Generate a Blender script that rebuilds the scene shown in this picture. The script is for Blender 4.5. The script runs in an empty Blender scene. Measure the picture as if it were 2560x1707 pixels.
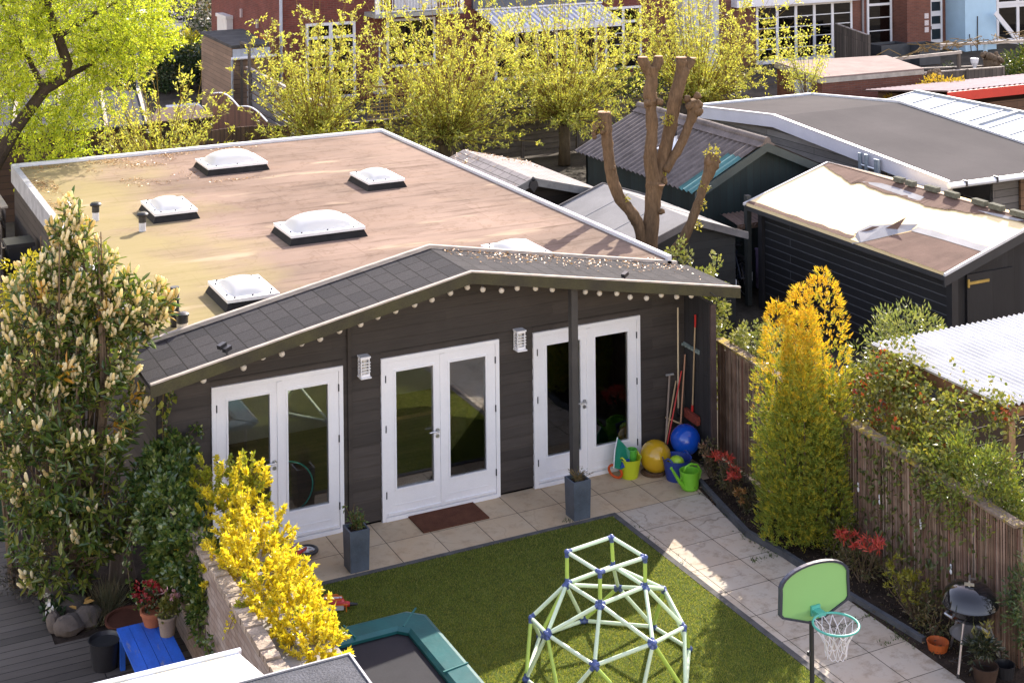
import bpy, math, random
import numpy as np
from mathutils import Vector, Matrix

# ------------------------------------------------------------------ camera, world, sun, exposure
scene = bpy.context.scene
COL = scene.collection
R = math.radians
cam_d = bpy.data.cameras.new("camera")
cam = bpy.data.objects.new("camera", cam_d)
COL.objects.link(cam)
scene.camera = cam
cam_d.sensor_width = 36.0
cam_d.lens = 52.08
cam_d.shift_y = -0.4715
cam_d.clip_end = 600
_r = Vector((0.896468, -0.442993, -0.010117))
_u = Vector((0.009291, -0.004036, 0.999949))
_f = Vector((0.443011, 0.896516, -0.000498))
cam.matrix_world = Matrix(((_r.x, _u.x, -_f.x, 0.0), (_r.y, _u.y, -_f.y, -18.059), (_r.z, _u.z, -_f.z, 8.608), (0, 0, 0, 1)))

SUN = Vector((1.17, 1.03, 1.0)).normalized()
world = bpy.data.worlds.new("World")
scene.world = world
world.use_nodes = True
wn = world.node_tree
bg = wn.nodes["Background"]
sky = wn.nodes.new("ShaderNodeTexSky")
sky.sky_type = 'NISHITA'
sky.sun_disc = False
sky.sun_elevation = math.asin(SUN.z)
sky.sun_rotation = math.atan2(SUN.x, SUN.y)
sky.air_density = 1.0
sky.dust_density = 0.5
_tint = wn.nodes.new("ShaderNodeMix"); _tint.data_type = 'RGBA'; _tint.blend_type = 'MULTIPLY'
_tint.inputs[0].default_value = 1.0; _tint.inputs[7].default_value = (1.37, .96, .79, 1.0)      # warm tint added over the blue sky to neutralise shaded whites
wn.links.new(sky.outputs[0], _tint.inputs[6]); wn.links.new(_tint.outputs[2], bg.inputs[0])
bg.inputs[1].default_value = 0.15
sun_d = bpy.data.lights.new("sun", 'SUN')
sun_d.energy = 2.6
sun_d.angle = R(0.5)
sun_d.color = (1.0, 0.93, 0.82)
sun = bpy.data.objects.new("sun", sun_d)
COL.objects.link(sun)
sun.location = (20, 20, 25)
sun.rotation_euler = (-SUN).to_track_quat('-Z', 'Y').to_euler()
scene.view_settings.view_transform = 'Standard'
scene.view_settings.look = 'None'
scene.view_settings.exposure = 2.12
scene.cycles.max_bounces = 8
scene.cycles.transparent_max_bounces = 12
scene.cycles.caustics_reflective = False
scene.cycles.caustics_refractive = False
scene.cycles.sample_clamp_indirect = 6.0

rng = np.random.default_rng(11)
random.seed(5)
def U(a, b): return float(rng.uniform(a, b))

# ------------------------------------------------------------------ mesh builder
class MB:
    def __init__(s): s.V = []; s.F = []; s.M = []; s.n = 0
    def add(s, v, f, mi=0):
        v = np.asarray(v, float).reshape(-1, 3)
        if isinstance(f, np.ndarray):
            s.F.append(f + s.n); s.M.append(np.full(len(f), mi))
        else:
            by = {}
            for q in f: by.setdefault(len(q), []).append(q)
            for k, qs in by.items():
                s.F.append(np.array(qs, int) + s.n); s.M.append(np.full(len(qs), mi))
        s.V.append(v); s.n += len(v)
        return s
    def box(s, x0, x1, y0, y1, z0, z1, mi=0):
        v = [(x0,y0,z0),(x1,y0,z0),(x1,y1,z0),(x0,y1,z0),(x0,y0,z1),(x1,y0,z1),(x1,y1,z1),(x0,y1,z1)]
        return s.add(v, [(0,3,2,1),(4,5,6,7),(0,1,5,4),(1,2,6,5),(2,3,7,6),(3,0,4,7)], mi)
    def bar(s, p, q, w, h, up=(0,0,1), mi=0):
        p = Vector(p); q = Vector(q); d = (q-p).normalized(); up = Vector(up)
        a = d.cross(up)
        if a.length < 1e-4: a = d.cross(Vector((0,1,0)))
        a.normalize(); b = a.cross(d)
        a = a*w/2; b = b*h/2
        v = [p-a-b, p+a-b, p+a+b, p-a+b, q-a-b, q+a-b, q+a+b, q-a+b]
        return s.add([tuple(t) for t in v], [(0,1,2,3),(7,6,5,4),(0,4,5,1),(1,5,6,2),(2,6,7,3),(3,7,4,0)], mi)
    def prism(s, poly, d, mi=0):                      # 3-D polygon pushed along d
        poly = [Vector(t) for t in poly]; d = Vector(d); n = len(poly)
        nn = Vector((0,0,0))
        for i in range(n): nn += poly[i].cross(poly[(i+1) % n])
        if nn.dot(d) > 0: poly = poly[::-1]
        v = [tuple(t) for t in poly] + [tuple(t+d) for t in poly]
        f = [tuple(range(n)), tuple(range(2*n-1, n-1, -1))]
        f += [((i+1) % n, i, n+i, n+(i+1) % n) for i in range(n)]
        return s.add(v, f, mi)
    def quad(s, a, b, c, d, mi=0): return s.add([a, b, c, d], [(0,1,2,3)], mi)
    def tube(s, pts, rad, n=8, cap=True, mi=0):
        P = np.array([tuple(p) for p in pts], float); m = len(P)
        if np.isscalar(rad): rad = [rad]*m
        T = np.gradient(P, axis=0); T /= np.linalg.norm(T, axis=1)[:, None] + 1e-12
        ref = np.array([0,0,1.0]) if abs(T[0][2]) < .9 else np.array([1.0,0,0])
        a = np.cross(T[0], ref); a /= np.linalg.norm(a)
        ang = np.arange(n)*2*np.pi/n; V = []
        for i in range(m):
            a = a - T[i]*a.dot(T[i]); a /= np.linalg.norm(a) + 1e-12
            b = np.cross(T[i], a)
            V.append(P[i] + rad[i]*(np.cos(ang)[:, None]*a + np.sin(ang)[:, None]*b))
        V = np.concatenate(V); F = []
        for i in range(m-1):
            for k in range(n):
                k2 = (k+1) % n
                F.append((i*n+k, i*n+k2, (i+1)*n+k2, (i+1)*n+k))
        if cap: F += [tuple(range(n-1, -1, -1)), tuple((m-1)*n+k for k in range(n))]
        return s.add(V, F, mi)
    def rough(s, pts, rad, n=14, k=5, amp=.12, mi=0):   # gnarled limb: smooth path, jittered rings
        P = np.array(pts, float); Rr = np.array(rad, float); Q = []; q = []
        for i in range(len(P)-1):
            p0, p1, p2, p3 = P[max(0,i-1)], P[i], P[i+1], P[min(len(P)-1,i+2)]
            for t in np.linspace(0,1,k,endpoint=False):
                Q.append(.5*((2*p1)+(-p0+p2)*t+(2*p0-5*p1+4*p2-p3)*t*t+(-p0+3*p1-3*p2+p3)*t**3)); q.append(Rr[i]+(Rr[i+1]-Rr[i])*t)
        Q.append(P[-1]); q.append(Rr[-1]); i0 = len(s.V)
        s.tube(Q, q, n, mi=mi); V = s.V[i0]; m_ = len(Q); C = np.repeat(np.array(Q), n, 0)
        ridge = np.tile(1+amp*.55*np.sin(np.arange(n)*2.1+.7), m_)
        s.V[i0] = C+(V-C)*(ridge*(1+rng.normal(size=m_*n)*amp*.5)*np.repeat(1+rng.normal(size=m_)*amp*.35, n))[:, None]
        return s
    def lathe(s, prof, c, n=24, mi=0, cap=True):     # prof: (r, z) list, axis z at c
        V = []; F = []; m = len(prof)
        for r, z in prof:
            for k in range(n):
                t = 2*math.pi*k/n; V.append((c[0]+r*math.cos(t), c[1]+r*math.sin(t), c[2]+z))
        for i in range(m-1):
            for k in range(n):
                k2 = (k+1) % n; F.append((i*n+k, i*n+k2, (i+1)*n+k2, (i+1)*n+k))
        if cap: F += [tuple(range(n-1, -1, -1)), tuple((m-1)*n+k for k in range(n))]
        return s.add(V, F, mi)
    def ball(s, c, r, n=16, m=10, jit=0.0, mi=0):
        if np.isscalar(r): r = (r, r, r)
        V = []; F = []
        for i in range(m+1):
            ph = math.pi*i/m
            for k in range(n):
                t = 2*math.pi*k/n; j = 1+(U(-jit, jit) if 0 < i < m else 0)
                V.append((c[0]+r[0]*j*math.sin(ph)*math.cos(t), c[1]+r[1]*j*math.sin(ph)*math.sin(t), c[2]-r[2]*j*math.cos(ph)))
        for i in range(m):
            for k in range(n):
                k2 = (k+1) % n; F.append((i*n+k, i*n+k2, (i+1)*n+k2, (i+1)*n+k))
        return s.add(V, F, mi)
    def torus(s, c, R0, r0, ax=(0,0,1), n=32, m=8, a0=0.0, a1=2*math.pi, mi=0):
        ax = Vector(ax).normalized()
        e = ax.orthogonal().normalized() if abs(ax.z) < .99 else Vector((1,0,0)); g = ax.cross(e)
        full = abs(a1-a0-2*math.pi) < 1e-6
        k = n if full else n+1
        pts = [Vector(c)+R0*(math.cos(a0+(a1-a0)*i/n)*e+math.sin(a0+(a1-a0)*i/n)*g) for i in range(n+1)]
        return s.tube(pts, r0, m, cap=not full, mi=mi)
    def corr(s, o, u, v, lu, lv, period=.15, amp=.025, per=6, th=0.006, mi=0):
        # corrugated sheet: origin o, waves across unit u (length lu), ribs along v (length lv)
        o = np.array(o, float); u = np.array(u, float); v = np.array(v, float)
        u /= np.linalg.norm(u); v /= np.linalg.norm(v); n = np.cross(u, v)
        if n[2] < 0: n = -n
        k = max(2, int(lu/period*per)); t = np.linspace(0, lu, k+1)
        h = amp*np.cos(t/period*2*np.pi); A = o+t[:, None]*u+h[:, None]*n
        V = np.concatenate([A, A+v*lv, A-n*th, A+v*lv-n*th]); m = k+1
        i = np.arange(k)
        F = np.concatenate([np.c_[i, i+1, i+1+m, i+m], np.c_[2*m+i+1, 2*m+i, 3*m+i, 3*m+i+1],
                            np.c_[i+1, i, 2*m+i, 2*m+i+1], np.c_[m+i, m+i+1, 3*m+i+1, 3*m+i]])
        return s.add(V, F, mi)
    def bbox(s):
        V = np.concatenate(s.V); return V.min(0), V.max(0)

ROOT = {}
def build(name, mb, mats, org=(0,0,0), smooth=False):
    me = bpy.data.meshes.new(name)
    V = np.concatenate(mb.V) - np.array(org, float)
    loops = np.concatenate([f.reshape(-1) for f in mb.F]).astype(np.int32)
    sizes = np.concatenate([np.full(len(f), f.shape[1]) for f in mb.F]).astype(np.int32)
    starts = np.concatenate([[0], np.cumsum(sizes)[:-1]]).astype(np.int32)
    me.vertices.add(len(V)); me.vertices.foreach_set("co", V.reshape(-1).astype(np.float32))
    me.loops.add(len(loops)); me.loops.foreach_set("vertex_index", loops)
    me.polygons.add(len(sizes)); me.polygons.foreach_set("loop_start", starts); me.polygons.foreach_set("loop_total", sizes)
    mi = np.concatenate(mb.M).astype(np.int32)
    if not isinstance(mats, (list, tuple)): mats = [mats]
    for m in mats: me.materials.append(m)
    if len(mats) > 1: me.polygons.foreach_set("material_index", mi)
    me.polygons.foreach_set("use_smooth", np.full(len(sizes), bool(smooth)))
    me.update(calc_edges=True); me.validate()
    if smooth and smooth is not True: me.set_sharp_from_angle(angle=smooth)
    o = bpy.data.objects.new(name, me); COL.objects.link(o)
    return o
AUTO = R(35)
def tag(o, label, cat, group=None, kind=None):
    if label: o['label'] = label
    if cat: o['category'] = cat
    if group: o['group'] = group
    if kind: o['kind'] = kind
    return o
def thing(name, label, cat, loc=(0,0,0), group=None, rz=0.0):
    o = bpy.data.objects.new(name, None); COL.objects.link(o)
    o.empty_display_size = .1; o.location = loc; o.rotation_euler = (0, 0, rz)
    ROOT[o.name] = tuple(loc) if rz == 0 else (0, 0, 0)
    return tag(o, label, cat, group)
def part(name, mb, mats, parent, smooth=False, label=None, split=0):
    if split:                                         # every `split` pieces added become a part of their own
        for i in range(0, len(mb.V), split):
            q = MB()
            off = sum(len(v) for v in mb.V[:i])
            # faces are stored per add(); gather those that use these vertices
            hi = off+sum(len(v) for v in mb.V[i:i+split])
            q.V = mb.V[i:i+split]; q.n = hi-off
            for f, m_ in zip(mb.F, mb.M):
                if off <= f.min() and f.max() < hi: q.F.append(f-off); q.M.append(m_)
            o = part(name, q, mats, parent, smooth, label)
        return o
    org = ROOT[parent.name]
    o = build(name, mb, mats, org, smooth); o.parent = parent
    ROOT[o.name] = org
    if label: o['label'] = label
    return o
def solo(name, label, cat, mb, mats, group=None, smooth=False, kind=None):
    a, b = mb.bbox(); org = ((a[0]+b[0])/2, (a[1]+b[1])/2, a[2])
    o = build(name, mb, mats, org, smooth); o.location = org; ROOT[o.name] = org
    return tag(o, label, cat, group, kind)
def struct(name, mb, mats, smooth=False, kind='structure'):
    o = build(name, mb, mats, (0,0,0), smooth); o['kind'] = kind
    return o
def dup(root, loc, label=None, rz=None, scale=None):
    r = root.copy(); COL.objects.link(r); r.location = loc
    if rz is not None: r.rotation_euler = (0, 0, rz)
    if scale: r.scale = (scale,)*3
    if label: r['label'] = label
    for ch in list(root.children):
        c = ch.copy(); COL.objects.link(c); c.parent = r
        for g in list(ch.children):
            d = g.copy(); COL.objects.link(d); d.parent = c
    return r

# ------------------------------------------------------------------ materials
def newmat(name):
    m = bpy.data.materials.new(name); m.use_nodes = True
    nt = m.node_tree; b = nt.nodes["Principled BSDF"]
    return m, nt, b
def c4(c): return (c[0], c[1], c[2], 1.0)
def mul(c, k): return tuple(max(0, min(1, x*k)) for x in c)
def coords(nt, stretch=(1,1,1)):
    tc = nt.nodes.new("ShaderNodeTexCoord"); mp = nt.nodes.new("ShaderNodeMapping")
    mp.inputs['Scale'].default_value = stretch
    nt.links.new(tc.outputs['Object'], mp.inputs['Vector'])
    return mp.outputs[0]
def noise(nt, vec, scale, detail=4, rough=.6):
    n = nt.nodes.new("ShaderNodeTexNoise"); n.inputs['Scale'].default_value = scale
    n.inputs['Detail'].default_value = detail; n.inputs['Roughness'].default_value = rough
    nt.links.new(vec, n.inputs['Vector']); return n.outputs['Fac']
def ramp(nt, fac, stops, interp='LINEAR'):
    r = nt.nodes.new("ShaderNodeValToRGB"); e = r.color_ramp; e.interpolation = interp
    while len(e.elements) < len(stops): e.elements.new(.5)
    for k, (p, c) in enumerate(stops): e.elements[k].position = p; e.elements[k].color = c4(c)
    nt.links.new(fac, r.inputs[0]); return r.outputs[0]
def mixc(nt, fac, a, b, mode='MIX'):
    m = nt.nodes.new("ShaderNodeMix"); m.data_type = 'RGBA'; m.blend_type = mode
    for k, v in ((0, fac), (6, a), (7, b)):
        if hasattr(v, 'links'): nt.links.new(v, m.inputs[k])
        elif k == 0: m.inputs[k].default_value = v
        else: m.inputs[k].default_value = c4(v)
    return m.outputs[2]
def bumpn(nt, b, h, strength=.3, dist=.02):
    n = nt.nodes.new("ShaderNodeBump"); n.inputs['Strength'].default_value = strength; n.inputs['Distance'].default_value = dist
    nt.links.new(h, n.inputs['Height']); nt.links.new(n.outputs[0], b.inputs['Normal']); return n
def mat(name, col, rough=.7, var=.25, scale=3.0, col2=None, bump=0.0, bscale=40, metal=0.0, spec=.5, stretch=(1,1,1), fine=.15, fscale=60, coat=0.0):
    if rough >= .7: spec = min(spec, .12)
    m, nt, b = newmat(name); v = coords(nt, stretch)
    n1 = noise(nt, v, scale, 5)
    lo, hi = (mul(col, 1-var), mul(col, 1+var)) if col2 is None else (col, col2)
    c = ramp(nt, n1, [(.3, lo), (.7, hi)])
    n2 = noise(nt, v, fscale, 3)
    c = mixc(nt, 1.0, c, ramp(nt, n2, [(.3, (1-fine,)*3), (.7, (1.0,)*3)]), 'MULTIPLY')
    nt.links.new(c, b.inputs['Base Color'])
    b.inputs['Roughness'].default_value = rough; b.inputs['Metallic'].default_value = metal
    b.inputs['Specular IOR Level'].default_value = spec; b.inputs['Coat Weight'].default_value = coat
    if bump: bumpn(nt, b, noise(nt, v, bscale, 4), bump)
    return m
def boards(name, col, w=.14, length=2.4, axis='z', rough=.75, var=.25, gap=(.02,.02,.02), mortar=.006, grain=.25, spec=.3, offset=.5, bump=.5, tint=None):
    # rows of boards; rows stack along axis ('z' walls, 'y' or 'x' floors, 'v' upright boards)
    m, nt, b = newmat(name)
    tc = nt.nodes.new("ShaderNodeTexCoord"); sp = nt.nodes.new("ShaderNodeSeparateXYZ"); cb = nt.nodes.new("ShaderNodeCombineXYZ")
    nt.links.new(tc.outputs['Object'], sp.inputs[0])
    ad = nt.nodes.new("ShaderNodeMath"); ad.operation = 'ADD'
    nt.links.new(sp.outputs[0], ad.inputs[0]); nt.links.new(sp.outputs[1], ad.inputs[1])
    pick = {'z': (ad.outputs[0], sp.outputs[2]), 'v': (sp.outputs[2], ad.outputs[0]), 'y': (sp.outputs[0], sp.outputs[1]), 'x': (sp.outputs[1], sp.outputs[0])}[axis]
    nt.links.new(pick[0], cb.inputs[0]); nt.links.new(pick[1], cb.inputs[1])
    br = nt.nodes.new("ShaderNodeTexBrick"); nt.links.new(cb.outputs[0], br.inputs['Vector'])
    br.offset = offset; br.squash = 1.0
    br.inputs['Scale'].default_value = 1.0; br.inputs['Brick Width'].default_value = length; br.inputs['Row Height'].default_value = w
    br.inputs['Mortar Size'].default_value = mortar; br.inputs['Mortar Smooth'].default_value = .3; br.inputs['Bias'].default_value = 0.0
    br.inputs['Color1'].default_value = c4(mul(col, 1-var)); br.inputs['Color2'].default_value = c4(mul(col, 1+var) if tint is None else tint)
    br.inputs['Mortar'].default_value = c4(gap)
    mp = nt.nodes.new("ShaderNodeMapping"); mp.inputs['Scale'].default_value = (1.5, 22, 1); nt.links.new(cb.outputs[0], mp.inputs[0])
    g = noise(nt, mp.outputs[0], 2.0, 6, .7)
    c = mixc(nt, 1.0, br.outputs[0], ramp(nt, g, [(.3, (1-grain,)*3), (.7, (1+0*grain,)*3)]), 'MULTIPLY')
    big = noise(nt, cb.outputs[0], .9, 3)
    c = mixc(nt, 1.0, c, ramp(nt, big, [(.3, (.75,)*3), (.7, (1.0,)*3)]), 'MULTIPLY')
    nt.links.new(c, b.inputs['Base Color']); b.inputs['Roughness'].default_value = rough; b.inputs['Specular IOR Level'].default_value = spec
    inv = nt.nodes.new("ShaderNodeMath"); inv.operation = 'SUBTRACT'; inv.inputs[0].default_value = 1.0; nt.links.new(br.outputs['Fac'], inv.inputs[1])
    mx = nt.nodes.new("ShaderNodeMath"); mx.operation = 'MULTIPLY_ADD'; nt.links.new(g, mx.inputs[0]); mx.inputs[1].default_value = .25; nt.links.new(inv.outputs[0], mx.inputs[2])
    if bump: bumpn(nt, b, mx.outputs[0], bump, .008)
    return m
def bricks(name, col, col2, gap=(.3,.27,.24), w=.22, h=.065, stain=(.6,.6,.6), rough=.85, mortar=.006):
    m, nt, b = newmat(name)
    tc = nt.nodes.new("ShaderNodeTexCoord"); sp = nt.nodes.new("ShaderNodeSeparateXYZ"); cb = nt.nodes.new("ShaderNodeCombineXYZ")
    nt.links.new(tc.outputs['Object'], sp.inputs[0]); ad = nt.nodes.new("ShaderNodeMath")
    nt.links.new(sp.outputs[0], ad.inputs[0]); nt.links.new(sp.outputs[1], ad.inputs[1])
    nt.links.new(ad.outputs[0], cb.inputs[0]); nt.links.new(sp.outputs[2], cb.inputs[1])
    br = nt.nodes.new("ShaderNodeTexBrick"); nt.links.new(cb.outputs[0], br.inputs['Vector'])
    br.inputs['Scale'].default_value = 1; br.inputs['Brick Width'].default_value = w; br.inputs['Row Height'].default_value = h
    br.inputs['Mortar Size'].default_value = mortar; br.inputs['Mortar Smooth'].default_value = .2
    br.inputs['Color1'].default_value = c4(col); br.inputs['Color2'].default_value = c4(col2); br.inputs['Mortar'].default_value = c4(gap)
    n = noise(nt, cb.outputs[0], 1.3, 6, .7)
    c = mixc(nt, 1.0, br.outputs[0], ramp(nt, n, [(.3, stain), (.65, (1,1,1))]), 'MULTIPLY')
    nt.links.new(c, b.inputs['Base Color']); b.inputs['Roughness'].default_value = rough; b.inputs['Specular IOR Level'].default_value = .12
    inv = nt.nodes.new("ShaderNodeMath"); inv.operation = 'SUBTRACT'; inv.inputs[0].default_value = 1.0; nt.links.new(br.outputs['Fac'], inv.inputs[1])
    bumpn(nt, b, inv.outputs[0], .5, .008)
    return m
def leaf(name, cols, trans=.4, rough=.4, spec=.5):
    m, nt, b = newmat(name)
    g = nt.nodes.new("ShaderNodeNewGeometry")
    k = len(cols)
    c = ramp(nt, g.outputs['Random Per Island'], [(i/max(1, k-1), q) for i, q in enumerate(cols)])
    nt.links.new(c, b.inputs['Base Color']); b.inputs['Roughness'].default_value = rough; b.inputs['Specular IOR Level'].default_value = spec
    t = nt.nodes.new("ShaderNodeBsdfTranslucent"); mx = nt.nodes.new("ShaderNodeMixShader")
    tcol = mixc(nt, 1.0, c, (1.0, 1.0, .55), 'MULTIPLY')
    nt.links.new(tcol, t.inputs[0]); mx.inputs[0].default_value = trans
    out = nt.nodes["Material Output"]
    nt.links.new(b.outputs[0], mx.inputs[1]); nt.links.new(t.outputs[0], mx.inputs[2]); nt.links.new(mx.outputs[0], out.inputs[0])
    return m
def glass(name, tint=(.75,.8,.78), refl=.9):
    m, nt, b = newmat(name); out = nt.nodes["Material Output"]
    tr = nt.nodes.new("ShaderNodeBsdfTransparent"); tr.inputs[0].default_value = c4(tint)
    gl = nt.nodes.new("ShaderNodeBsdfGlossy"); gl.inputs['Roughness'].default_value = .01; gl.inputs[0].default_value = c4((refl,)*3)
    fr = nt.nodes.new("ShaderNodeFresnel"); fr.inputs[0].default_value = 1.9
    mx = nt.nodes.new("ShaderNodeMixShader")
    nt.links.new(fr.outputs[0], mx.inputs[0]); nt.links.new(tr.outputs[0], mx.inputs[1]); nt.links.new(gl.outputs[0], mx.inputs[2])
    nt.links.new(mx.outputs[0], out.inputs[0]); return m

# ------------------------------------------------------------------ foliage helpers
def nrm(a): return a/(np.linalg.norm(a, axis=-1, keepdims=True)+1e-9)
def leaves(mb, P, D, L, W, fold=.15, mi=0, up=None, six=False):
    P = np.asarray(P, float); n = len(P); D = nrm(np.asarray(D, float))
    L = np.broadcast_to(np.asarray(L, float), (n,))[:, None]; W = np.broadcast_to(np.asarray(W, float), (n,))[:, None]
    ref = rng.normal(size=(n, 3)) if up is None else np.broadcast_to(np.asarray(up, float), (n, 3))+rng.normal(size=(n, 3))*.45
    S = nrm(np.cross(D, ref)); N = np.cross(S, D)
    if not six:
        V = np.stack([P, P+D*L*.42+S*W*.5+N*W*fold, P+D*L, P+D*L*.42-S*W*.5+N*W*fold], 1).reshape(-1, 3)
        F = np.arange(n)[:, None]*4+np.arange(4)[None]
        mb.add(V, F, mi)
    else:
        bend = -N*L*.10
        V = np.stack([P, P+D*L*.3+S*W*.5+N*W*fold, P+D*L*.72+S*W*.38+N*W*fold+bend*.4, P+D*L+bend, P+D*L*.72-S*W*.38+N*W*fold+bend*.4, P+D*L*.3-S*W*.5+N*W*fold], 1).reshape(-1, 3)
        k = np.arange(n)[:, None]*6
        mb.add(V, np.concatenate([k+np.array([[0,1,2,3]]), k+np.array([[0,3,4,5]])]), mi)
def sph(n):
    return nrm(rng.normal(size=(n, 3)))
def cloud(c, r, n, shell=.55):                       # points in an ellipsoid, denser towards the surface
    d = sph(n); k = rng.uniform(shell, 1, n)[:, None]
    return np.array(c)+d*k*np.array(r), d
def clumps(c, r, nc, cr, per, shell=.6, up=.3, jitter=.55):
    # leaf clumps scattered through an ellipsoid; returns leaf points and outward directions
    C, d = cloud(c, r, nc, shell)
    P = np.repeat(C, per, 0); q = sph(nc*per)*np.cbrt(rng.uniform(0, 1, nc*per))[:, None]*cr
    P = P+q
    D = np.repeat(d, per, 0)*.6+nrm(q)*.6+rng.normal(size=P.shape)*jitter+np.array([0, 0, up])
    return P, D
# ------------------------------------------------------------------ shared materials
M_white = mat("white_paint", (.80,.79,.80), .45, .04, 2, fine=.05, bump=.03, bscale=30)
M_alu = mat("aluminium_trim", (.72,.74,.78), .35, .08, 3, metal=.3, fine=.06)
M_black = mat("black_plastic", (.018,.018,.02), .4, .2, 8)
M_dark = mat("dark_metal", (.05,.05,.055), .45, .2, 8, metal=.4)
M_steel = mat("brushed_steel", (.55,.55,.56), .3, .1, 6, metal=.9)
M_bark = mat("tree_bark", (.16,.115,.075), .9, .35, 9, bump=.8, bscale=26, stretch=(1,1,.35), fine=.35, fscale=30)
M_twig = mat("twig_bark", (.22,.15,.06), .8, .3, 6)
M_soil = mat("dark_soil", (.045,.032,.024), .95, .4, 6, bump=.8, bscale=30, fine=.4, fscale=45)
M_terra = mat("terracotta", (.36,.13,.065), .8, .2, 6, bump=.1)
M_oldwood = boards("weathered_boards", (.20,.165,.13), .14, 2.2, 'z', var=.3)
M_fence = boards("weathered_fence_boards", (.17,.14,.115), .13, 2.4, 'v', var=.3)
M_wood = mat("timber", (.30,.19,.10), .75, .3, 5, stretch=(3,3,.5), bump=.15)

# ------------------------------------------------------------------ the ground
g = MB()
g.quad((-150,-60,-.03),(200,-60,-.03),(200,260,-.03),(-150,260,-.03))
struct('ground', g, mat("garden_soil_and_gravel", (.085,.072,.055), .95, .4, .8, bump=.5, bscale=18, fine=.4, fscale=14))

def slab_mat(name, w, h, col, seam=(.05,.045,.03), cr=1.0, st_=.8):
    m, nt, b = newmat(name); v = coords(nt)
    br = nt.nodes.new("ShaderNodeTexBrick"); nt.links.new(v, br.inputs['Vector']); br.offset = 0.0
    br.inputs['Scale'].default_value = 1; br.inputs['Brick Width'].default_value = w; br.inputs['Row Height'].default_value = h
    br.inputs['Mortar Size'].default_value = .005; br.inputs['Mortar Smooth'].default_value = .2
    br.inputs['Color1'].default_value = c4(mul(col, .92)); br.inputs['Color2'].default_value = c4(mul(col, 1.06)); br.inputs['Mortar'].default_value = c4(seam)
    warm = ramp(nt, noise(nt, v, 1.6, 4), [(.35, (1.0,.93,.86)), (.65, (1,1,1))])
    c = mixc(nt, 1.0, br.outputs[0], warm, 'MULTIPLY')
    st = ramp(nt, noise(nt, v, 5.0, 8, .75), [(.36, (.62,.58,.52)), (.5, (1,1,1))])
    c = mixc(nt, st_, c, st, 'MULTIPLY')
    vo = nt.nodes.new("ShaderNodeTexVoronoi"); vo.feature = 'DISTANCE_TO_EDGE'; vo.inputs['Scale'].default_value = .9
    wob = nt.nodes.new("ShaderNodeVectorMath"); wob.operation = 'MULTIPLY_ADD'
    nz = nt.nodes.new("ShaderNodeTexNoise"); nz.inputs['Scale'].default_value = 3; nt.links.new(v, nz.inputs['Vector'])
    nt.links.new(nz.outputs['Color'], wob.inputs[0]); wob.inputs[1].default_value = (.35,.35,.35); nt.links.new(v, wob.inputs[2])
    nt.links.new(wob.outputs[0], vo.inputs['Vector'])
    crack = ramp(nt, vo.outputs['Distance'], [(.0, (.35,.32,.28)), (.012, (1,1,1))])
    mask = ramp(nt, noise(nt, v, .8, 2), [(.48, (0,0,0)), (.6, (cr*.8,)*3)])
    c = mixc(nt, mask, c, mixc(nt, 1.0, c, crack, 'MULTIPLY'))
    nt.links.new(c, b.inputs['Base Color']); b.inputs['Roughness'].default_value = .8; b.inputs['Specular IOR Level'].default_value = .15
    inv = nt.nodes.new("ShaderNodeMath"); inv.operation = 'SUBTRACT'; inv.inputs[0].default_value = 1; nt.links.new(br.outputs['Fac'], inv.inputs[1])
    bumpn(nt, b, inv.outputs[0], .5, .006)
    return m
M_slab = slab_mat("sandstone_slabs", .615, .60, (.46,.40,.325)); M_pat = slab_mat("warm_sandstone_slabs", .615, .60, (.52,.41,.28), cr=.25, st_=.45)
g = MB(); g.box(4.1,11.62,-1.2,-.0,-.05,.0); struct('patio', g, M_pat)
g = MB(); g.box(9.74,11.0,-9,-1.2,-.05,.0); g.box(11.0,11.62,-1.2,-.0,-.052,-.002)
g = MB(); g.prism([(9.74,-9,-.05),(11.08,-9,-.05),(11.08,-5.6,-.05),(10.95,-3.2,-.05),(10.87,-2.5,-.05),(11.1,-1.2,-.05),(9.74,-1.2,-.05)], (0,0,.05))
struct('garden_path', g, M_slab)
M_kerb = mat("kerb_stone", (.10,.095,.09), .85, .3, 5, bump=.2)
g = MB(); g.box(4.1,9.74,-1.275,-1.2,-.05,.012); g.box(9.66,9.74,-9,-1.275,-.05,.012); struct('lawn_kerb', g, M_kerb)
M_turf = mat("turf_backing", (.10,.13,.022), .9, .35, 5, bump=.6, bscale=220, fine=.45, fscale=260)
g = MB(); g.box(4.1,9.66,-9,-1.275,-.05,.006); struct('lawn', g, M_turf)
# short artificial blades over the visible lawn
n = 210000
P = np.c_[rng.uniform(4.2,9.655,n), rng.uniform(-6.6,-1.28,n), np.full(n,.005)]
D = rng.normal(size=(n,3))*.45+np.array([.12,.05,1.0])
D = nrm(D); S = nrm(np.cross(D, rng.normal(size=(n,3)))); h = rng.uniform(.014,.03,n)[:,None]
V = np.stack([P-S*.0032, P+S*.0032, P+D*h], 1).reshape(-1,3)
g = MB(); g.add(V, np.arange(3*n).reshape(n,3))
struct('grass', g, leaf("turf_blades", [(.11,.17,.02),(.22,.26,.035),(.40,.37,.09),(.15,.21,.03),(.50,.44,.15)], .55, .5), kind='stuff')
g = MB(); g.prism([(10.95,-6.6,-.05),(11.8,-6.6,-.05),(11.8,-.9,-.05),(11.15,-.9,-.05),(10.92,-2.5,-.05),(11.0,-3.3,-.05)], (0,0,.07)); struct('planting_bed', g, M_soil)
g = MB()
ed = [(11.22,-.95),(11.06,-1.7),(10.89,-2.55),(10.97,-3.2),(11.0,-4.3),(11.09,-5.55)]
for a, b_ in zip(ed[:-1], ed[1:]): g.bar((a[0],a[1],.03),(b_[0],b_[1],.03), .06,.10)
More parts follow.
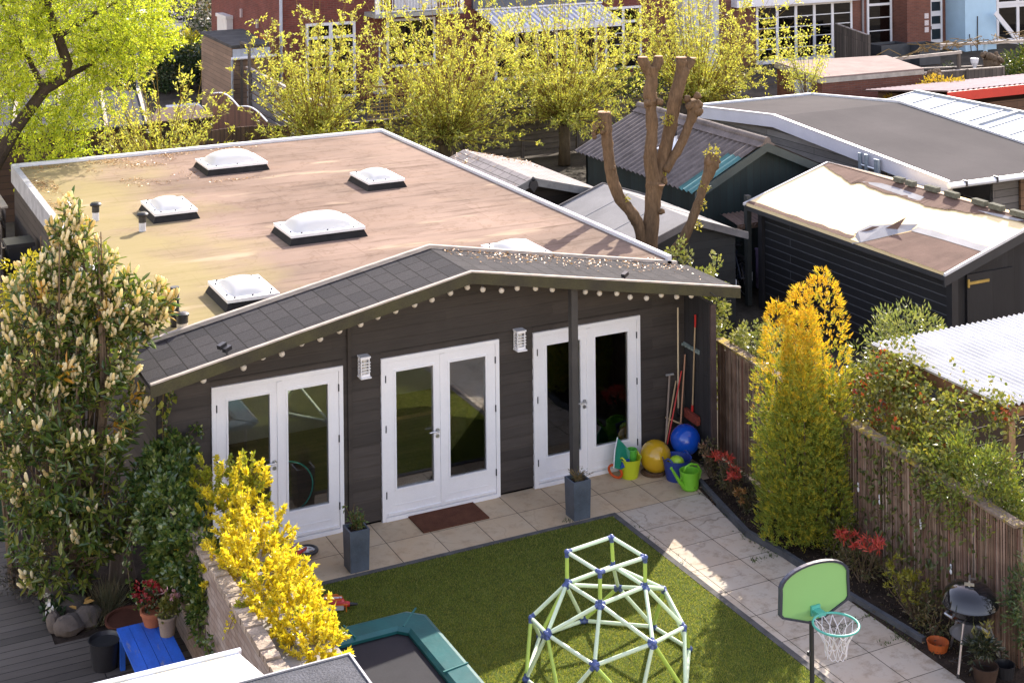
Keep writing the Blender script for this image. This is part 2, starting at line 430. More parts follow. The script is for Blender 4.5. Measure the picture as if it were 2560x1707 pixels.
solo('bed_edging', 'dark slate kerb edging the planting bed along the garden path', 'edging', g, mat("slate_edging", (.085,.088,.095), .8, .25, 6))
# weeds in the joints
pts = []
for (x0,y0,x1,y1,k) in [(10.35,-4.9,11.0,-4.8,45),(10.1,-4.3,10.9,-4.25,30),(10.55,-3.15,10.95,-3.1,60),(11.0,-1.9,11.02,-2.3,40),(10.7,-5.35,11.05,-5.3,40),(9.05,-1.1,9.1,-1.15,25),(9.78,-3.0,9.8,-1.4,30),(10.95,-5.6,11.02,-4.4,90),(10.85,-3.2,10.86,-2.4,60)]:
    t = rng.uniform(0,1,k)[:,None]; pts.append(np.array([x0,y0,.0])+t*np.array([x1-x0,y1-y0,0])+rng.normal(size=(k,3))*np.array([.03,.03,0]))
P = np.concatenate(pts); g = MB(); leaves(g, P, rng.normal(size=P.shape)*.8+np.array([0,0,.8]), rng.uniform(.025,.06,len(P)), .012)
struct('joint_weeds', g, leaf("weed_leaves", [(.05,.08,.02),(.09,.12,.03)], .3), kind='stuff')

# left neighbour
M_deck = boards("deck_planks", (.105,.088,.072), .145, 3.0, 'y', var=.3, mortar=.007, gap=(.012,.01,.01))
g = MB(); g.box(-3,2.62,-8,1.62,-.05,.04); g.box(2.62,3.9,-8,-1.25,-.05,.039); struct('deck', g, M_deck)
g = MB(); g.box(-3,2.66,1.72,9,-.05,.02); struct('left_lawn', g, mat("dark_turf", (.02,.05,.014), .9, .3, 8, bump=.6, bscale=160, fine=.4, fscale=150))  # darker green turf than the main lawn
g = MB(); g.box(2.62,4.06,-1.25,9,-.05,.03); struct('rockery_bed', g, M_soil)
g = MB(); g.bar((2.70,1.64,.05),(2.86,4.6,.05),.035,.14); g.bar((2.86,4.6,.05),(2.95,8.6,.05),.035,.14)
solo('edging_board', 'thin grey timber edging board between the dark turf and the laurel bed', 'edging board', g, M_oldwood)

# ------------------------------------------------------------------ the garden studio
st = thing('garden_studio', 'dark timber garden studio with flat roof, skylights and three white double doors', 'garden studio', (7.85,0,0))
M_siding = boards("dark_stained_siding", (.068,.056,.049), .145, 3.2, 'z', rough=.62, var=.22, mortar=.0, grain=.35, bump=.25)
M_core = mat("dark_wall_core", (.02,.018,.017), .9, .1)
DOORS = [(4.703,6.409),(6.932,8.632),(9.150,10.846)]
XL, XR, ZD = 4.05, 11.66, 2.12
def ztop(x): return 3.20-.184*abs(x-7.9)
w = MB()
xs = [XL]+[v for d in DOORS for v in d]+[XR]
for a, b_ in zip(xs[0::2], xs[1::2]): w.box(a,b_,0,.12,0,ZD)
w.prism([(XL,0,ZD),(XR,0,ZD),(XR,0,ztop(XR)),(7.9,0,ztop(7.9)),(XL,0,ztop(XL))], (0,.12,0))
w.box(XL,XL+.12,.12,12.1,0,2.5); w.box(XR-.12,XR,.12,12.1,0,2.5); w.box(XL+.12,XR-.12,12.0,12.1,0,2.5)
part('wall', w, M_core, st)
w = MB(); z = .03; k = 0
while z < 3.1:
    z1 = z+.139
    if z < ZD: segs = list(zip(xs[0::2], xs[1::2]))
    else:
        hw = (3.2-z1)/.184; segs = [(max(XL,7.9-hw), min(XR-.02,7.9+hw))]
    if z < ZD < z1-.02:
        for a, b_ in DOORS: w.box(a,b_,-.022,0,ZD+.001,z1)
    for a, b_ in segs:
        zz = min(z1, ZD) if (z < ZD and False) else z1
        # lapped board: lower edge stands further out than the top edge
        w.add([(a,-.024,z),(b_,-.024,z),(b_,-.012,zz),(a,-.012,zz),(a,0,z),(b_,0,z),(b_,0,zz),(a,0,zz)],
              [(0,1,2,3),(0,4,5,1),(3,2,6,7),(0,3,7,4),(1,5,6,2)])
    z += .145
part('siding', w, M_siding, st)
w = MB(); w.box(6.475,6.525,-.05,-.024,0,2.86); part('corner_batten', w, M_siding, st)
for sx in (XL-.02, XR):
    w = MB(); z = .03
    while z < 2.3: w.box(sx,sx+.02,.0,12.1,z,z+.139); z += .145
    part('side_siding', w, M_siding, st)
w = MB(); w.box(11.6,11.655,-.70,-.025,0,2.36); part('wing_wall', w, boards("dark_upright_boards", (.042,.040,.042), .12, 2.6, 'v', rough=.6, var=.15, bump=.3), st)
w = MB(); w.box(11.585,11.67,-.735,-.70,0,2.34); part('wing_post', w, mat("brown_stained_post", (.085,.060,.055), .7, .2, 4), st)
w = MB(); w.box(9.395,9.49,-.70,-.605,0,2.86); part('canopy_post', w, mat("dark_post", (.052,.047,.043), .6, .2, 4), st)
# interior
w = MB(); w.box(XL+.12,XR-.12,.0,12.0,-.02,.025); part('floor', w, boards("interior_floor", (.40,.29,.20), .14, 1.6, 'y', var=.15, grain=.2, mortar=.002), st)
w = MB(); w.box(XL+.12,XL+.13,.13,11.9,.025,2.5); w.box(XR-.13,XR-.12,.13,11.9,.025,2.5); w.box(XL+.13,XR-.13,3.35,3.43,.025,2.5)  # cross wall's place is invented, close behind the doors to brighten the room
part('interior_wall', w, mat("interior_plaster", (.66,.60,.52), .9, .1), st)

# flat roof with openings under the skylights
SKY = [(7.04,8.14,8.95,9.85,.20),(9.20,9.85,6.34,7.25,.12),(5.36,6.02,5.84,6.84,.12),(6.87,8.02,3.46,4.32,.20),(9.16,9.85,.66,1.58,.12),(5.13,5.79,.70,1.64,.12)]
_k = 1.0221                                            # kerbs are low: frame top 2.83
SKY_ = [(x0*_k, x1*_k, (y0+18.06)*_k-18.06, (y1+18.06)*_k-18.06, h) for x0,x1,y0,y1,h in SKY]; SKY = SKY_
M_roof, nt, b = newmat("tan_roofing_felt"); v = coords(nt)
base = ramp(nt, noise(nt, v, .35, 5), [(.3, (.20,.148,.115)), (.5, (.262,.188,.146)), (.7, (.33,.238,.185))])
vs = coords(nt, (.35,3.2,1))
strk = ramp(nt, noise(nt, vs, 1.5, 7, .7), [(.34, (.58,.55,.53)), (.48, (1,1,1)), (.75, (1.0,.96,.9))])
c = mixc(nt, 1.0, base, strk, 'MULTIPLY')
br = nt.nodes.new("ShaderNodeTexBrick"); nt.links.new(v, br.inputs['Vector'])
br.inputs['Scale'].default_value = 1; br.inputs['Brick Width'].default_value = 5.2; br.inputs['Row Height'].default_value = 1.02
br.inputs['Mortar Size'].default_value = .012; br.inputs['Mortar Smooth'].default_value = 1.0
br.inputs['Color1'].default_value = (1,1,1,1); br.inputs['Color2'].default_value = (.9,.9,.9,1); br.inputs['Mortar'].default_value = (.70,.66,.62,1)
c = mixc(nt, .9, c, br.outputs[0], 'MULTIPLY')
c = mixc(nt, 1.0, c, ramp(nt, noise(nt, v, 70, 3), [(.3, (.85,.85,.85)), (.7, (1,1,1))]), 'MULTIPLY')
pt = nt.nodes.new("ShaderNodeTexBrick"); nt.links.new(v, pt.inputs['Vector']); pt.offset = .37
pt.inputs['Scale'].default_value = 1; pt.inputs['Brick Width'].default_value = 1.7; pt.inputs['Row Height'].default_value = .51; pt.inputs['Mortar Size'].default_value = .004
pt.inputs['Color1'].default_value = (.84,.83,.82,1); pt.inputs['Color2'].default_value = (1,1,1,1); pt.inputs['Mortar'].default_value = (.72,.70,.68,1)
c = mixc(nt, ramp(nt, noise(nt, v, .55, 2), [(.45,(0,0,0)),(.6,(.9,)*3)]), c, mixc(nt, 1.0, c, pt.outputs[0], 'MULTIPLY'))
ringn = ramp(nt, noise(nt, v, 1.1, 4), [(.50,(1,1,1)),(.52,(.80,.77,.73)),(.535,(1,1,1)),(.64,(1,1,1)),(.655,(.84,.80,.75)),(.67,(1,1,1))])
c = mixc(nt, .8, c, ringn, 'MULTIPLY')
# greenish algae towards the far left corner, pale dried puddle marks
sp = nt.nodes.new("ShaderNodeSeparateXYZ"); nt.links.new(v, sp.inputs[0])
ma = nt.nodes.new("ShaderNodeMath"); ma.operation = 'MULTIPLY_ADD'; nt.links.new(sp.outputs[0], ma.inputs[0]); ma.inputs[1].default_value = -.22; ma.inputs[2].default_value = -.35
mb_ = nt.nodes.new("ShaderNodeMath"); mb_.operation = 'MULTIPLY_ADD'; nt.links.new(noise(nt, v, .8, 5), mb_.inputs[0]); mb_.inputs[1].default_value = .9; nt.links.new(ma.outputs[0], mb_.inputs[2])
c = mixc(nt, ramp(nt, mb_.outputs[0], [(.35, (0,0,0)), (.75, (.65,)*3)]), c, (.29,.245,.10))
pud = ramp(nt, noise(nt, coords(nt, (.5,1.6,1)), .9, 3), [(.62, (0,0,0)), (.72, (.6,)*3)])
c = mixc(nt, pud, c, (.42,.33,.22))
nt.links.new(c, b.inputs['Base Color']); b.inputs['Roughness'].default_value = .9; b.inputs['Specular IOR Level'].default_value = .05
bumpn(nt, b, noise(nt, v, 60, 3), .15, .01)
RX0, RX1, RY0, RY1 = 4.08, 11.66, .57, 12.1
gx = sorted({RX0,RX1}|{v for s in SKY for v in s[:2]}); gy = sorted({RY0,RY1}|{v for s in SKY for v in s[2:4]})
w = MB()
for i in range(len(gx)-1):
    for j in range(len(gy)-1):
        cx, cy = (gx[i]+gx[i+1])/2, (gy[j]+gy[j+1])/2
        if any(s[0] < cx < s[1] and s[2] < cy < s[3] for s in SKY): continue
        w.quad((gx[i],gy[j],2.67),(gx[i+1],gy[j],2.67),(gx[i+1],gy[j+1],2.67),(gx[i],gy[j+1],2.67))
        w.quad((gx[i],gy[j+1],2.5),(gx[i+1],gy[j+1],2.5),(gx[i+1],gy[j],2.5),(gx[i],gy[j],2.5),1)
w.quad((RX0,RY0,2.5),(RX1,RY0,2.5),(RX1,RY0,2.67),(RX0,RY0,2.67))
rf = part('roof', w, [M_roof, mat('white_ceiling', (.75,.74,.70), .9, .05)], st)
w = MB(); w.box(11.66,11.73,.50,12.23,2.52,2.725); w.box(4.0,11.66,12.1,12.23,2.52,2.725)
part('roof_trim', w, M_alu, st)
w = MB(); w.box(3.97,4.08,.57,12.1,2.40,2.735); part('parapet', w, mat("weathered_zinc", (.42,.42,.42), .6, .3, 4, fine=.3), st)
M_curb = mat("black_bitumen", (.025,.023,.022), .75, .3, 8, bump=.2)
M_dome, nt, b = newmat("opal_acrylic"); b.inputs['Base Color'].default_value = (.95,.94,.91,1); b.inputs['Roughness'].default_value = .3
t = nt.nodes.new("ShaderNodeBsdfTranslucent"); t.inputs[0].default_value = (.95,.94,.9,1); mx = nt.nodes.new("ShaderNodeMixShader"); mx.inputs[0].default_value = .5
nt.links.new(b.outputs[0], mx.inputs[1]); nt.links.new(t.outputs[0], mx.inputs[2]); nt.links.new(mx.outputs[0], nt.nodes["Material Output"].inputs[0])
SKY = SKY_
for (x0,x1,y0,y1,hh) in SKY:
    w = MB(); e = .05; z0, z1 = 2.672, 2.778
    lo = [(x0-e,y0-e),(x1+e,y0-e),(x1+e,y1+e),(x0-e,y1+e)]; hi = [(x0,y0),(x1,y0),(x1,y1),(x0,y1)]; inn = [(x0+.03,y0+.03),(x1-.03,y0+.03),(x1-.03,y1-.03),(x0+.03,y1-.03)]
    V = [(a,b_,z0) for a,b_ in lo]+[(a,b_,z1) for a,b_ in hi]+[(a,b_,z1) for a,b_ in inn]+[(a,b_,2.5) for a,b_ in inn]
    F = []
    for i in range(4):
        j = (i+1)%4; F += [(i,j,4+j,4+i),(4+i,4+j,8+j,8+i),(8+j,8+i,12+i,12+j)]
    w.add(V,F); sk = part('skylight', w, M_curb, st)
    f = MB(); o = .02
    f.box(x0-o,x1+o,y0-o,y0+.09,z1+.002,2.825); f.box(x0-o,x1+o,y1-.09,y1+o,z1+.002,2.825); f.box(x0-o,x0+.09,y0+.09,y1-.09,z1+.002,2.825); f.box(x1-.09,x1+o,y0+.09,y1-.09,z1+.002,2.825)
    part('skylight_frame', f, mat("skylight_white", (.84,.83,.80), .35, .04), sk)
    d = MB(); nx = 16; V = []; F = []
    for i in range(nx+1):
        for j in range(nx+1):
            a = i/nx; c_ = j/nx
            q = (1-abs(2*a-1)**2.6)*(1-abs(2*c_-1)**2.6)
            V.append((x0+.085+a*(x1-x0-.17), y0+.085+c_*(y1-y0-.17), 2.827+hh*q**.6))
    for i in range(nx):
        for j in range(nx): F.append((i*(nx+1)+j,(i+1)*(nx+1)+j,(i+1)*(nx+1)+j+1,i*(nx+1)+j+1))
    d.add(V,F); part('dome', d, M_dome, sk, smooth=True)
    s = MB()
    for fx in (.14,.5,.86):
        for yy in (y0+.03,y1-.03): s.lathe([(.014,0),(.014,.012),(.007,.02)], (x0+(x1-x0)*fx,yy,2.825), 8)
    for fy in (.2,.8):
        for xx in (x0+.03,x1-.03): s.lathe([(.014,0),(.014,.012),(.007,.02)], (xx,y0+(y1-y0)*fy,2.825), 8)
    part('fixing_screw', s, M_dark, sk, split=1)
M_pvc = mat("grey_pvc", (.55,.55,.56), .5, .1)
for (x,y) in ((5.165,5.93),(4.63,7.0)):
    w = MB(); w.lathe([(.055,0),(.055,.15)], (x,y,2.672)); vp = part('vent_pipe', w, M_pvc, st, smooth=AUTO)
    w = MB(); w.lathe([(.06,.14),(.06,.235),(.09,.25),(.095,.275),(.07,.30),(.0,.31)], (x,y,2.672)); part('vent_cap', w, M_black, vp, smooth=AUTO)
w = MB(); w.lathe([(.06,0),(.06,.2),(.055,.2),(.055,.33),(.06,.335),(.06,.36),(.055,.365),(.055,.50),(.045,.5)], (4.47,.84,2.672)); part('vent_pipe', w, M_black, st, smooth=AUTO)
w = MB(); w.lathe([(.07,0),(.07,.09)], (4.52,.66,2.672)); vp = part('vent_pipe', w, mat("cream_pvc", (.62,.55,.44), .5, .1), st, smooth=AUTO)
w = MB(); w.lathe([(.073,.085),(.073,.17),(.085,.175),(.085,.20),(.06,.215),(0,.22)], (4.52,.66,2.672)); part('vent_cap', w, M_black, vp, smooth=AUTO)

# gabled canopy over the doors
M_shing, nt, b = newmat("felt_shingles")
tc = nt.nodes.new("ShaderNodeTexCoord"); sp = nt.nodes.new("ShaderNodeSeparateXYZ"); cb = nt.nodes.new("ShaderNodeCombineXYZ")
nt.links.new(tc.outputs['Object'], sp.inputs[0]); nt.links.new(sp.outputs[1], cb.inputs[0]); nt.links.new(sp.outputs[0], cb.inputs[1])
br = nt.nodes.new("ShaderNodeTexBrick"); nt.links.new(cb.outputs[0], br.inputs['Vector'])
br.inputs['Scale'].default_value = 1; br.inputs['Brick Width'].default_value = .33; br.inputs['Row Height'].default_value = .24
br.inputs['Mortar Size'].default_value = .008; br.inputs['Mortar Smooth'].default_value = .1
br.inputs['Color1'].default_value = (.034,.033,.036,1); br.inputs['Color2'].default_value = (.052,.049,.051,1); br.inputs['Mortar'].default_value = (.015,.014,.014,1)
v = coords(nt)
c = mixc(nt, 1.0, br.outputs[0], ramp(nt, noise(nt, v, 90, 3), [(.35, (.55,.55,.55)), (.6, (1.0,1.0,1.0)), (.8, (1.8,1.8,1.8))]), 'MULTIPLY')
mo = ramp(nt, noise(nt, v, 3.2, 7, .8), [(.66, (0,0,0)), (.72, (.7,)*3)])
c = mixc(nt, mo, c, (.10,.055,.03))
nt.links.new(c, b.inputs['Base Color']); b.inputs['Roughness'].default_value = .9; b.inputs['Specular IOR Level'].default_value = .12
inv = nt.nodes.new("ShaderNodeMath"); inv.operation = 'SUBTRACT'; inv.inputs[0].default_value = 1; nt.links.new(br.outputs['Fac'], inv.inputs[1])
bumpn(nt, b, inv.outputs[0], .7, .012)
YF, YB = -.83, .50
pk, le, re = (7.87,3.31), (3.78,2.545), (12.0,2.545)
w = MB()
for e in (le, re):
    w.prism([(pk[0],YF,pk[1]),(e[0],YF,e[1]),(e[0],YF,e[1]-.05),(pk[0],YF,pk[1]-.05)], (0,YB-YF,0))
part('canopy_roof', w, M_shing, st)
M_fasc = mat("mossy_fascia", (.055,.048,.036), .75, .35, 2.5, col2=(.085,.078,.038), fine=.25)
M_cap = mat("bleached_wood", (.48,.42,.36), .8, .3, 7, stretch=(.6,4,4), fine=.3)
w = MB()
for e in (le, re):
    w.prism([(pk[0],YF-.03,pk[1]+.01),(e[0],YF-.03,e[1]+.01),(e[0],YF-.03,e[1]-.135),(pk[0],YF-.03,pk[1]-.135)], (0,.0295,0))
part('fascia', w, M_fasc, st)
w = MB()
for e in (le, re):
    w.prism([(pk[0],YF-.035,pk[1]+.03),(e[0],YF-.035,e[1]+.03),(e[0],YF-.035,e[1]+.0105),(pk[0],YF-.035,pk[1]+.0105)], (0,.05,0))
part('fascia_cap', w, M_cap, st)
w = MB()
for e, x1 in ((le,3.95),(re,11.83)):
    zz = pk[1]-(abs(x1-pk[0]))*.1865
    w.prism([(pk[0],YB,pk[1]+.05),(x1,YB,zz+.05),(x1,YB,zz-.02),(pk[0],YB,pk[1]-.02)], (0,.06,0))
part('ridge_batten', w, M_cap, st)
w = MB(); w.prism([(XL,YB-.1,2.5),(XR,YB-.1,2.5),(XR,YB-.1,2.6),(pk[0],YB-.1,3.24),(XL,YB-.1,2.6)], (0,.05,0)); part('gable_back', w, M_core, st)

# double doors
M_glass = glass("door_glass", (.94,.95,.94))
M_seal = mat("grey_seal", (.30,.30,.31), .6, .05)
for (a, b_) in DOORS:
    f = MB(); jw = .055
    f.box(a,a+jw,-.05,.06,0,ZD); f.box(b_-jw,b_,-.05,.06,0,ZD); f.box(a+jw,b_-jw,-.05,.06,ZD-jw,ZD); f.box(a+jw,b_-jw,-.06,.06,.0,.05)
    part('door_frame', f, M_white, st)
    mid = (a+b_)/2
    for side, (l, r_) in enumerate(((a+jw+.004, mid-.003),(mid+.003, b_-jw-.004))):
        d = MB(); y0, y1 = -.04, .01; zb, zt = .055, ZD-jw-.005
        sl = .145; gl, gr = (l+sl, r_-.115) if side == 0 else (l+.115, r_-sl); gb, gt = .40, zt-.135
        d.box(l,gl,y0,y1,zb,zt); d.box(gr,r_,y0,y1,zb,zt); d.box(gl,gr,y0,y1,zb,gb); d.box(gl,gr,y0,y1,gt,zt)
        for (p0,p1,p2,p3) in ((gl-.024,gl,gb-.024,gt+.024),(gr,gr+.024,gb-.024,gt+.024),(gl,gr,gb-.024,gb),(gl,gr,gt,gt+.024)): d.box(p0,p1,y0-.011,y0,p2,p3)
        d.box(l+.02,r_-.02,y0-.018,y0,.075,.098); d.box(gl-.02,gr+.02,y0-.005,y0,.185,.192)
        if side == 1: d.box(l-.025,l+.035,y0-.014,y0,zb,zt)
        dr = part('door', d, M_white, st)
        p = MB(); p.box(gl,gr,-.022,-.012,gb,gt); part('pane', p, M_glass, dr)
        h_ = MB()
        hx = l+.0 if side == 0 else r_-.0
        for zz in (.34,1.2,1.85): h_.tube([(hx,y0-.008,zz-.045),(hx,y0-.008,zz+.045)], .009, 8)
        part('hinge', h_, M_dark, dr, split=1)
        if side == 0:
            h_ = MB(); hx = r_-.06
            for zz, rr in ((1.06,.026),(.985,.024)): h_.tube([(hx,y0,zz),(hx,y0-.014,zz)], rr, 16)
            h_.tube([(hx,y0-.014,1.06),(hx,y0-.05,1.06),(hx-.03,y0-.055,1.06),(hx-.13,y0-.05,1.058)], .009, 8)
            part('handle', h_, M_steel, dr)

# lanterns either side of the middle door
M_lampglass = mat("frosted_lamp_glass", (.66,.62,.55), .2, .1)
for i, (x, lab) in enumerate(((6.675,'white louvred wall lantern left of the middle double door'),(8.915,'white louvred wall lantern right of the middle double door'))):
    t = thing('wall_lantern', lab, 'wall lantern', (x,-.024,1.95), 'wall lanterns on the studio front')
    w = MB(); z0 = 1.95
    w.box(x-.055,x+.055,-.04,-.024,z0+.02,z0+.25)
    w.prism([(x-.072,-.19,z0),(x+.072,-.19,z0),(x+.072,-.04,z0),(x-.072,-.04,z0)], (0,0,.015))
    w.prism([(x-.06,-.16,z0+.015),(x+.06,-.16,z0+.015),(x+.06,-.04,z0+.015),(x-.06,-.04,z0+.015)], (0,0,.035))
    w.prism([(x-.06,-.16,z0+.235),(x+.06,-.16,z0+.235),(x+.06,-.04,z0+.235),(x-.06,-.04,z0+.235)], (0,0,.02))
    w.prism([(x-.07,-.172,z0+.255),(x+.07,-.172,z0+.255),(x+.07,-.04,z0+.255),(x-.07,-.04,z0+.255)], (0,0,.02))
    for sx in (-.054,.054):
        w.box(x+sx-.006,x+sx+.006,-.157,-.145,z0+.05,z0+.235); w.box(x+sx-.006,x+sx+.006,-.06,-.048,z0+.05,z0+.235)
    part('housing', w, M_white, t)
    w = MB(); w.tube([(x,-.097,z0+.05),(x,-.097,z0+.235)], .038, 16); part('glass_tube', w, M_lampglass, t, smooth=AUTO)
    w = MB()
    for k in range(4):
        zz = z0+.075+k*.038
        w.box(x-.065,x+.065,-.165,-.158,zz,zz+.012); w.box(x-.067,x-.060,-.17,-.05,zz,zz+.012); w.box(x+.060,x+.067,-.17,-.05,zz,zz+.012)
    part('louvre', w, M_white, t)
# string of globe bulbs under the canopy edge
BULBS = [(4.46,2.43),(4.71,2.52),(4.95,2.50),(5.19,2.59),(5.43,2.59),(5.68,2.68),(5.92,2.70),(6.17,2.76),(6.45,2.80),(6.68,2.86),(6.92,2.90),(7.18,2.94),(7.42,2.97),(7.68,3.02),(7.92,3.06),(8.14,3.0),(8.41,2.95),(8.64,2.95),(8.91,2.91),(9.16,2.86),(9.44,2.79),(9.66,2.76),(9.88,2.71),(10.15,2.67),(10.36,2.59),(10.62,2.54),(10.86,2.55),(11.11,2.49),(11.35,2.47)]
t = thing('string_lights', 'string of small cream globe bulbs hanging along the canopy edge of the studio', 'string lights', (7.9,-.6,3.1))
w = MB(); w.tube([(x,-.6,z+.075) for x, z in BULBS], .006, 6)
for x, z in BULBS: w.tube([(x,-.6,z+.03),(x,-.6,z+.08)], .012, 6)
w.tube([(11.35,-.62,2.545),(11.5,-.87,2.56),(11.62,-.9,2.46),(11.75,-.87,2.40),(11.85,-.84,2.39)], .006, 5)
part('cable', w, M_black, t)
M_bulb = mat("opal_bulb", (.72,.66,.58), .25, .06)
for x, z in BULBS:
    w = MB(); w.ball((x,-.6,z), .038, 14, 10); part('bulb', w, M_bulb, t, smooth=True)
# two small spotlights on the canopy
def spot(x, y, z, lab, two):
    t = thing('spotlight', lab, 'spotlight', (x,y,z), 'small spotlights on the canopy roof')
    w = MB(); w.tube([(x,y,z),(x,y,z+.06)], .008, 6); part('stem', w, M_dark, t)
    for k in range(2 if two else 1):
        w = MB(); dx = -.05*k
        w.bar((x+dx-.04,y-.02+.05*k,z+.055+.03*k),(x+dx+.05,y+.03+.05*k,z+.075+.03*k), .06,.05); part('lamp_head', w, M_black, t)
spot(4.72,-.70,2.725,'pair of black spotlights on the left canopy slope', True)
spot(10.22,-.70,2.875,'single black spotlight on the right canopy slope', False)
# ------------------------------------------------------------------ on the patio and the lawn
g = MB(); g.box(7.285,8.215,-.575,-.055,.002,.018)
solo('doormat', 'rust brown coir doormat in front of the middle double door', 'doormat', g, mat("coir", (.15,.06,.035), .95, .2, 6, bump=.8, bscale=150, fine=.35, fscale=150))
M_zinc = mat("blue_grey_planter", (.085,.105,.135), .38, .25, 4, fine=.2, spec=.5)
M_leafy = leaf("planter_leaves", [(.05,.09,.02),(.09,.14,.03),(.14,.18,.05)], .35)
for (x, y, lab, kind) in ((6.205,-1.04,'tall slate blue planter with a leafy green plant left of the middle door',0),(9.27,-1.05,'tall slate blue planter with a thin wiry plant at the foot of the canopy post',1)):
    t = thing('tall_planter', lab, 'planter', (x,y,0), 'tall square planters on the patio')
    w = MB(); a, c_ = .118, .128; H = .50
    V = [(x-a,y-a,0),(x+a,y-a,0),(x+a,y+a,0),(x-a,y+a,0),(x-c_,y-c_,H),(x+c_,y-c_,H),(x+c_,y+c_,H),(x-c_,y+c_,H)]
    i_ = c_-.02; V += [(x-i_,y-i_,H),(x+i_,y-i_,H),(x+i_,y+i_,H),(x-i_,y+i_,H),(x-i_,y-i_,H-.06),(x+i_,y-i_,H-.06),(x+i_,y+i_,H-.06),(x-i_,y+i_,H-.06)]
    F = [(3,2,1,0)]
    for i in range(4):
        j = (i+1) % 4; F += [(i,j,4+j,4+i),(4+i,4+j,8+j,8+i),(8+i,8+j,12+j,12+i)]
    w.add(V, F); part('pot', w, M_zinc, t)
    w = MB(); w.box(x-i_,x+i_,y-i_,y+i_,H-.08,H-.04); part('soil', w, M_soil, t)
    w = MB(); s = MB()
    for k in range(16 if kind == 0 else 22):
        an = U(0,6.28); L_ = U(.12,.34) if kind == 0 else U(.1,.26); out = U(.02,.14)
        p0 = np.array([x+U(-.06,.06),y+U(-.06,.06),H-.05]); p1 = p0+np.array([out*math.cos(an),out*math.sin(an),L_*(1 if kind==0 else .7)])
        pm = (p0+p1)/2+np.array([0,0,.03]); s.tube([p0,pm,p1], .003, 4)
        m_ = 11 if kind == 0 else 9; tt = rng.uniform(.15,1,m_)[:,None]; Q = p0+(p1-p0)*tt+rng.normal(size=(m_,3))*.012
        leaves(w, Q, rng.normal(size=(m_,3))+np.array([math.cos(an),math.sin(an),.3]), rng.uniform(.035,.06,m_) if kind==0 else rng.uniform(.03,.05,m_), .026 if kind==0 else .010)
    part('foliage', w, M_leafy if kind==0 else leaf("wiry_leaves", [(.05,.08,.02),(.12,.10,.05),(.10,.06,.03)], .3), t); part('stem', s, M_twig, t)

# play things by the wall
M_lime = mat("lime_rubber", (.47,.55,.02), .45, .05, 3, fine=.04)
M_blue = mat("navy_rubber", (.02,.045,.22), .45, .08, 3, fine=.04)
def tub(name, lab, cx, cy, r0, r1, h, m):
    t = thing(name, lab, 'tub', (cx,cy,0))
    w = MB(); w.lathe([(r0,0),(r1,h),(r1+.008,h+.006),(r1-.008,h),(r0-.01,.02),(0,.015)], (cx,cy,0), 32); part('body', w, m, t, smooth=AUTO)
    for sg in (0, math.pi):
        w = MB(); aa = sg+.4
        w.tube([(cx+(r1)*math.cos(aa+d),cy+(r1)*math.sin(aa+d),h-.01+.05*math.cos(d/.35*1.57)) for d in np.linspace(-.35,.35,9)], .012, 8)
        part('handle', w, m, t, smooth=True)
    return t
tub('flexible_tub', 'lime green flexible tub holding beach toys beside the right double door', 10.50,-.30,.115,.165,.27, M_lime)
tub('flexible_tub', 'navy blue flexible tub behind the green watering can', 11.05,-.66,.15,.20,.29, M_blue)
w = MB(); w.prism([(10.215,-.36,.20),(10.34,-.24,.545),(10.43,-.27,.44),(10.49,-.30,.36),(10.46,-.33,.18),(10.3,-.36,.16)], (.01,-.02,.0)); w2 = w
t = thing('beach_racket', 'green and blue fan-shaped beach toy sticking out of the lime tub', 'toy', (10.35,-.3,.2))
part('fan', w, mat("green_toy_plastic", (.01,.20,.12), .4, .1, 3), t)
w = MB(); w.tube([(10.205,-.375,.20),(10.26,-.31,.40),(10.345,-.245,.555)], .007, 6); part('rim', w, M_white, t)
w = MB(); w.prism([(10.30,-.388,.19),(10.36,-.35,.28),(10.47,-.345,.27),(10.46,-.365,.18)], (0,-.01,0)); part('blue_panel', w, mat("blue_toy_plastic", (.02,.06,.30), .4, .1, 3), t)
w = MB(); w.lathe([(.055,0),(.075,.22),(.07,.225),(.05,.01)], (10.56,-.27,.14), 20)
solo('sand_bucket', 'bright green sand bucket inside the lime tub', 'bucket', w, mat("grass_green_plastic", (.10,.42,.05), .4, .06, 3), smooth=AUTO)
w = MB(); w.torus((10.29,-.27,.105), .10, .018, (.75,.45,.3), 28, 8)
solo('throwing_ring', 'orange rubber ring leaning between lime tub and door frame', 'ring', w, mat("orange_rubber", (.62,.09,.01), .5, .05, 3), smooth=True)
w = MB(); w.ball((10.90,-.34,.222), .222, 36, 24)
solo('exercise_ball', 'shiny gold exercise ball on the patio between the two tubs', 'ball', w, mat("gold_vinyl", (.50,.30,.012), .22, .03, 2, fine=.02, coat=.3), smooth=True)
w = MB(); w.ball((11.345,-.42,.40), .213, 36, 24)
solo('exercise_ball', 'shiny royal blue exercise ball resting behind the navy tub', 'ball', w, mat("royal_blue_vinyl", (.006,.065,.42), .22, .03, 2, fine=.02, coat=.3), smooth=True)
w = MB(); w.ball((11.02,-.70,.245), (.105,.105,.09), 24, 14)
solo('play_ball', 'lime green ball lying in the navy blue tub', 'ball', w, mat("lime_ball", (.35,.55,.03), .35, .03, 2), smooth=True)
w = MB()
for k in range(5): w.torus((10.86+U(-.01,.01),-.36+U(-.01,.01),.014+.007*k), .17-.006*k, .007, (0,0,1), 36, 6)
solo('rope_coil', 'coil of brown rope on the slabs under the gold ball', 'rope', w, mat("brown_rope", (.12,.07,.04), .9, .2, 20), smooth=True)
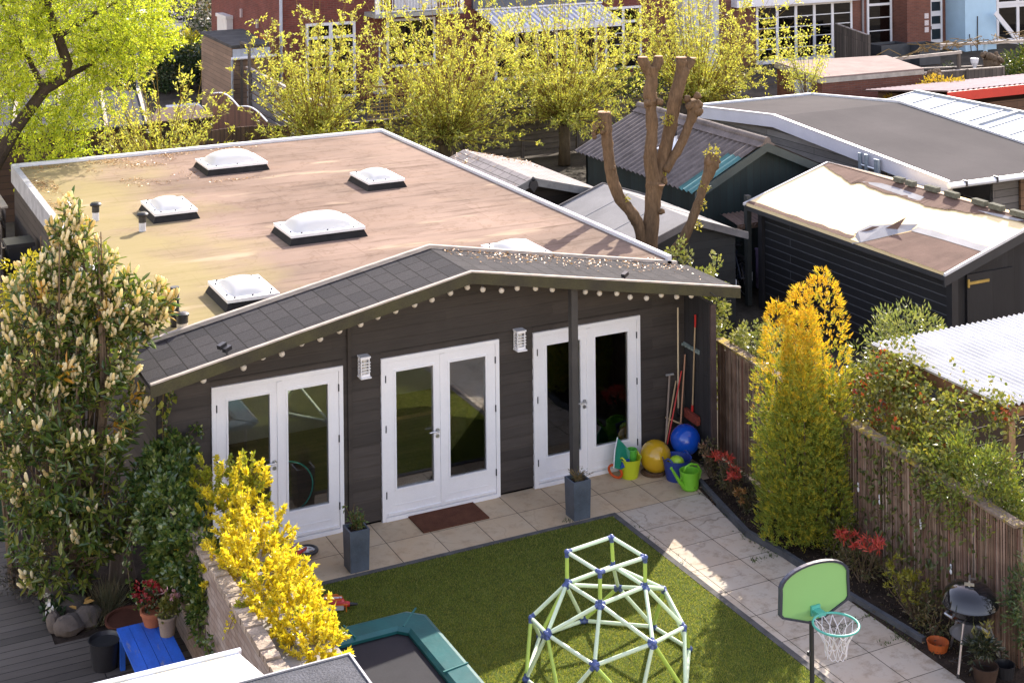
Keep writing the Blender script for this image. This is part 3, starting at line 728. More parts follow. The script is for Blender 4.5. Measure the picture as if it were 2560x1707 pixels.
# watering can
t = thing('watering_can', 'bright green plastic watering can in front of the navy tub', 'watering can', (11.0,-1.02,0))
M_can = mat("can_green", (.17,.47,.03), .38, .06, 3, fine=.04)
w = MB(); w.lathe([(.10,0),(.12,.02),(.135,.22),(.14,.255),(.128,.256),(.123,.22),(.105,.06),(0,.05)], (11.02,-1.02,0), 28); part('body', w, M_can, t, smooth=AUTO)
w = MB(); w.tube([(10.93,-1.04,.05),(10.84,-1.05,.14),(10.72,-1.06,.33),(10.70,-1.06,.36)], [.035,.026,.016,.02], 12); part('spout', w, M_can, t, smooth=AUTO)
w = MB(); w.tube([(10.93,-1.03,.255),(10.95,-1.03,.31),(11.04,-1.02,.335),(11.15,-1.01,.30),(11.215,-1.0,.20),(11.19,-1.0,.11),(11.13,-1.0,.08)], .016, 10); part('handle', w, M_can, t, smooth=True)
w = MB(); w.bar((10.83,-1.05,.155),(10.92,-1.03,.20),.014,.02); part('brace', w, M_can, t)

# tools
M_ash = mat("ash_handle", (.42,.30,.17), .6, .15, 4, stretch=(4,4,.4))
M_red = mat("red_plastic", (.50,.025,.02), .4, .08, 3)
def tool(name, lab, cat, p, q, r, m): 
    t = thing(name, lab, cat, q if q[2] < p[2] else p, 'garden tools leaning in the studio corner')
    w = MB(); w.tube([p, q], r, 10); part('shaft', w, m, t); return t
t = tool('squeegee', 'long cream poled squeegee hanging upright at the studio corner', 'squeegee', (11.475,-.055,2.14), (11.462,-.06,.70), .013, mat("cream_pole", (.62,.50,.33), .5, .1, 3))
w = MB(); w.lathe([(.012,-.06),(.02,-.05),(.02,.02),(.013,.05)], (11.462,-.06,.66), 10); w.bar((11.462,-.16,.61),(11.462,-.01,.61),.02,.05); part('head', w, M_black, t)
t = tool('broom', 'wooden broom with a red head hanging on the dark wing wall', 'broom', (11.565,-.36,1.98), (11.565,-.27,.74), .0115, M_ash)
w = MB(); w.tube([(11.565,-.37,2.11),(11.565,-.36,1.93)], [.016,.013], 10); w.tube([(11.565,-.27,.80),(11.565,-.265,.71)], .018, 10); part('sleeve', w, M_red, t, split=1)
w = MB(); w.bar((11.555,-.10,.69),(11.555,-.44,.66),.05,.05); w.bar((11.555,-.11,.63),(11.555,-.44,.605),.06,.08); part('head', w, mat("dusty_red_bristle", (.23,.055,.04), .9, .25, 30), t)
t = tool('stick', 'plain pinkish wooden broom handle leaning in the corner', 'handle', (11.56,-.10,1.47), (11.33,-.30,.40), .012, mat("pink_wood", (.40,.21,.12), .6, .15, 4))
t = tool('pole', 'red metal pole leaning behind the gold ball', 'pole', (11.51,-.08,1.235), (11.17,-.22,.30), .011, M_red)
t = tool('spade', 'spade with a grey T handle standing behind the gold ball', 'spade', (11.32,-.06,1.20), (11.17,-.18,.30), .015, mat("grey_wood", (.27,.21,.17), .7, .15, 4))
w = MB(); w.tube([(11.26,-.065,1.21),(11.385,-.065,1.205)], .016, 8); part('grip', w, mat("grey_grip", (.30,.29,.27), .6, .1, 4), t)
w = MB(); w.prism([(11.08,-.20,.32),(11.25,-.17,.32),(11.24,-.20,.03),(11.16,-.22,.0),(11.08,-.23,.03)], (0,.012,0)); part('blade', w, M_dark, t)
t = tool('rake', 'thin brown rake leaning left of the red pole', 'rake', (11.43,-.055,1.10), (11.06,-.24,.02), .011, M_ash)
w = MB(); w.bar((11.22,-.10,.63),(11.46,-.26,.52),.02,.02); 
part('cross_bar', w, M_ash, t)
w = MB(); w.bar((11.59,.0,1.60),(11.59,-.42,1.585),.015,.06)
for k in range(5): w.bar((11.57,-.04-.085*k,1.60),(11.545,-.04-.085*k,1.60),.02,.035)
solo('tool_rack', 'grey slotted tool rack fixed to the dark wing wall', 'tool rack', w, mat("rack_grey", (.22,.27,.26), .5, .15, 6))

# balance bike lying on its side
t = thing('balance_bike', 'small red and lilac child bike lying on its side by the left door', 'child bike', (5.5,-.45,0))
def lying_wheel(cx, cy, r, z):
    w = MB(); w.torus((cx,cy,z), r, .026, (.12,.05,1), 28, 10); wh = part('wheel', w, M_black, t, smooth=True)
    w = MB(); w.torus((cx,cy,z), r-.03, .010, (.12,.05,1), 28, 8)
    for k in range(5): a = k*1.2566; w.bar((cx,cy,z),(cx+(r-.03)*math.cos(a),cy+(r-.03)*math.sin(a),z-.0),.012,.012)
    w.lathe([(.03,-.02),(.03,.03),(0,.035)], (cx,cy,z), 12); part('rim', w, M_white, wh)
lying_wheel(5.76,-.45,.13,.06); lying_wheel(5.20,-.62,.13,.05)
w = MB(); w.tube([(5.76,-.45,.09),(5.64,-.55,.10),(5.48,-.60,.10),(5.3,-.62,.09),(5.2,-.62,.08)], .02, 10); w.tube([(5.64,-.55,.10),(5.60,-.42,.11),(5.52,-.33,.12)], .018, 10); part('frame', w, M_red, t, smooth=True)
w = MB(); w.prism([(5.50,-.42,.12),(5.64,-.40,.12),(5.66,-.25,.12),(5.58,-.18,.12),(5.50,-.24,.12)], (0,0,.035)); part('number_plate', w, mat("lilac_plastic", (.42,.33,.55), .45, .06, 3), t)
w = MB(); w.tube([(5.45,-.18,.08),(5.55,-.28,.12),(5.5,-.42,.16),(5.42,-.5,.2)], .012, 8); part('handlebar', w, M_dark, t, smooth=True)

# toy blaster on the lawn
t = thing('toy_blaster', 'red and white toy blaster with orange wire guard lying on the lawn', 'toy', (5.62,-1.93,0))
def at(u, v, z): # along / across the toy
    return (5.42+.93*u*.5-.02*v, -1.79-.36*u*.5-1.0*v*.30, z)
w = MB(); w.tube([at(.02,0,.07),at(.15,0,.07),at(.2,0,.075),at(.62,0,.075),at(.68,0,.06),at(.80,0,.055)], [.03,.045,.05,.05,.035,.028], 14); part('barrel', w, M_red, t, smooth=AUTO)
w = MB(); w.tube([at(.80,0,.055),at(.98,0,.05)], [.022,.012], 10); part('nozzle', w, M_black, t)
w = MB(); w.bar(at(-.02,-.26,.05),at(.10,-.26,.05),.05,.03); w.bar(at(.18,-.26,.075),at(.66,-.26,.075),.045,.05); w.bar(at(.2,.26,.06),at(.62,.26,.06),.03,.05); part('shell', w, mat("pale_grey_plastic", (.62,.62,.66), .4, .05, 3), t)
w = MB()
for u0, u1, vv, zz in ((.15,.68,.36,.10),(.26,.56,.22,.14)):
    w.tube([at(u0,-vv,zz),at(u1,-vv,zz),at(u1,vv,zz),at(u0,vv,zz),at(u0,-vv,zz)], .007, 6)
for u in (.18,.66): w.tube([at(u,-.36,.02),at(u,-.36,.10)], .006, 6); w.tube([at(u,.36,.02),at(u,.36,.10)], .006, 6)
part('wire_guard', w, mat("orange_wire", (.70,.16,.01), .45, .05, 3), t)

# trampoline
t = thing('trampoline', 'rectangular trampoline with a teal padded edge and black jumping mat', 'trampoline', (4.9,-5.2,0))
x0, x1, y0, y1, zt, ch, pw = 4.35, 6.215, -7.0, -3.02, .40, .16, .30
def octo(i, z): 
    a, b_, c_, d = x0+i, x1-i, y0+i, y1-i; q = ch-.41*i*.55
    q = max(.02, q)
    return [(a+q,c_,z),(b_-q,c_,z),(b_,c_+q,z),(b_,d-q,z),(b_-q,d,z),(a+q,d,z),(a,d-q,z),(a,c_+q,z)]
M_teal = mat("teal_vinyl", (.008,.085,.085), .35, .2, 3, fine=.12, bump=.15, bscale=9)
V = octo(-.02,zt-.045)+octo(0.0,zt)+octo(.04,zt+.015)+octo(pw-.04,zt+.012)+octo(pw,zt-.02)+octo(pw,zt-.05)
F = [(r*8+k, r*8+(k+1)%8, (r+1)*8+(k+1)%8, (r+1)*8+k) for r in range(5) for k in range(8)]
w = MB(); w.add(V, F); part('edge_pad', w, M_teal, t)
w = MB()
for (p, q) in (((x1-.05,y1-.0,zt+.012),(x1-pw-.02,y1-pw+.0,zt+.014)),((x1-.01,-4.30,zt+.02),(x1-pw,-4.34,zt+.018)),((5.33,y1,zt+.02),(5.36,y1-pw,zt+.018)),((x1-.01,-5.6,zt+.02),(x1-pw,-5.63,zt+.018))): w.bar(p, q, .018,.012)
part('pad_seam', w, mat("teal_seam", (.012,.12,.115), .4, .1, 4), t, split=1)
w = MB(); w.add(octo(pw-.03,zt-.06), [tuple(range(8))]); part('jumping_mat', w, mat("black_mesh_mat", (.030,.029,.033), .75, .12, 3, bump=.1, bscale=300), t)
w = MB(); o8 = octo(.08,zt-.07); w.tube([Vector(p) for p in o8+[o8[0],o8[1]]], .022, 8); part('frame', w, M_steel, t)
for (lx,ly) in ((x0+.2,y1-.1),(x1-.2,y1-.1),(x0+.2,y0+.1),(x1-.2,y0+.1)):
    w = MB(); w.tube([(lx,ly,.0),(lx,ly,zt-.06)], .022, 8); part('leg', w, M_steel, t)

# climbing dome
t = thing('climbing_dome', 'pale green geometric climbing frame with blue joints standing on the lawn', 'climbing frame', (7.82,-4.37,0))
M_tubeL = mat("pale_green_tube", (.62,.74,.52), .35, .06, 3, fine=.04)
M_tubeD = mat("lime_tube", (.42,.56,.10), .35, .06, 3, fine=.04)
M_node = mat("blue_joint", (.075,.11,.27), .35, .15, 6)
Tn = [(8.054,-4.039,1.2),(7.459,-4.119,1.2),(7.547,-4.672,1.2),(8.133,-4.609,1.2)]
Bn = [(8.071,-4.037,.88),(7.443,-4.142,.88),(7.535,-4.693,.88),(8.145,-4.584,.88)]
Mn = [(8.312,-3.728,.46),(7.732,-3.573,.55),(7.076,-4.010,.54),(7.028,-4.469,.59),(7.303,-4.973,.44),(7.875,-5.173,.62),(8.528,-4.742,.43),(8.606,-4.218,.59)]
Gn = [(7.82+.93*math.cos(R(a)), -4.37+.93*math.sin(R(a)), .035) for a in (78,115,171,208,258,297,352,28)]
edges = [(Tn[i],Tn[(i+1)%4],0) for i in range(4)]+[(Bn[i],Bn[(i+1)%4],0) for i in range(4)]
edges += [(Tn[i],Bn[i],1) for i in range(4)]
for i, ks in enumerate(((7,0,1),(1,2,3),(3,4,5),(5,6,7))): edges += [(Bn[i],Mn[k],0) for k in ks]
edges += [(Mn[i],Mn[(i+1)%8],0) for i in range(8)]
for i in range(8): edges += [(Mn[i],Gn[i],1),(Mn[i],Gn[(i-1)%8],0)]
edges += [(Gn[i],Gn[(i+1)%8],0) for i in range(8)]
for p, q, k in edges:
    w = MB(); w.tube([p, q], .021, 10); part('tube', w, M_tubeD if k else M_tubeL, t, smooth=AUTO)
for nn in Tn+Bn+Mn+Gn:
    w = MB(); w.ball(nn, .031 if nn[2] > .05 else (.042,.042,.034), 12, 8)
    for p, q, k in edges:
        for a, b_ in ((p,q),(q,p)):
            if a == nn: d = (Vector(b_)-Vector(a)).normalized(); w.tube([Vector(a), Vector(a)+d*.055], .0235, 10)
    part('joint', w, M_node, t, smooth=AUTO)

# basketball hoop
hx, hy = 9.31, -5.90
t = thing('basketball_hoop', 'green backboard basketball hoop on a black pole at the lawn edge', 'basketball hoop', (hx,hy,0))
w = MB(); w.tube([(hx,hy,0),(hx,hy,1.25)], .024, 14); w.lathe([(.2,0),(.2,.03),(.05,.06)], (hx,hy,.0), 20); w.box(hx-.05,hx-.02,hy-.015,hy+.015,.50,.54); part('pole', w, M_dark, t, smooth=AUTO)
def board_poly(s, y):
    P_ = [(-.43,1.235)]
    for k in range(1, 16):
        a = math.pi*(1-k/16); P_.append((.44*math.cos(a)*1.0, 1.235+.225*math.sin(a)**.8))
    P_ += [(.43,1.235),(.44,1.02),(.41,.985),(.09,.865),(-.09,.865),(-.41,.985),(-.44,1.02)]
    cx, cz = 0, 1.15
    return [(hx+(u-cx)*s, y, cz+(v-cz)*s) for u, v in P_]
w = MB(); w.prism(board_poly(.935,-5.955), (0,.02,0)); part('backboard', w, mat("leaf_green_panel", (.235,.465,.155), .5, .02, 2, fine=.02), t)
o_, i_ = board_poly(1.0,-5.97), board_poly(.935,-5.97); o2, i2 = board_poly(1.0,-5.93), board_poly(.935,-5.93); k = len(o_)
w = MB(); V = o_+i_+o2+i2
F = []
for i in range(k):
    j = (i+1)%k; F += [(i,j,k+j,k+i),(2*k+j,2*k+i,3*k+i,3*k+j),(j,i,2*k+i,2*k+j),(k+i,k+j,3*k+j,3*k+i)]
w.add(V, F); part('edge_frame', w, mat("navy_edging", (.035,.04,.06), .3, .1, 4), t)
M_rim = mat("mint_metal", (.10,.45,.36), .35, .06, 3)
rc = (hx,-6.29,.985)
w = MB(); w.torus(rc, .225, .012, (0,0,1), 40, 8); part('rim', w, M_rim, t, smooth=True)
w = MB(); w.prism([(hx-.055,-5.956,.93),(hx+.055,-5.956,.93),(hx+.055,-5.956,1.03),(hx-.055,-5.956,1.03)], (0,-.02,0)); w.box(hx-.045,hx+.045,-6.08,-5.976,.965,1.0); part('bracket', w, M_rim, t)
w = MB(); m_ = 12
def ring(k, j): 
    r_ = (.222,.165,.115,.105)[j]; z = (.975,.90,.80,.70)[j]; a = 2*math.pi*(k+.5*j)/m_
    return (rc[0]+r_*math.cos(a)+.01*math.sin(k*3+j), rc[1]+r_*math.sin(a), z+.012*math.sin(k*5))
for j in range(3):
    for k in range(m_): w.tube([ring(k,j),ring(k,j+1)], .0045, 5); w.tube([ring(k+1,j),ring(k,j+1)], .0045, 5)
for k in range(m_): p, q = ring(k,3), ring(k+1,3); w.tube([p,((p[0]+q[0])/2,(p[1]+q[1])/2,.665),q], .0045, 5)
part('net', w, mat("white_cord", (.70,.67,.68), .7, .05, 5), t)

# kettle barbecue
bx, by, bz = 11.25, -6.08, .655
t = thing('kettle_barbecue', 'black enamel kettle barbecue on three legs beside the reed fence', 'barbecue', (bx,by,0))
M_enam = mat("black_enamel", (.010,.010,.012), .08, .1, 3, fine=.02, coat=.5)
w = MB(); w.lathe([(0,-.20),(.12,-.185),(.21,-.13),(.265,-.05),(.285,0),(.29,.005),(.285,.012)], (bx,by,bz), 40, cap=False); part('bowl', w, M_enam, t, smooth=AUTO)
w = MB(); w.lathe([(.293,.0),(.297,.012),(.288,.03),(.262,.10),(.20,.165),(.12,.20),(.0,.215)], (bx,by,bz), 40, cap=False); lid = part('lid', w, M_enam, t, smooth=AUTO)
w = MB(); w.tube([(bx-.05,by-.05,bz+.205),(bx-.05,by-.05,bz+.255),(bx+.05,by+.05,bz+.255),(bx+.05,by+.05,bz+.205)], .011, 8)
w.prism([(bx-.09,by-.02,bz+.215),(bx-.02,by-.09,bz+.215),(bx-.02,by-.09,bz+.245),(bx-.09,by-.02,bz+.245)], (.01,.01,0)); part('handle', w, M_steel, lid)
w = MB(); w.lathe([(.04,0),(.04,.006),(0,.008)], (bx+.1,by+.06,bz+.192), 14); part('vent_disc', w, M_steel, lid)
for a in (205, 325, 85):
    ca, sa = math.cos(R(a)), math.sin(R(a))
    w = MB(); w.tube([(bx+.17*ca,by+.17*sa,bz-.14),(bx+.33*ca,by+.33*sa,.02)], .013, 10); lg = part('leg', w, M_steel, t)
    w = MB(); w.tube([(bx+.325*ca,by+.325*sa,.04),(bx+.335*ca,by+.335*sa,.0)], .017, 10); part('leg_cap', w, M_black, lg)
w = MB(); w.lathe([(.0,0),(.19,.012),(.21,.03),(.19,.016)], (bx,by,.30), 30); part('ash_catcher', w, mat("dull_aluminium", (.42,.42,.42), .4, .1, 5, metal=.7), t)
w = MB(); w.tube([(bx-.28,by-.07,bz-.03),(bx-.36,by-.12,bz-.02),(bx-.36,by-.02,bz-.02),(bx-.285,by+.02,bz-.03)], .012, 8); part('side_handle', w, M_steel, t)
w = MB(); w.tube([(bx-.02,by-.3,.13),(bx-.3,by-.02,.12),(bx+.28,by-.02,.14)], .004, 5); part('wire_shelf', w, M_dark, t)
w = MB(); w.lathe([(.10,0),(.12,.09),(.11,.09),(.09,.01)], (11.13,-5.72,.02), 16); solo('plant_pot', 'bright orange pot in the shade behind the barbecue', 'pot', w, mat("orange_pot", (.45,.10,.02), .6, .1, 3))
w = MB(); w.lathe([(.085,0),(.11,.15),(.10,.15),(.08,.02)], (11.38,-6.44,.0), 16); solo('plant_pot', 'small round black pot at the foot of the reed fence by the barbecue', 'pot', w, M_black)
t = thing('potted_shrub', 'dark leaved shrub in a brown pot in front of the barbecue', 'potted plant', (11.13,-6.42,0))
w = MB(); w.lathe([(.10,0),(.14,.19),(.125,.19),(.10,.03)], (11.13,-6.42,0), 20); part('pot', w, mat("brown_pot", (.055,.035,.025), .7, .2, 4), t, smooth=AUTO)
w = MB(); P, D = clumps((11.13,-6.40,.38), (.17,.17,.2), 26, .05, 16, .4); leaves(w, P, D, rng.uniform(.05,.085,len(P)), .024)
part('foliage', w, leaf("dark_leaves", [(.012,.022,.012),(.025,.035,.014),(.05,.05,.02)], .15, .35), t)
w = MB(); P = np.array([(11.10,-6.50,.52),(11.22,-6.36,.54),(11.05,-6.36,.5)]).repeat(9,0)+rng.normal(size=(27,3))*.02; leaves(w, P, rng.normal(size=P.shape)*.5+np.array([0,0,1]), .09, .018)
part('new_shoots', w, leaf("olive_shoots", [(.20,.20,.05),(.28,.24,.07)], .3), t)
# ------------------------------------------------------------------ foliage builders
def stems(mb, base, tops, r0=.012, sag=.0, n=4, k=5):
    for q in tops:
        b_ = np.array(base)+np.array([U(-.05,.05),U(-.05,.05),0]); q = np.array(q, float)
        t = np.linspace(0,1,k)[:,None]; P = b_+(q-b_)*t; P += np.sin(t*np.pi)*np.array([U(-.06,.06),U(-.06,.06),sag])
        mb.tube(P, list(np.linspace(r0, r0*.35, k)), n)
def shrub(name, lab, cat, c, r, nc, cr, per, L, W, m, base=None, nst=10, group=None, shell=.5, up=.3, barkm=None, six=False, extra=None):
    base = base or (c[0],c[1],0.0)
    t = thing(name, lab, cat, base, group)
    P, D = clumps(c, r, nc, cr, per, shell, up)
    keep = P[:,2] > .02; P, D = P[keep], D[keep]
    w = MB(); leaves(w, P, D, rng.uniform(.7,1.3,len(P))*L, rng.uniform(.8,1.2,len(P))*W, six=six, up=(0,0,1) if six else None)
    part('foliage', w, m, t)
    w = MB(); T_, _ = cloud(c, np.array(r)*.8, nst, .4); stems(w, base, T_, .014)
    part('stem', w, barkm or M_bark, t)
    if extra: extra(t)
    return t

# ------------------------------------------------------------------ reed fence along the right border
t = thing('reed_fence', 'tall brown reed screen fence with mossy cap along the right garden border', 'fence', (11.85,-3.3,0))
FA, FB = np.array([12.05,-.20]), np.array([11.62,-6.42])
def fpt(u, off=0.0): 
    p = FA+(FB-FA)*u; return p[0]-off, p[1]
w = MB(); V = []; nr = 430
for k in range(nr):
    u = k/(nr-1); x, y = fpt(u, U(-.006,.010)); h = 1.62-.12*u+U(-.03,.015); r_ = U(.005,.009); tilt = U(-.012,.012)
    w.tube([(x,y,0),(x+U(-.006,.006),y+tilt,h)], r_, 5, cap=False)
m, nt, b = newmat("reeds"); gnode = nt.nodes.new("ShaderNodeNewGeometry")
c = ramp(nt, gnode.outputs['Random Per Island'], [(0,(.11,.065,.04)),(.3,(.23,.15,.10)),(.55,(.34,.245,.18)),(.8,(.20,.09,.06)),(1,(.42,.34,.27))])
v = coords(nt, (1,1,.8)); c = mixc(nt, 1, c, ramp(nt, noise(nt, v, 5, 5), [(.3,(.5,.47,.44)),(.65,(1,1,1))]), 'MULTIPLY')
nt.links.new(c, b.inputs['Base Color']); b.inputs['Roughness'].default_value = .75
part('reed_panel', w, m, t)
w = MB(); w.bar((*fpt(0,-.03),.8),(*fpt(1,-.03),.76),.03,1.46); part('backing_board', w, M_oldwood, t)
w = MB(); V = []
for k in range(24):
    a, b_ = k/24, (k+1)/24; p, q = fpt(a,-.02), fpt(b_,-.02)
    w.bar((p[0],p[1],1.645-.12*a+U(-.006,.006)),(q[0],q[1],1.645-.12*b_+U(-.006,.006)), .17+U(-.02,.02), .03)
m, nt, b = newmat("mossy_cap"); v = coords(nt)
c = ramp(nt, noise(nt, v, 3.5, 7, .75), [(.38,(.24,.17,.12)),(.50,(.16,.12,.085)),(.56,(.36,.26,.03)),(.72,(.40,.29,.04))]); nt.links.new(c, b.inputs['Base Color']); b.inputs['Roughness'].default_value = .95
bumpn(nt, b, noise(nt, v, 40, 5), .9, .03); part('cap', w, m, t)
for u in (.0,.235,.47,.735,.99):
    w = MB(); x, y = fpt(u,-.055); w.box(x-.03,x+.03,y-.03,y+.03,0,1.63-.12*u); part('post', w, M_wood, t)
for (x,y,z) in ((11.80,-3.62,.86),(11.77,-4.05,.88),(11.72,-4.82,.90),(11.68,-5.35,.62)):
    w = MB(); w.box(x-.02,x-.012,y-.012,y+.012,z,z+.045); w.ball((x-.016,y,z-.04),(.008,.02,.03),8,6)
    part('white_tag', w, M_white, t)

# thuja
t = thing('thuja', 'golden tipped columnar thuja standing in the bed against the reed fence', 'conifer', (11.45,-2.95,0))
ml = [leaf("thuja_gold", [(.62,.36,.02),(.70,.46,.03),(.52,.40,.03)], .45, .6), leaf("thuja_mid", [(.42,.40,.03),(.52,.42,.04),(.32,.36,.04)], .4, .6), leaf("thuja_green", [(.16,.22,.03),(.24,.30,.04),(.34,.33,.05)], .35, .6)]
w = MB()
cols = [(11.18,-2.80,2.98,.36),(11.45,-2.95,3.18,.38),(11.72,-3.04,3.36,.42),(11.58,-2.85,2.8,.40),(11.32,-3.05,2.65,.38),(11.30,-3.20,2.3,.38),(11.15,-3.0,1.9,.36),(11.72,-3.2,2.1,.36),(11.42,-2.6,2.2,.4),(11.5,-3.35,1.7,.34)]
for (cx,cy,H,rad) in cols:
    ns = 1150
    zz = H*(1-rng.power(1.1, ns)*.97); zz = np.clip(zz,.12,H)
    fr = zz/H
    rr = rad*np.clip(np.sqrt(np.clip((1-fr)*2.6,0,1))+.03, .05, 1)*(.82+.18*np.sin(fr*9+cx*7))
    an = rng.uniform(0,2*np.pi,ns); rads = rr*np.sqrt(rng.uniform(.35,1,ns))
    P = np.c_[cx+rads*np.cos(an), cy+rads*np.sin(an), zz]
    out = np.c_[np.cos(an),np.sin(an),np.full(ns,1.1)]+rng.normal(size=(ns,3))*.35
    out = nrm(out)
    side = nrm(np.cross(out, rng.normal(size=(ns,3))))
    golden = np.clip((zz-1.5)/1.5,0,1)**1.2*.9
    pick = rng.uniform(0,1,ns); mi = np.where(pick < golden, 0, np.where(pick < golden+.22+.3*np.clip(zz/2.6,0,1), 1, 2))
    for j, sp_ in enumerate((-.85,-.45,-.15,.15,.45,.85)):
        d = out+side*sp_
        st_ = P+out*.03*abs(1-abs(sp_))+rng.normal(size=(ns,3))*.008
        for q in (0,1,2):
            s_ = mi == q
            if s_.any(): leaves(w, st_[s_], d[s_], rng.uniform(.04,.075,s_.sum())*(1.15-abs(sp_)*.4), .014, mi=q)
part('foliage', w, ml, t)
w = MB(); 
for (cx,cy,H,rad) in cols: w.tube([(11.45+(cx-11.45)*.3,-2.95+(cy+2.95)*.3,0),(cx,cy,H*.4),(cx,cy,H*.7)],[.04,.02,.004],6)
part('trunk', w, M_bark, t)

# red and yellow shrubs in the bed
m_red = leaf("pieris_red", [(.50,.05,.035),(.58,.10,.06),(.42,.03,.04)], .3, .5)
m_bed = leaf("bed_leaves", [(.05,.07,.025),(.10,.10,.03),(.16,.12,.05),(.06,.05,.03)], .3)
def pieris(lab, c, r, tips, red=m_red, green=m_bed, n=40, name='pieris_shrub', tl=.09):
    t = thing(name, lab, 'shrub', (c[0],c[1],.02))
    w = MB(); P, D = clumps(c, r, n, .07, 14, .3); k = P[:,2] > .03; leaves(w, P[k], D[k], rng.uniform(.04,.07,k.sum()), .018); part('foliage', w, green, t)
    w = MB()
    for q in tips:
        k_ = 16; Q = np.array(q)+rng.normal(size=(k_,3))*.012; D = sph(k_)*.9+np.array([0,0,.45]); leaves(w, Q, D, rng.uniform(.7,1.15,k_)*tl, .017)
    part('young_leaves', w, red, t)
    w = MB(); stems(w, (c[0],c[1],0), tips, .008); part('stem', w, M_bark, t)
pieris('coral red pieris shrub between the watering can and the thuja', (11.42,-1.45,.24), (.2,.3,.22), [(11.3+U(-.10,.10),-1.35+U(-.22,.18),.50+U(-.06,.06)) for _ in range(10)]+[(11.3+U(-.08,.08),-1.62+U(-.12,.1),.36+U(-.06,.06)) for _ in range(8)])
pieris('bright red pieris shrub behind the green backboard', (11.4,-4.15,.24), (.22,.35,.25), [(11.28+U(-.06,.1),-4.05+U(-.15,.15),.52+U(-.08,.06)) for _ in range(9)]+[(11.34+U(-.08,.08),-4.42+U(-.12,.12),.56+U(-.06,.06)) for _ in range(9)])
m_ylw = leaf("yellow_green_leaves", [(.22,.21,.02),(.30,.27,.03),(.16,.17,.02)], .35)
pieris('yellow green shrub in the bed left of the barbecue', (11.35,-5.15,.28), (.2,.33,.28), [(11.3+U(-.12,.10),-5.05+U(-.28,.28),.46+U(-.22,.12)) for _ in range(46)], red=m_ylw, n=34, name='yellow_shrub', tl=.055)
pieris('pinkish green shrub beside the blue exercise ball', (11.5,-.85,.26), (.14,.2,.28), [(11.38+U(-.07,.07),-.86+U(-.13,.10),.42+U(-.14,.12)) for _ in range(14)], red=leaf("pink_green_leaves", [(.30,.15,.09),(.16,.15,.07),(.38,.16,.11)], .3), n=26, name='variegated_shrub', tl=.05)
pieris('low orange leaved shrub at the foot of the thuja', (11.32,-1.98,.16), (.14,.2,.17), [(11.2+U(-.05,.05),-1.95+U(-.12,.12),.26+U(-.10,.04)) for _ in range(10)], red=leaf("orange_leaves", [(.40,.16,.05),(.30,.20,.06)], .3), n=24, name='orange_shrub', tl=.05)
shrub('bed_shrub', 'low olive green shrub growing in the bed below the yellow shrub', 'shrub', (11.3,-5.5,.16), (.2,.3,.2), 36, .06, 12, .05, .018, m_bed, nst=8)
shrub('bed_shrub', 'straggly dark shrub in the bed between thuja and red pieris', 'shrub', (11.5,-3.65,.3), (.22,.3,.3), 44, .07, 12, .05, .018, m_bed, nst=8)
w = MB(); P = np.c_[rng.uniform(10.95,11.7,1500), rng.uniform(-6.3,-1.0,1500), rng.uniform(.0,.07,1500)]
P = P[P[:,0] > 10.98+.0*P[:,1]]; leaves(w, P, rng.normal(size=P.shape), rng.uniform(.02,.05,len(P)), .015); struct('leaf_litter', w, leaf("litter", [(.06,.04,.025),(.10,.06,.03),(.05,.05,.02)], .1), kind='stuff')
# climber on the reeds
t = thing('climber', 'thin climbing plant with green leaves spread over the reed fence', 'climbing plant', (11.7,-4.6,0))
w = MB(); s = MB()
for y0 in (-3.7,-4.0,-4.3,-4.55,-4.8,-5.05,-5.4,-5.75):
    u0 = (y0+.2)/(-6.22); pts_ = []
    yy = y0
    for k in range(9):
        u = (yy+.2)/(-6.22); x, y = fpt(min(1,max(0,u)), .035); pts_.append((x, y, .05+k*.19)); yy += U(-.10,.10)
    s.tube(pts_, .006, 5)
    for p in pts_[1:]:
        k_ = int(U(5,13)); Q = np.array(p)+rng.normal(size=(k_,3))*np.array([.03,.16,.09]); Q[:,0] = np.minimum(Q[:,0], p[0]+.01)
        leaves(w, Q, rng.normal(size=(k_,3))*.5+np.array([-.5,0,-.6]), rng.uniform(.05,.085,k_), .045)
part('foliage', w, leaf("climber_leaves", [(.06,.09,.02),(.11,.13,.03),(.16,.15,.04),(.09,.14,.03)], .35), t); part('stem', s, M_bark, t)
# rose with red young leaves over the fence top
t = thing('climbing_rose', 'climbing rose with red young leaves hanging over the fence before the corrugated carport', 'climbing plant', (12.3,-4.0,0))
w = MB(); s = MB(); r_ = MB()
arcs = [[(12.2,-3.2,0),(12.2,-3.2,1.4),(12.3,-3.0,1.8),(12.4,-3.1,2.0)],[(12.2,-3.6,0),(12.15,-3.5,1.6),(12.35,-3.55,2.0),(12.5,-3.9,2.1)],[(12.2,-3.8,0),(12.2,-3.9,1.5),(12.4,-4.2,2.0),(12.55,-4.8,2.12),(12.6,-5.4,2.12)],[(12.2,-4.0,0),(12.1,-4.1,1.4),(12.05,-4.4,1.8),(12.2,-4.8,1.9)],[(12.2,-3.4,0),(12.0,-3.0,1.4),(12.0,-2.7,1.75),(12.2,-2.4,1.95)],[(12.3,-3.7,0),(12.5,-3.9,1.6),(12.5,-3.6,2.1),(12.55,-3.4,2.3)],[(12.1,-4.2,0),(11.95,-4.4,1.4),(11.9,-4.7,1.6),(11.85,-5.0,1.65)]]
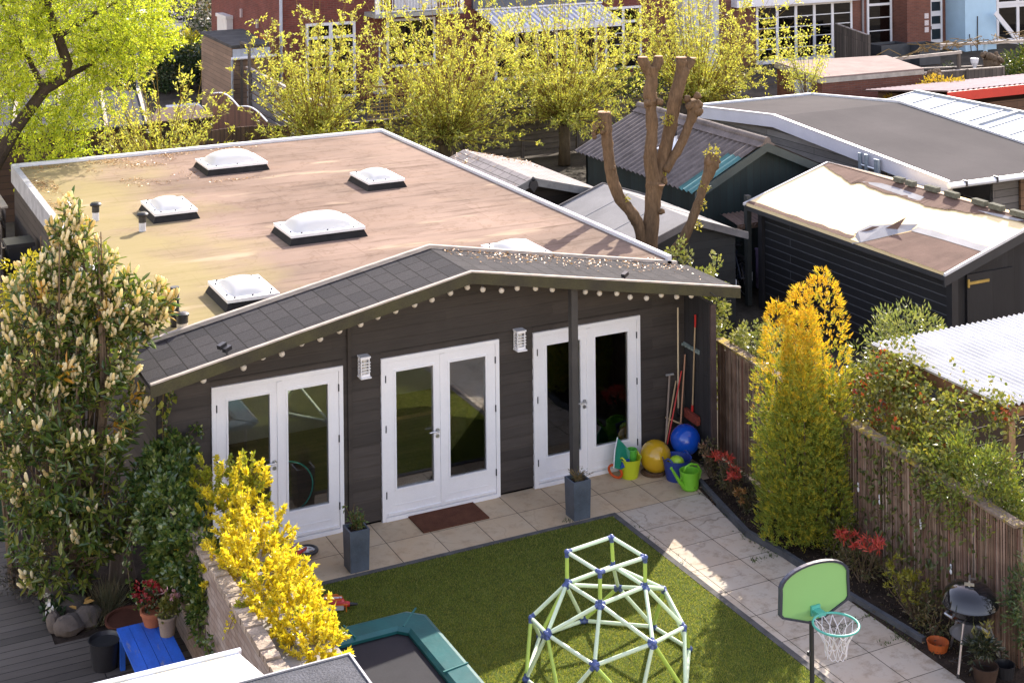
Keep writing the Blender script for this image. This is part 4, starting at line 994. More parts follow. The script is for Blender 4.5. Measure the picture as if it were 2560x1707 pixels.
for a in arcs:
    A = np.array(a); s.tube(A, list(np.linspace(.014,.004,len(a))), 5)
    for i in range(1, len(a)-1 if False else len(a)):
        for _ in range(62):
            tt = rng.uniform(.25 if i == 1 else 0,1); c_ = A[i-1]+(A[i]-A[i-1])*tt
            if c_[2] < 1.1: continue
            c_ = c_+rng.normal(size=3)*np.array([.13,.17,.12]); k_ = 7
            tgt = r_ if U(0,1) < .055 and c_[2] > 1.5 else w
            leaves(tgt, c_+rng.normal(size=(k_,3))*.045, rng.normal(size=(k_,3))+np.array([0,0,.2]), rng.uniform(.045,.075,k_), .042)
part('foliage', w, leaf("rose_leaves", [(.10,.13,.025),(.19,.21,.04),(.30,.26,.05),(.13,.17,.05)], .4, .3), t); part('young_leaves', r_, leaf("rose_red", [(.38,.04,.02),(.45,.12,.03),(.25,.03,.02)], .35, .35), t); part('stem', s, M_twig, t)
shrub('evergreen_bush', 'dense bright green bush bulging over the near end of the reed fence', 'bush', (11.98,-5.45,1.50), (.44,.95,.55), 330, .10, 30, .055, .020, leaf("box_leaves", [(.10,.15,.02),(.18,.22,.03),(.28,.28,.05),(.09,.16,.05)], .4, .3), base=(12.1,-5.75,0), nst=14)
shrub('evergreen_bush', 'dark green shrub standing at the end of the reed fence behind the barbecue', 'bush', (11.62,-6.55,.72), (.22,.25,.55), 60, .09, 22, .06, .022, leaf("dark_box_leaves", [(.03,.06,.02),(.07,.11,.03),(.10,.13,.04)], .3, .35), nst=8)
shrub('lime_shrub', 'lime green leafy shrub just behind the reed fence under the rose', 'bush', (12.2,-4.35,1.25), (.28,.75,.42), 90, .10, 24, .06, .028, leaf("lime_leaves", [(.20,.25,.03),(.30,.32,.04),(.14,.2,.03)], .45, .35), nst=10)
# ivy at the corner of the studio
def ivy(lab, c, r, n, base, m, L=.06, group=None):
    return shrub('ivy', lab, 'ivy', c, r, n, .08, 18, L, L*.85, m, base=base, nst=8, group=group)
m_ivyb = leaf("pale_ivy", [(.22,.24,.06),(.32,.32,.10),(.14,.18,.04),(.38,.36,.14)], .35, .3)  # paler leaf mix than the ivy on the garden wall
ivy('pale green ivy climbing behind the right corner of the studio', (12.42,.55,1.5), (.28,.38,1.25), 130, (12.45,.6,0), m_ivyb)
ivy('low variegated ivy spilling over the mossy fence cap', (12.38,-.95,1.62), (.25,1.0,.40), 120, (12.4,-.5,0), m_ivyb, .05)
ivy('thin ivy shoots climbing the foot of the pollarded tree', (12.62,1.7,2.1), (.16,.4,.6), 26, (12.7,1.9,0), m_ivyb)
shrub('pale_shrub', 'loose pale green shrub between the black shed and the carport', 'bush', (14.75,-1.1,1.30), (.95,.55,.62), 130, .14, 22, .085, .03, leaf("pale_leaves", [(.16,.20,.05),(.26,.29,.09),(.32,.33,.13),(.12,.17,.06)], .4, .35), base=(14.9,-.9,0), nst=18)

# ------------------------------------------------------------------ black shed with stripped roof
t = thing('black_shed', 'black timber shed whose torn roofing felt bares pale insulation board', 'shed', (18.4,2.6,0))
M_blk = boards("black_shiplap", (.020,.021,.024), .15, 40.0, 'z', rough=.5, var=.15, grain=.25, mortar=.010, gap=(.10,.105,.115), bump=.5, spec=.5)
E0, E1, RG = (16.45,5.3,1.99), (16.45,-.09,1.99), (18.4,2.55)
w = MB(); w.box(16.71,16.79,.12,5.07,0,1.98); w.box(20.05,20.13,.12,5.07,0,1.98)
part('wall', w, M_blk, t, split=1)
w = MB()
for y in (.04, 5.07): w.prism([(16.71,y,0),(20.13,y,0),(20.13,y,2.0),(18.4,y,2.47),(16.71,y,2.0)], (0,.08,0))
part('gable_wall', w, boards("black_gable_boards", (.024,.024,.026), .14, 4, 'v', rough=.55, var=.2, bump=.4), t, split=1)
w = MB(); w.box(16.64,16.77,-.015,.11,0,1.99); w.box(16.64,16.77,5.08,5.2,0,1.99); part('corner_post', w, mat("black_post", (.022,.022,.025), .5, .2, 4), t, split=1)
M_insul = mat("insulation_board", (.86,.68,.38), .9, .06, 3, fine=.06, bump=.05)
w = MB()
w.prism([(16.45,-.09,1.985),(18.4,-.09,2.545),(18.4,-.09,2.49),(16.45,-.09,1.93)], (0,5.39,0)); w.prism([(20.35,-.09,1.985),(18.4,-.09,2.545),(18.4,-.09,2.49),(20.35,-.09,1.93)], (0,5.39,0))
part('roof', w, M_insul, t)
def rp(y, v, off=.006): return (16.45+1.95*v-.276*off, y, 1.985+.56*v+.96*off)
M_felt = mat("brown_roofing_felt", (.165,.105,.08), .9, .2, 2.5, fine=.25, fscale=80, bump=.15, bscale=12)
M_feltg = mat("grey_felt_underside", (.34,.33,.33), .85, .12, 3, fine=.2)
def strip(mb, lower, upper, off=.008, wav=.0):
    n_ = len(lower); V = [rp(y, v, off+wav*abs(math.sin(i*1.7))) for i, (y, v) in enumerate(lower)]+[rp(y, v, off) for y, v in upper]
    mb.add(V, [(i,i+1,n_+i+1,n_+i) for i in range(n_-1)])
def dense(pts, k=5, j=.012):
    out = []
    for (a, b_) in zip(pts[:-1], pts[1:]):
        for q in range(k): f_ = q/k; out.append((a[0]+(b_[0]-a[0])*f_, a[1]+(b_[1]-a[1])*f_+(U(-j,j) if q else 0)))
    return out+[pts[-1]]
low = dense([(5.3,.94),(4.6,.85),(4.07,.77),(3.93,.83),(3.31,.79),(2.27,.795),(2.03,.765),(1.61,.80),(1.49,.83),(1.19,.845),(.82,.91),(.3,.94),(-.09,.93)])
w = MB(); strip(w, low, [(y, 1.0) for y, v in low], .012, .012)
V = [(18.4,5.3,2.566),(18.4,-.09,2.566),(19.0,-.09,2.39),(19.0,5.3,2.39)]; w.add(V, [(0,1,2,3)])
lo2 = dense([(1.94,.0),(1.2,-.01),(.5,-.012),(-.085,-.012)],4,.004); up2 = []
for i, (y, v) in enumerate(lo2): f_ = i/(len(lo2)-1); up2.append((1.50+(-.085-1.50)*f_, .37+.03*f_))
strip(w, lo2, up2, .012, .01)
lo3 = dense([(5.3,.0),(3.6,.0),(2.25,.0)],6,.003); strip(w, lo3, [(y, .05+U(-.012,.012)) for y, v in lo3], .009)
part('roofing_felt', w, M_felt, t)
w = MB(); lo = dense([(1.54,.365),(.8,.385),(-.085,.393)],5,.0); strip(w, lo, [(y-.02, v+.085+U(-.008,.008)) for y, v in lo], .017)
V = [rp(1.95,.0,.015),rp(2.18,-.02,-.06),rp(2.29,.11,.05),rp(2.24,.235,.07),rp(1.97,.29,.09),rp(1.52,.455,.06),rp(1.52,.36,.02)]; w.add(V, [(0,1,2,3),(0,3,4,6),(4,5,6)])
V = [rp(3.93,.852,.018),rp(3.5,.905,.03),rp(3.05,.905,.03),rp(2.31,.885,.03),rp(2.29,.815,.018),rp(3.1,.825,.02)]; w.add(V, [(0,1,2,5),(2,3,4,5)])
V = [rp(1.05,.90,.05),rp(.6,.95,.03),rp(.1,.965,.03),rp(.2,.93,.02),rp(.7,.91,.02)]; w.add(V, [(0,1,4),(1,2,3,4)])
part('curled_felt', w, M_feltg, t, split=1)
w = MB(); w.add([rp(1.98,.20,.02),rp(1.72,.30,.03),rp(1.66,.40,.20),rp(1.80,.32,.12)], [(0,1,2,3)]); w.add([rp(2.30,.06,.02),rp(2.16,.10,.02),rp(2.0,.24,.09),rp(2.10,.2,.10)], [(0,1,2,3)]); part('torn_flap', w, M_felt, t, split=1)
w = MB()
for y in (-.13, 5.3):
    w.prism([(16.40,y,1.985),(18.4,y,2.575),(18.4,y,2.53),(16.40,y,1.94)], (0,.04,0)); w.prism([(20.4,y,1.985),(18.4,y,2.575),(18.4,y,2.53),(20.4,y,1.94)], (0,.04,0))
part('verge_trim', w, mat("pale_metal_trim", (.66,.66,.67), .4, .08, 4, metal=.2), t, split=1)
w = MB()
for s_ in (1,-1):
    xe = 16.42 if s_ > 0 else 20.38
    w.prism([(xe,-.10,1.94),(18.4,-.10,2.53),(18.4,-.10,2.36),(xe,-.10,1.77)], (0,.03,0))
w.box(16.44,16.49,-.06,5.29,1.85,1.93); part('barge_board', w, mat("charcoal_board", (.030,.030,.032), .6, .15, 3), t)
w = MB(); w.box(16.97,17.95,-.005,.035,.05,1.86); dr = part('door', w, boards("black_door_boards", (.026,.026,.028), .5, 4, 'v', rough=.5, var=.1, bump=.4), t)
w = MB(); w.box(16.98,17.42,-.03,-.008,1.70,1.745); w.box(16.965,17.0,-.035,-.008,1.66,1.79); part('hinge', w, mat("brass_strap", (.52,.36,.10), .4, .15, 6, metal=.5), dr)
w = MB(); w.box(18.335,18.465,3.16,3.30,2.572,2.64)
M_block = mat("mossy_concrete", (.15,.15,.115), .95, .25, 14, fine=.35, bump=.3)
blk = None
labs = ['first grey concrete block from the far end of the shed ridge','second grey concrete block from the far end of the shed ridge','third grey concrete block from the far end of the shed ridge','fourth grey concrete block from the far end of the shed ridge','fifth grey concrete block from the far end of the shed ridge','sixth grey concrete block from the far end of the shed ridge','nearest grey concrete block on the shed ridge by the gable']
for k, (y, L_) in enumerate(((3.23,.22),(2.9,.20),(2.37,.30),(1.87,.30),(1.19,.30),(.80,.30),(.27,.34))):
    if blk is None:
        w = MB(); w.box(18.345,18.455,y-L_/2,y+L_/2,2.572,2.66); blk = solo('concrete_block', labs[0], 'block', w, M_block, group='concrete blocks weighing down the shed ridge')
    else:
        o = dup(blk, (18.40+U(-.02,.02), y, 2.572+U(0,.004)), labs[k]); o.scale = (1, L_/.22, 1); o.rotation_euler = (0, 0, U(-.06,.06))
# scaffold posts behind
t = thing('scaffold_frame', 'galvanised steel post frame between the stripped shed and the dark felt roof', 'scaffold', (20.6,6.4,0))
w = MB()
for (x,y) in ((20.28,6.62),(20.28,6.42),(20.28,6.12),(20.28,6.05)): w.tube([(x,y,0),(x,y,2.34 if y > 6.3 else 2.30)], .045, 10)
part('post', w, mat("galvanised", (.30,.36,.42), .45, .15, 8, metal=.6), t)
w = MB(); w.tube([(20.28,6.62,2.1),(20.28,6.05,2.08)], .02, 8); part('rail', w, M_alu, t)

# ------------------------------------------------------------------ shed with dark felt roof and white fascia
t = thing('felt_roofed_shed', 'large low timber shed with dark felt roof and broad white fascia', 'shed', (24,8.5,0))
X0, X1 = 20.4, 24.1; yr, zr = 9.8, 2.61; yn, zn = 4.15, 2.16; yf, zf = 13.2, 2.33
M_dfelt, nt, b = newmat("dark_felt"); v = coords(nt)
c = ramp(nt, noise(nt, v, .5, 5), [(.3,(.062,.057,.058)),(.7,(.088,.08,.08))])
br = nt.nodes.new("ShaderNodeTexBrick"); nt.links.new(v, br.inputs['Vector']); br.inputs['Scale'].default_value = 1; br.inputs['Brick Width'].default_value = 1.0; br.inputs['Row Height'].default_value = 5.7; br.offset = 0
br.inputs['Mortar Size'].default_value = .008; br.inputs['Color1'].default_value = (1,1,1,1); br.inputs['Color2'].default_value = (.93,.93,.93,1); br.inputs['Mortar'].default_value = (.8,.8,.8,1)
c = mixc(nt, .7, c, br.outputs[0], 'MULTIPLY'); c = mixc(nt, 1, c, ramp(nt, noise(nt, v, 60, 3), [(.3,(.8,.8,.8)),(.7,(1,1,1))]), 'MULTIPLY')
nt.links.new(c, b.inputs['Base Color']); b.inputs['Roughness'].default_value = .9; b.inputs['Specular IOR Level'].default_value = .05
w = MB(); w.prism([(X0,yn,zn),(X0,yr,zr),(X0,yf,zf),(X0,yf,zf-.05),(X0,yr,zr-.05),(X0,yn,zn-.05)][::-1], (X1-X0,0,0)); part('roof', w, M_dfelt, t)
w = MB(); w.prism([(X0-.03,yn-.02,zn+.03),(X0-.03,yr,zr+.03),(X0-.03,yf,zf+.03),(X0-.03,yf,zf-.25),(X0-.03,yr,zr-.25),(X0-.03,yn-.02,zn-.25)], (.028,0,0)); part('fascia', w, mat("pale_fascia", (.60,.60,.66), .5, .05, 2), t)
w = MB(); w.prism([(X0-.05,yn-.02,zn+.05),(X0-.05,yr,zr+.05),(X0-.05,yf,zf+.05),(X0-.05,yf,zf+.031),(X0-.05,yr,zr+.031),(X0-.05,yn-.02,zn+.031)], (.09,0,0)); w.box(X0+.05,X1,yf-.02,yf+.06,zf-.1,zf+.05); w.prism([(X1,yn,zn+.05),(X1,yr,zr+.06),(X1,yf,zf+.05),(X1,yf,zf-.1),(X1,yr,zr-.1),(X1,yn,zn-.1)], (.06,0,0)); part('roof_edge', w, M_alu, t)
w = MB(); w.box(X0+.12,X0+.2,yn+2.0,yf-.1,0,2.0); w.prism([(X0+.12,yn+2.0,2.0),(X0+.12,yf-.12,2.0),(X0+.12,yf-.12,zf-.06),(X0+.12,yr,zr-.06),(X0+.12,yr-2,zr-.22),(X0+.12,yn+2.0,zn+.11)],(.08,0,0)); w.box(X0+.2,X1-.1,yf-.2,yf-.12,0,zf-.08); w.box(X0+1.9,X1-.1,yn+.75,yn+.83,0,zn-.06); part('wall', w, boards("grey_weathered_boards", (.24,.225,.21), .15, 3.5, 'z', var=.25, grain=.35), t)
w = MB(); w.box(X0+2.6,X1-.6,yn+.68,yn+.74,.05,zn-.1); part('cladding', w, boards("brown_shed_boards", (.26,.155,.09), .16, 3, 'z', var=.25), t)
w = MB(); w.tube([(X0-.04,yn-.07,zn-.04),(X1,yn-.07,zn-.06)], .06, 10)
part('gutter', w, M_alu, t)
w = MB()
for k in range(5): w.box(X0+.35+k*.8,X0+.39+k*.8,yn-.14,yn-.02,zn-.08,zn+.035)
part('gutter_bracket', w, M_dark, t, split=1)
w = MB(); w.box(X0+.1,X0+.17,yn+.05,yn+.12,0,zn-.05); w.box(X0+2.5,X0+2.57,yn+.05,yn+.12,0,zn-.05); part('post', w, mat("cream_post", (.48,.44,.38), .6, .1, 4), t)
w = MB(); w.box(X1-.7,X1-.62,yn-.05,yn+.02,0,zn-.1); part('downpipe', w, M_dark, t)

# ------------------------------------------------------------------ corrugated shed
t = thing('corrugated_shed', 'dark green timber shed under a grey corrugated gable roof', 'shed', (17.5,8.5,0))
xl, xr_, xm = 15.82, 19.35, 17.5; ya, yb = 6.08, 10.9; ze, zr = 2.1, 2.9
M_corr = mat("fibre_cement", (.155,.132,.122), .8, .25, 4, fine=.25, fscale=30)
M_corrg = mat("green_sheet", (.07,.19,.185), .6, .2, 4, fine=.2)
nl = math.hypot(xm-xl, zr-ze)
w = MB(); w.corr((xl-.05,ya+.5,ze-.02), (0,1,0), (xm-xl,0,zr-ze), yb-ya-.5, nl+.06, .177, .028); w.corr((xr_+.05,ya,ze-.02), (0,1,0), (xm-xr_,0,zr-ze), yb-ya, nl+.08, .177, .028); part('roof', w, M_corr, t)
w = MB(); w.corr((xl-.05,ya,ze-.018), (0,1,0), (xm-xl,0,zr-ze), .52, nl*.72, .177, .028); part('green_sheet', w, M_corrg, t)
w = MB(); w.corr((xl-.05+(xm-xl)*.70,ya,ze-.01+(zr-ze)*.70), (0,1,0), (xm-xl,0,zr-ze), .52, nl*.31, .177, .028); part('short_sheet', w, M_corr, t)
w = MB()
for k in range(5):
    y0_ = ya-.03+k*.98; w.tube([(xm,y0_,zr+.035+U(-.01,.01)),(xm,y0_+1.0,zr+.035+U(-.01,.01))], [.085,.078], 12)
w.prism([(xm-.22,ya-.02,zr-.06),(xm,ya-.02,zr+.06),(xm+.22,ya-.02,zr-.06)], (0,yb-ya,0)); part('ridge_cap', w, M_corr, t, smooth=AUTO)
w = MB(); w.box(xl+.2,xl+.28,ya+.15,yb-.1,0,ze+.06); w.box(xr_-.28,xr_-.2,ya+.15,yb-.1,0,ze+.06); w.prism([(xl+.2,yb-.18,0),(xr_-.2,yb-.18,0),(xr_-.2,yb-.18,ze+.08),(xm,yb-.18,zr-.06),(xl+.2,yb-.18,ze+.08)],(0,.07,0)); w.prism([(xl+.2,ya+.2,0),(xr_-.2,ya+.2,0),(xr_-.2,ya+.2,ze+.08),(xm,ya+.2,zr-.06),(xl+.2,ya+.2,ze+.08)],(0,.07,0)); part('wall', w, boards("dark_green_boards", (.022,.036,.036), .16, 3, 'v', rough=.6, var=.2), t)
w = MB()
for x in (xl-.02, xr_+.02): w.prism([(x,ya-.03,ze+.0),(xm,ya-.03,zr+.0),(xm,ya-.03,zr-.17),(x,ya-.03,ze-.17)], (0,.03,0))
part('barge_board', w, mat("green_black_board", (.045,.06,.058), .6, .2, 3), t)
# lean-to in front of its gable
w = MB(); w.corr((16.35,6.05,1.62), (1,0,0), (0,-.62,-.10), 3.0, .66, .10, .014); w.bar((16.35,5.45,1.50),(19.4,5.45,1.50),.04,.10); part('lean_to_roof', w, mat("brown_sheet", (.13,.085,.065), .6, .25, 4), t)
w = MB(); 
t2 = thing('flue_pipe', 'black flue with metal base on the corrugated shed roof', 'flue', (16.75,8.3,2.55))
w.prism([(16.48,8.05,2.44),(16.86,8.05,2.62),(16.86,8.55,2.62),(16.48,8.55,2.44)], (-.01,0,.03)); w.lathe([(.15,0),(.095,.10),(.09,.2)], (16.72,8.3,2.55), 16); part('flashing', w, M_alu, t2, smooth=AUTO)
w = MB(); w.lathe([(.085,.18),(.085,.40),(.11,.40),(.11,.56),(.085,.57),(.06,.60),(.06,.76),(.065,.77)], (16.72,8.3,2.55), 16); part('pipe', w, M_black, t2, smooth=AUTO)
w = MB(); w.lathe([(.062,.77),(.055,.81),(0,.82)], (16.72,8.3,2.55), 14); part('cap', w, M_alu, t2)

# ------------------------------------------------------------------ two small grey felt sheds
M_gfelt = mat("pale_grey_felt", (.27,.262,.255), .9, .12, 2, fine=.25, fscale=90)
t = thing('grey_felt_shed', 'small dark shed with a pale grey felt gable roof behind the pollarded tree', 'shed', (14.25,5.5,0))
xm, zr, ze, ya, yb = 14.28, 2.25, 1.86, 3.85, 6.98
w = MB()
for xe in (13.15,15.42): w.prism([(xm,ya,zr),(xe,ya,ze),(xe,ya,ze-.04),(xm,ya,zr-.04)], (0,yb-ya,0))
part('roof', w, M_gfelt, t)
w = MB()
for y in (ya+1.1, ya+2.2): 
    for xe in (13.15,15.42): w.bar((xm,y,zr+.004),(xe,y,ze+.004),.03,.006)
part('felt_seam', w, mat("seam_grey", (.25,.25,.25), .8, .1), t)
w = MB()
for xe in (13.12,15.45):
    w.prism([(xm,ya-.03,zr+.02),(xe,ya-.03,ze+.02),(xe,ya-.03,ze-.11),(xm,ya-.03,zr-.11)], (0,.029,0)); w.prism([(xm,yb,zr+.03),(xe,yb,ze+.03),(xe,yb,ze-.02),(xm,yb,zr-.02)], (0,.03,0))
part("verge_board", w, mat("grey_verge", (.16,.15,.145), .75, .2, 4), t, split=1)
w = MB(); w.prism([(13.3,ya+.1,0),(15.25,ya+.1,0),(15.25,ya+.1,ze-.05),(xm,ya+.1,zr-.07),(13.3,ya+.1,ze-.05)], (0,.07,0)); w.box(13.3,13.37,ya+.17,yb-.1,0,ze-.04); w.box(15.18,15.25,ya+.17,yb-.1,0,ze-.04); part('wall', w, boards("dark_shed_boards", (.035,.036,.035), .15, 3, 'z', rough=.55, var=.2, bump=.4), t)
t = thing('shingled_shed', 'small old shed with a mossy grey shingled gable roof beside the studio', 'shed', (13.0,9.2,0))
xm, zr, ya, yb = 12.95, 2.42, 7.4, 10.62; xl, xr_, ze = 11.95, 14.55, 2.0
M_shg, nt, b = newmat("mossy_shingles"); v = coords(nt)
sp = nt.nodes.new("ShaderNodeSeparateXYZ"); cb = nt.nodes.new("ShaderNodeCombineXYZ"); nt.links.new(v, sp.inputs[0]); nt.links.new(sp.outputs[1], cb.inputs[0]); nt.links.new(sp.outputs[0], cb.inputs[1])
br = nt.nodes.new("ShaderNodeTexBrick"); nt.links.new(cb.outputs[0], br.inputs['Vector']); br.inputs['Scale'].default_value = 1; br.inputs['Brick Width'].default_value = .33; br.inputs['Row Height'].default_value = .16; br.inputs['Mortar Size'].default_value = .009
br.inputs['Color1'].default_value = (.20,.18,.175,1); br.inputs['Color2'].default_value = (.26,.23,.22,1); br.inputs['Mortar'].default_value = (.05,.04,.035,1)
c = mixc(nt, ramp(nt, noise(nt, v, 2.2, 7, .75), [(.60,(0,0,0)),(.68,(.9,)*3)]), br.outputs[0], (.36,.20,.03)); c = mixc(nt, 1, c, ramp(nt, noise(nt, v, 30, 4), [(.3,(.75,.75,.75)),(.7,(1.05,1.05,1.05))]), 'MULTIPLY')
nt.links.new(c, b.inputs['Base Color']); b.inputs['Roughness'].default_value = .9
w = MB()
for xe in (xl, xr_): w.prism([(xm,ya,zr),(xe,ya,ze-(.0 if xe==xr_ else -.02)),(xe,ya,ze-.04),(xm,ya,zr-.04)], (0,yb-ya,0))
part('roof', w, M_shg, t)
w = MB()
for xe in (xl, xr_): w.prism([(xm,ya-.03,zr+.02),(xe,ya-.03,ze+.02),(xe,ya-.03,ze-.13),(xm,ya-.03,zr-.13)], (0,.029,0))
part('verge_board', w, mat("silver_verge", (.22,.215,.20), .8, .25, 5), t)
w = MB(); w.prism([(12.1,ya+.25,0),(14.35,ya+.25,0),(14.35,ya+.25,ze-.05),(xm,ya+.25,zr-.08),(12.1,ya+.25,ze-.02)], (0,.07,0)); w.box(12.1,12.17,ya+.32,yb-.1,0,ze-.03); w.box(14.28,14.35,ya+.32,yb-.1,0,ze-.03); part('wall', w, boards("brown_black_boards", (.045,.035,.027), .14, 3, 'z', rough=.65, var=.25), t)
w = MB(); w.box(12.95,14.1,ya+.235,ya+.248,1.1,1.72); part('window', w, glass("old_glass"), t)
w = MB(); w.box(12.9,12.95,ya+.23,ya+.249,1.05,1.77); w.box(14.1,14.15,ya+.23,ya+.249,1.05,1.77); w.box(13.5,13.54,ya+.23,ya+.249,1.05,1.77); part('window_frame', w, M_wood, t)
w = MB(); w.prism([(12.88,ya-.06,2.38),(13.02,ya-.06,2.38),(13.05,ya-.06,2.28),(12.95,ya-.06,2.16),(12.85,ya-.06,2.28)], (0,.029,0)); w.ball((12.95,ya-.05,2.42),.045,10,8); part('ridge_ornament', w, M_black, t)

# ------------------------------------------------------------------ carport with corrugated sheet
t = thing('carport', 'open timber carport roofed with white corrugated sheet behind the reed fence', 'carport', (14.5,-4,0))
M_wcorr = mat("white_corrugated", (.66,.65,.63), .7, .12, 2, fine=.2)
w = MB(); w.corr((12.62,-2.82,2.24), (1,0,0), (.06,-2.32,-.06), 4.0, 2.33, .094, .021, per=8); part('roof', w, M_wcorr, t)
w = MB(); w.bar((12.78,-2.9,2.10),(12.86,-5.1,2.03),.05,.16); w.bar((16.3,-2.9,2.12),(16.3,-5.1,2.05),.05,.14); w.bar((12.78,-2.92,2.15),(16.4,-2.92,2.15),.05,.12); w.bar((12.86,-5.06,2.06),(16.4,-5.06,2.06),.05,.12); part('beam', w, mat("brown_beam", (.25,.13,.07), .75, .2, 4), t)
for (x,y) in ((12.84,-3.0),(12.90,-5.0),(16.25,-3.0),(16.25,-5.0)):
    w = MB(); w.box(x-.05,x+.05,y-.05,y+.05,0,2.04); part('post', w, M_wood, t)
t = thing('timber_planter_wall', 'dark timber plank wall under the corrugated carport', 'timber wall', (14.5,-2.6,0))
w = MB()
for k in range(5): w.box(13.4,16.2,-2.72,-2.67,.05+.24*k,.27+.24*k)
part('plank', w, boards("brown_planks", (.085,.06,.045), .5, 3, 'z', var=.2), t)
w = MB()
for x in (13.5,14.4,15.3,16.15): w.box(x-.04,x+.04,-2.665,-2.6,0,1.3)
part('post', w, M_wood, t)
w = MB(); w.add([(14.75,-3.35,.55),(15.05,-3.3,.55),(15.02,-3.28,1.0),(14.95,-3.32,.82)], [(0,1,2,3)]); w.add([(14.75,-3.37,.55),(15.05,-3.32,.55),(15.02,-3.30,1.0),(14.95,-3.34,.82)], [(3,2,1,0)])
solo('sheet_scrap', 'torn pale sheet propped up under the carport', 'sheet', w, M_pvc)

# ------------------------------------------------------------------ bicycles between the sheds
def bicycle(lab, loc, rz, fc, lamp=True):
    t = thing('bicycle', lab, 'bicycle', loc, 'bicycles parked between the black sheds', rz=rz)
    for x in (-.53,.53):
        w = MB(); w.torus((x,0,.34), .325, .02, (0,1,0), 32, 8); wh = part('wheel', w, M_black, t, smooth=True)
        w = MB(); w.torus((x,0,.34), .30, .010, (0,1,0), 32, 6)
        for k in range(12): a = k*math.pi/6; w.tube([(x,0,.34),(x+.3*math.cos(a),0,.34+.3*math.sin(a))], .002, 3)
        w.tube([(x,-.05,.34),(x,.05,.34)], .018, 8); part('rim', w, M_steel, wh)
    w = MB()
    for p, q in (((-.53,.05,.34),(-.1,.02,.30)),((-.53,-.05,.34),(-.1,-.02,.30)),((-.1,0,.30),(-.22,0,.82)),((-.1,0,.30),(.36,0,.72)),((-.2,0,.72),(.34,0,.80)),((-.53,.05,.34),(-.2,.02,.70)),((-.53,-.05,.34),(-.2,-.02,.70)),((.33,0,.90),(.40,0,.60)),((.40,.05,.60),(.53,.05,.34)),((.40,-.05,.60),(.53,-.05,.34))): w.tube([p,q], .017, 8)
    part('frame', w, fc, t)
    w = MB(); w.tube([(.33,0,.9),(.31,0,1.05)], .013, 8); w.tube([(.18,-.30,1.05),(.28,-.2,1.07),(.31,0,1.06),(.28,.2,1.07),(.18,.30,1.05)], .012, 8); part('handlebar', w, M_steel, t)
    w = MB(); w.tube([(-.22,0,.82),(-.235,0,.92)], .013, 8); w.ball((-.25,0,.95), (.14,.085,.04), 12, 8); part('saddle', w, M_black, t)
    w = MB(); w.box(-.78,-.25,-.06,.06,.735,.75); w.tube([(-.6,.06,.74),(-.53,.06,.36)], .006, 5); w.tube([(-.6,-.06,.74),(-.53,-.06,.36)], .006, 5); part('rack', w, M_dark, t)
    w = MB(); w.torus((-.53,0,.34), .365, .022, (0,1,0), 20, 6, R(-90), R(60)); part('mudguard', w, fc, t)
    w = MB(); w.box(-.90,-.87,-.03,.03,.40,.56); part('white_mudguard_tip', w, M_white, t)
    if lamp: w = MB(); w.box(-.81,-.775,-.06,.06,.66,.73); part('tail_light', w, mat("red_lens", (.6,.02,.01), .2, .05), t)
bicycle('bicycle with white mudguards and red tail light leaning on the black shed corner', (16.92,6.45,0), R(78), mat("navy_frame", (.02,.03,.06), .3, .1), True)
bicycle('dark bicycle with red and white frame parked between the two black sheds', (16.45,6.15,0), R(72), mat("red_white_frame", (.35,.04,.04), .3, .1), False)
w = MB(); w.box(16.50,16.60,5.35,5.45,0,2.1); solo('timber_post', 'dark upright post beside the parked bicycles', 'post', w, mat("black_green_post", (.03,.034,.032), .6, .2, 4))
w = MB(); w.box(17.35,17.75,6.0,6.4,0,.75); w.box(17.33,17.77,5.98,6.42,.75,.79); solo('storage_box', 'lilac plastic box behind the bicycles', 'box', w, mat("lilac_box", (.35,.27,.45), .5, .1, 3))

# ------------------------------------------------------------------ heavily pollarded tree
t = thing('pollarded_tree', 'bare pollarded tree with stumpy mossy limbs standing beside the studio roof', 'tree', (13.15,3.45,0))
M_pbark = mat("pollard_bark", (.105,.070,.042), .9, .35, 4, col2=(.20,.130,.075), bump=1.0, bscale=24, stretch=(1,1,.3), fine=.4, fscale=26)
w = MB()
def limb(pts, rad): w.rough(pts, [r*.93 for r in rad])
M_knob = M_pbark
limb([(13.14,3.45,0),(13.16,3.45,1.0),(13.15,3.45,2.0),(13.22,3.45,2.7),(13.26,3.44,3.1)],[.19,.16,.145,.145,.155])
limb([(13.26,3.44,2.95),(13.18,3.44,3.5),(13.22,3.44,3.95),(13.20,3.44,4.35),(13.22,3.44,4.46),(13.18,3.44,4.60),(13.22,3.44,4.8),(13.22,3.44,5.05)],[.14,.115,.105,.10,.135,.12,.11,.12])
limb([(13.22,3.44,4.9),(13.08,3.46,5.12),(13.06,3.46,5.20)],[.09,.10,.09]); limb([(13.22,3.44,4.9),(13.34,3.42,5.12),(13.35,3.42,5.20)],[.09,.09,.08])
limb([(13.28,3.46,2.95),(13.50,3.52,3.5),(13.66,3.55,4.0),(13.80,3.58,4.5),(13.98,3.62,4.95)],[.14,.115,.12,.12,.12])
limb([(13.9,3.6,4.7),(13.92,3.6,5.02),(13.92,3.6,5.12)],[.10,.10,.10]); limb([(13.95,3.62,4.85),(14.12,3.64,5.03),(14.16,3.64,5.08)],[.09,.10,.09])
limb([(13.45,3.42,3.25),(13.72,3.36,3.65),(13.92,3.34,4.05),(14.0,3.33,4.28),(13.97,3.33,4.42)],[.09,.08,.075,.13,.11])
limb([(13.08,3.45,1.6),(12.98,3.46,2.25),(12.86,3.48,2.55),(12.62,3.5,2.85),(12.47,3.5,3.2),(12.40,3.52,3.7),(12.36,3.52,4.1),(12.33,3.52,4.32)],[.12,.10,.10,.105,.10,.10,.11,.12])
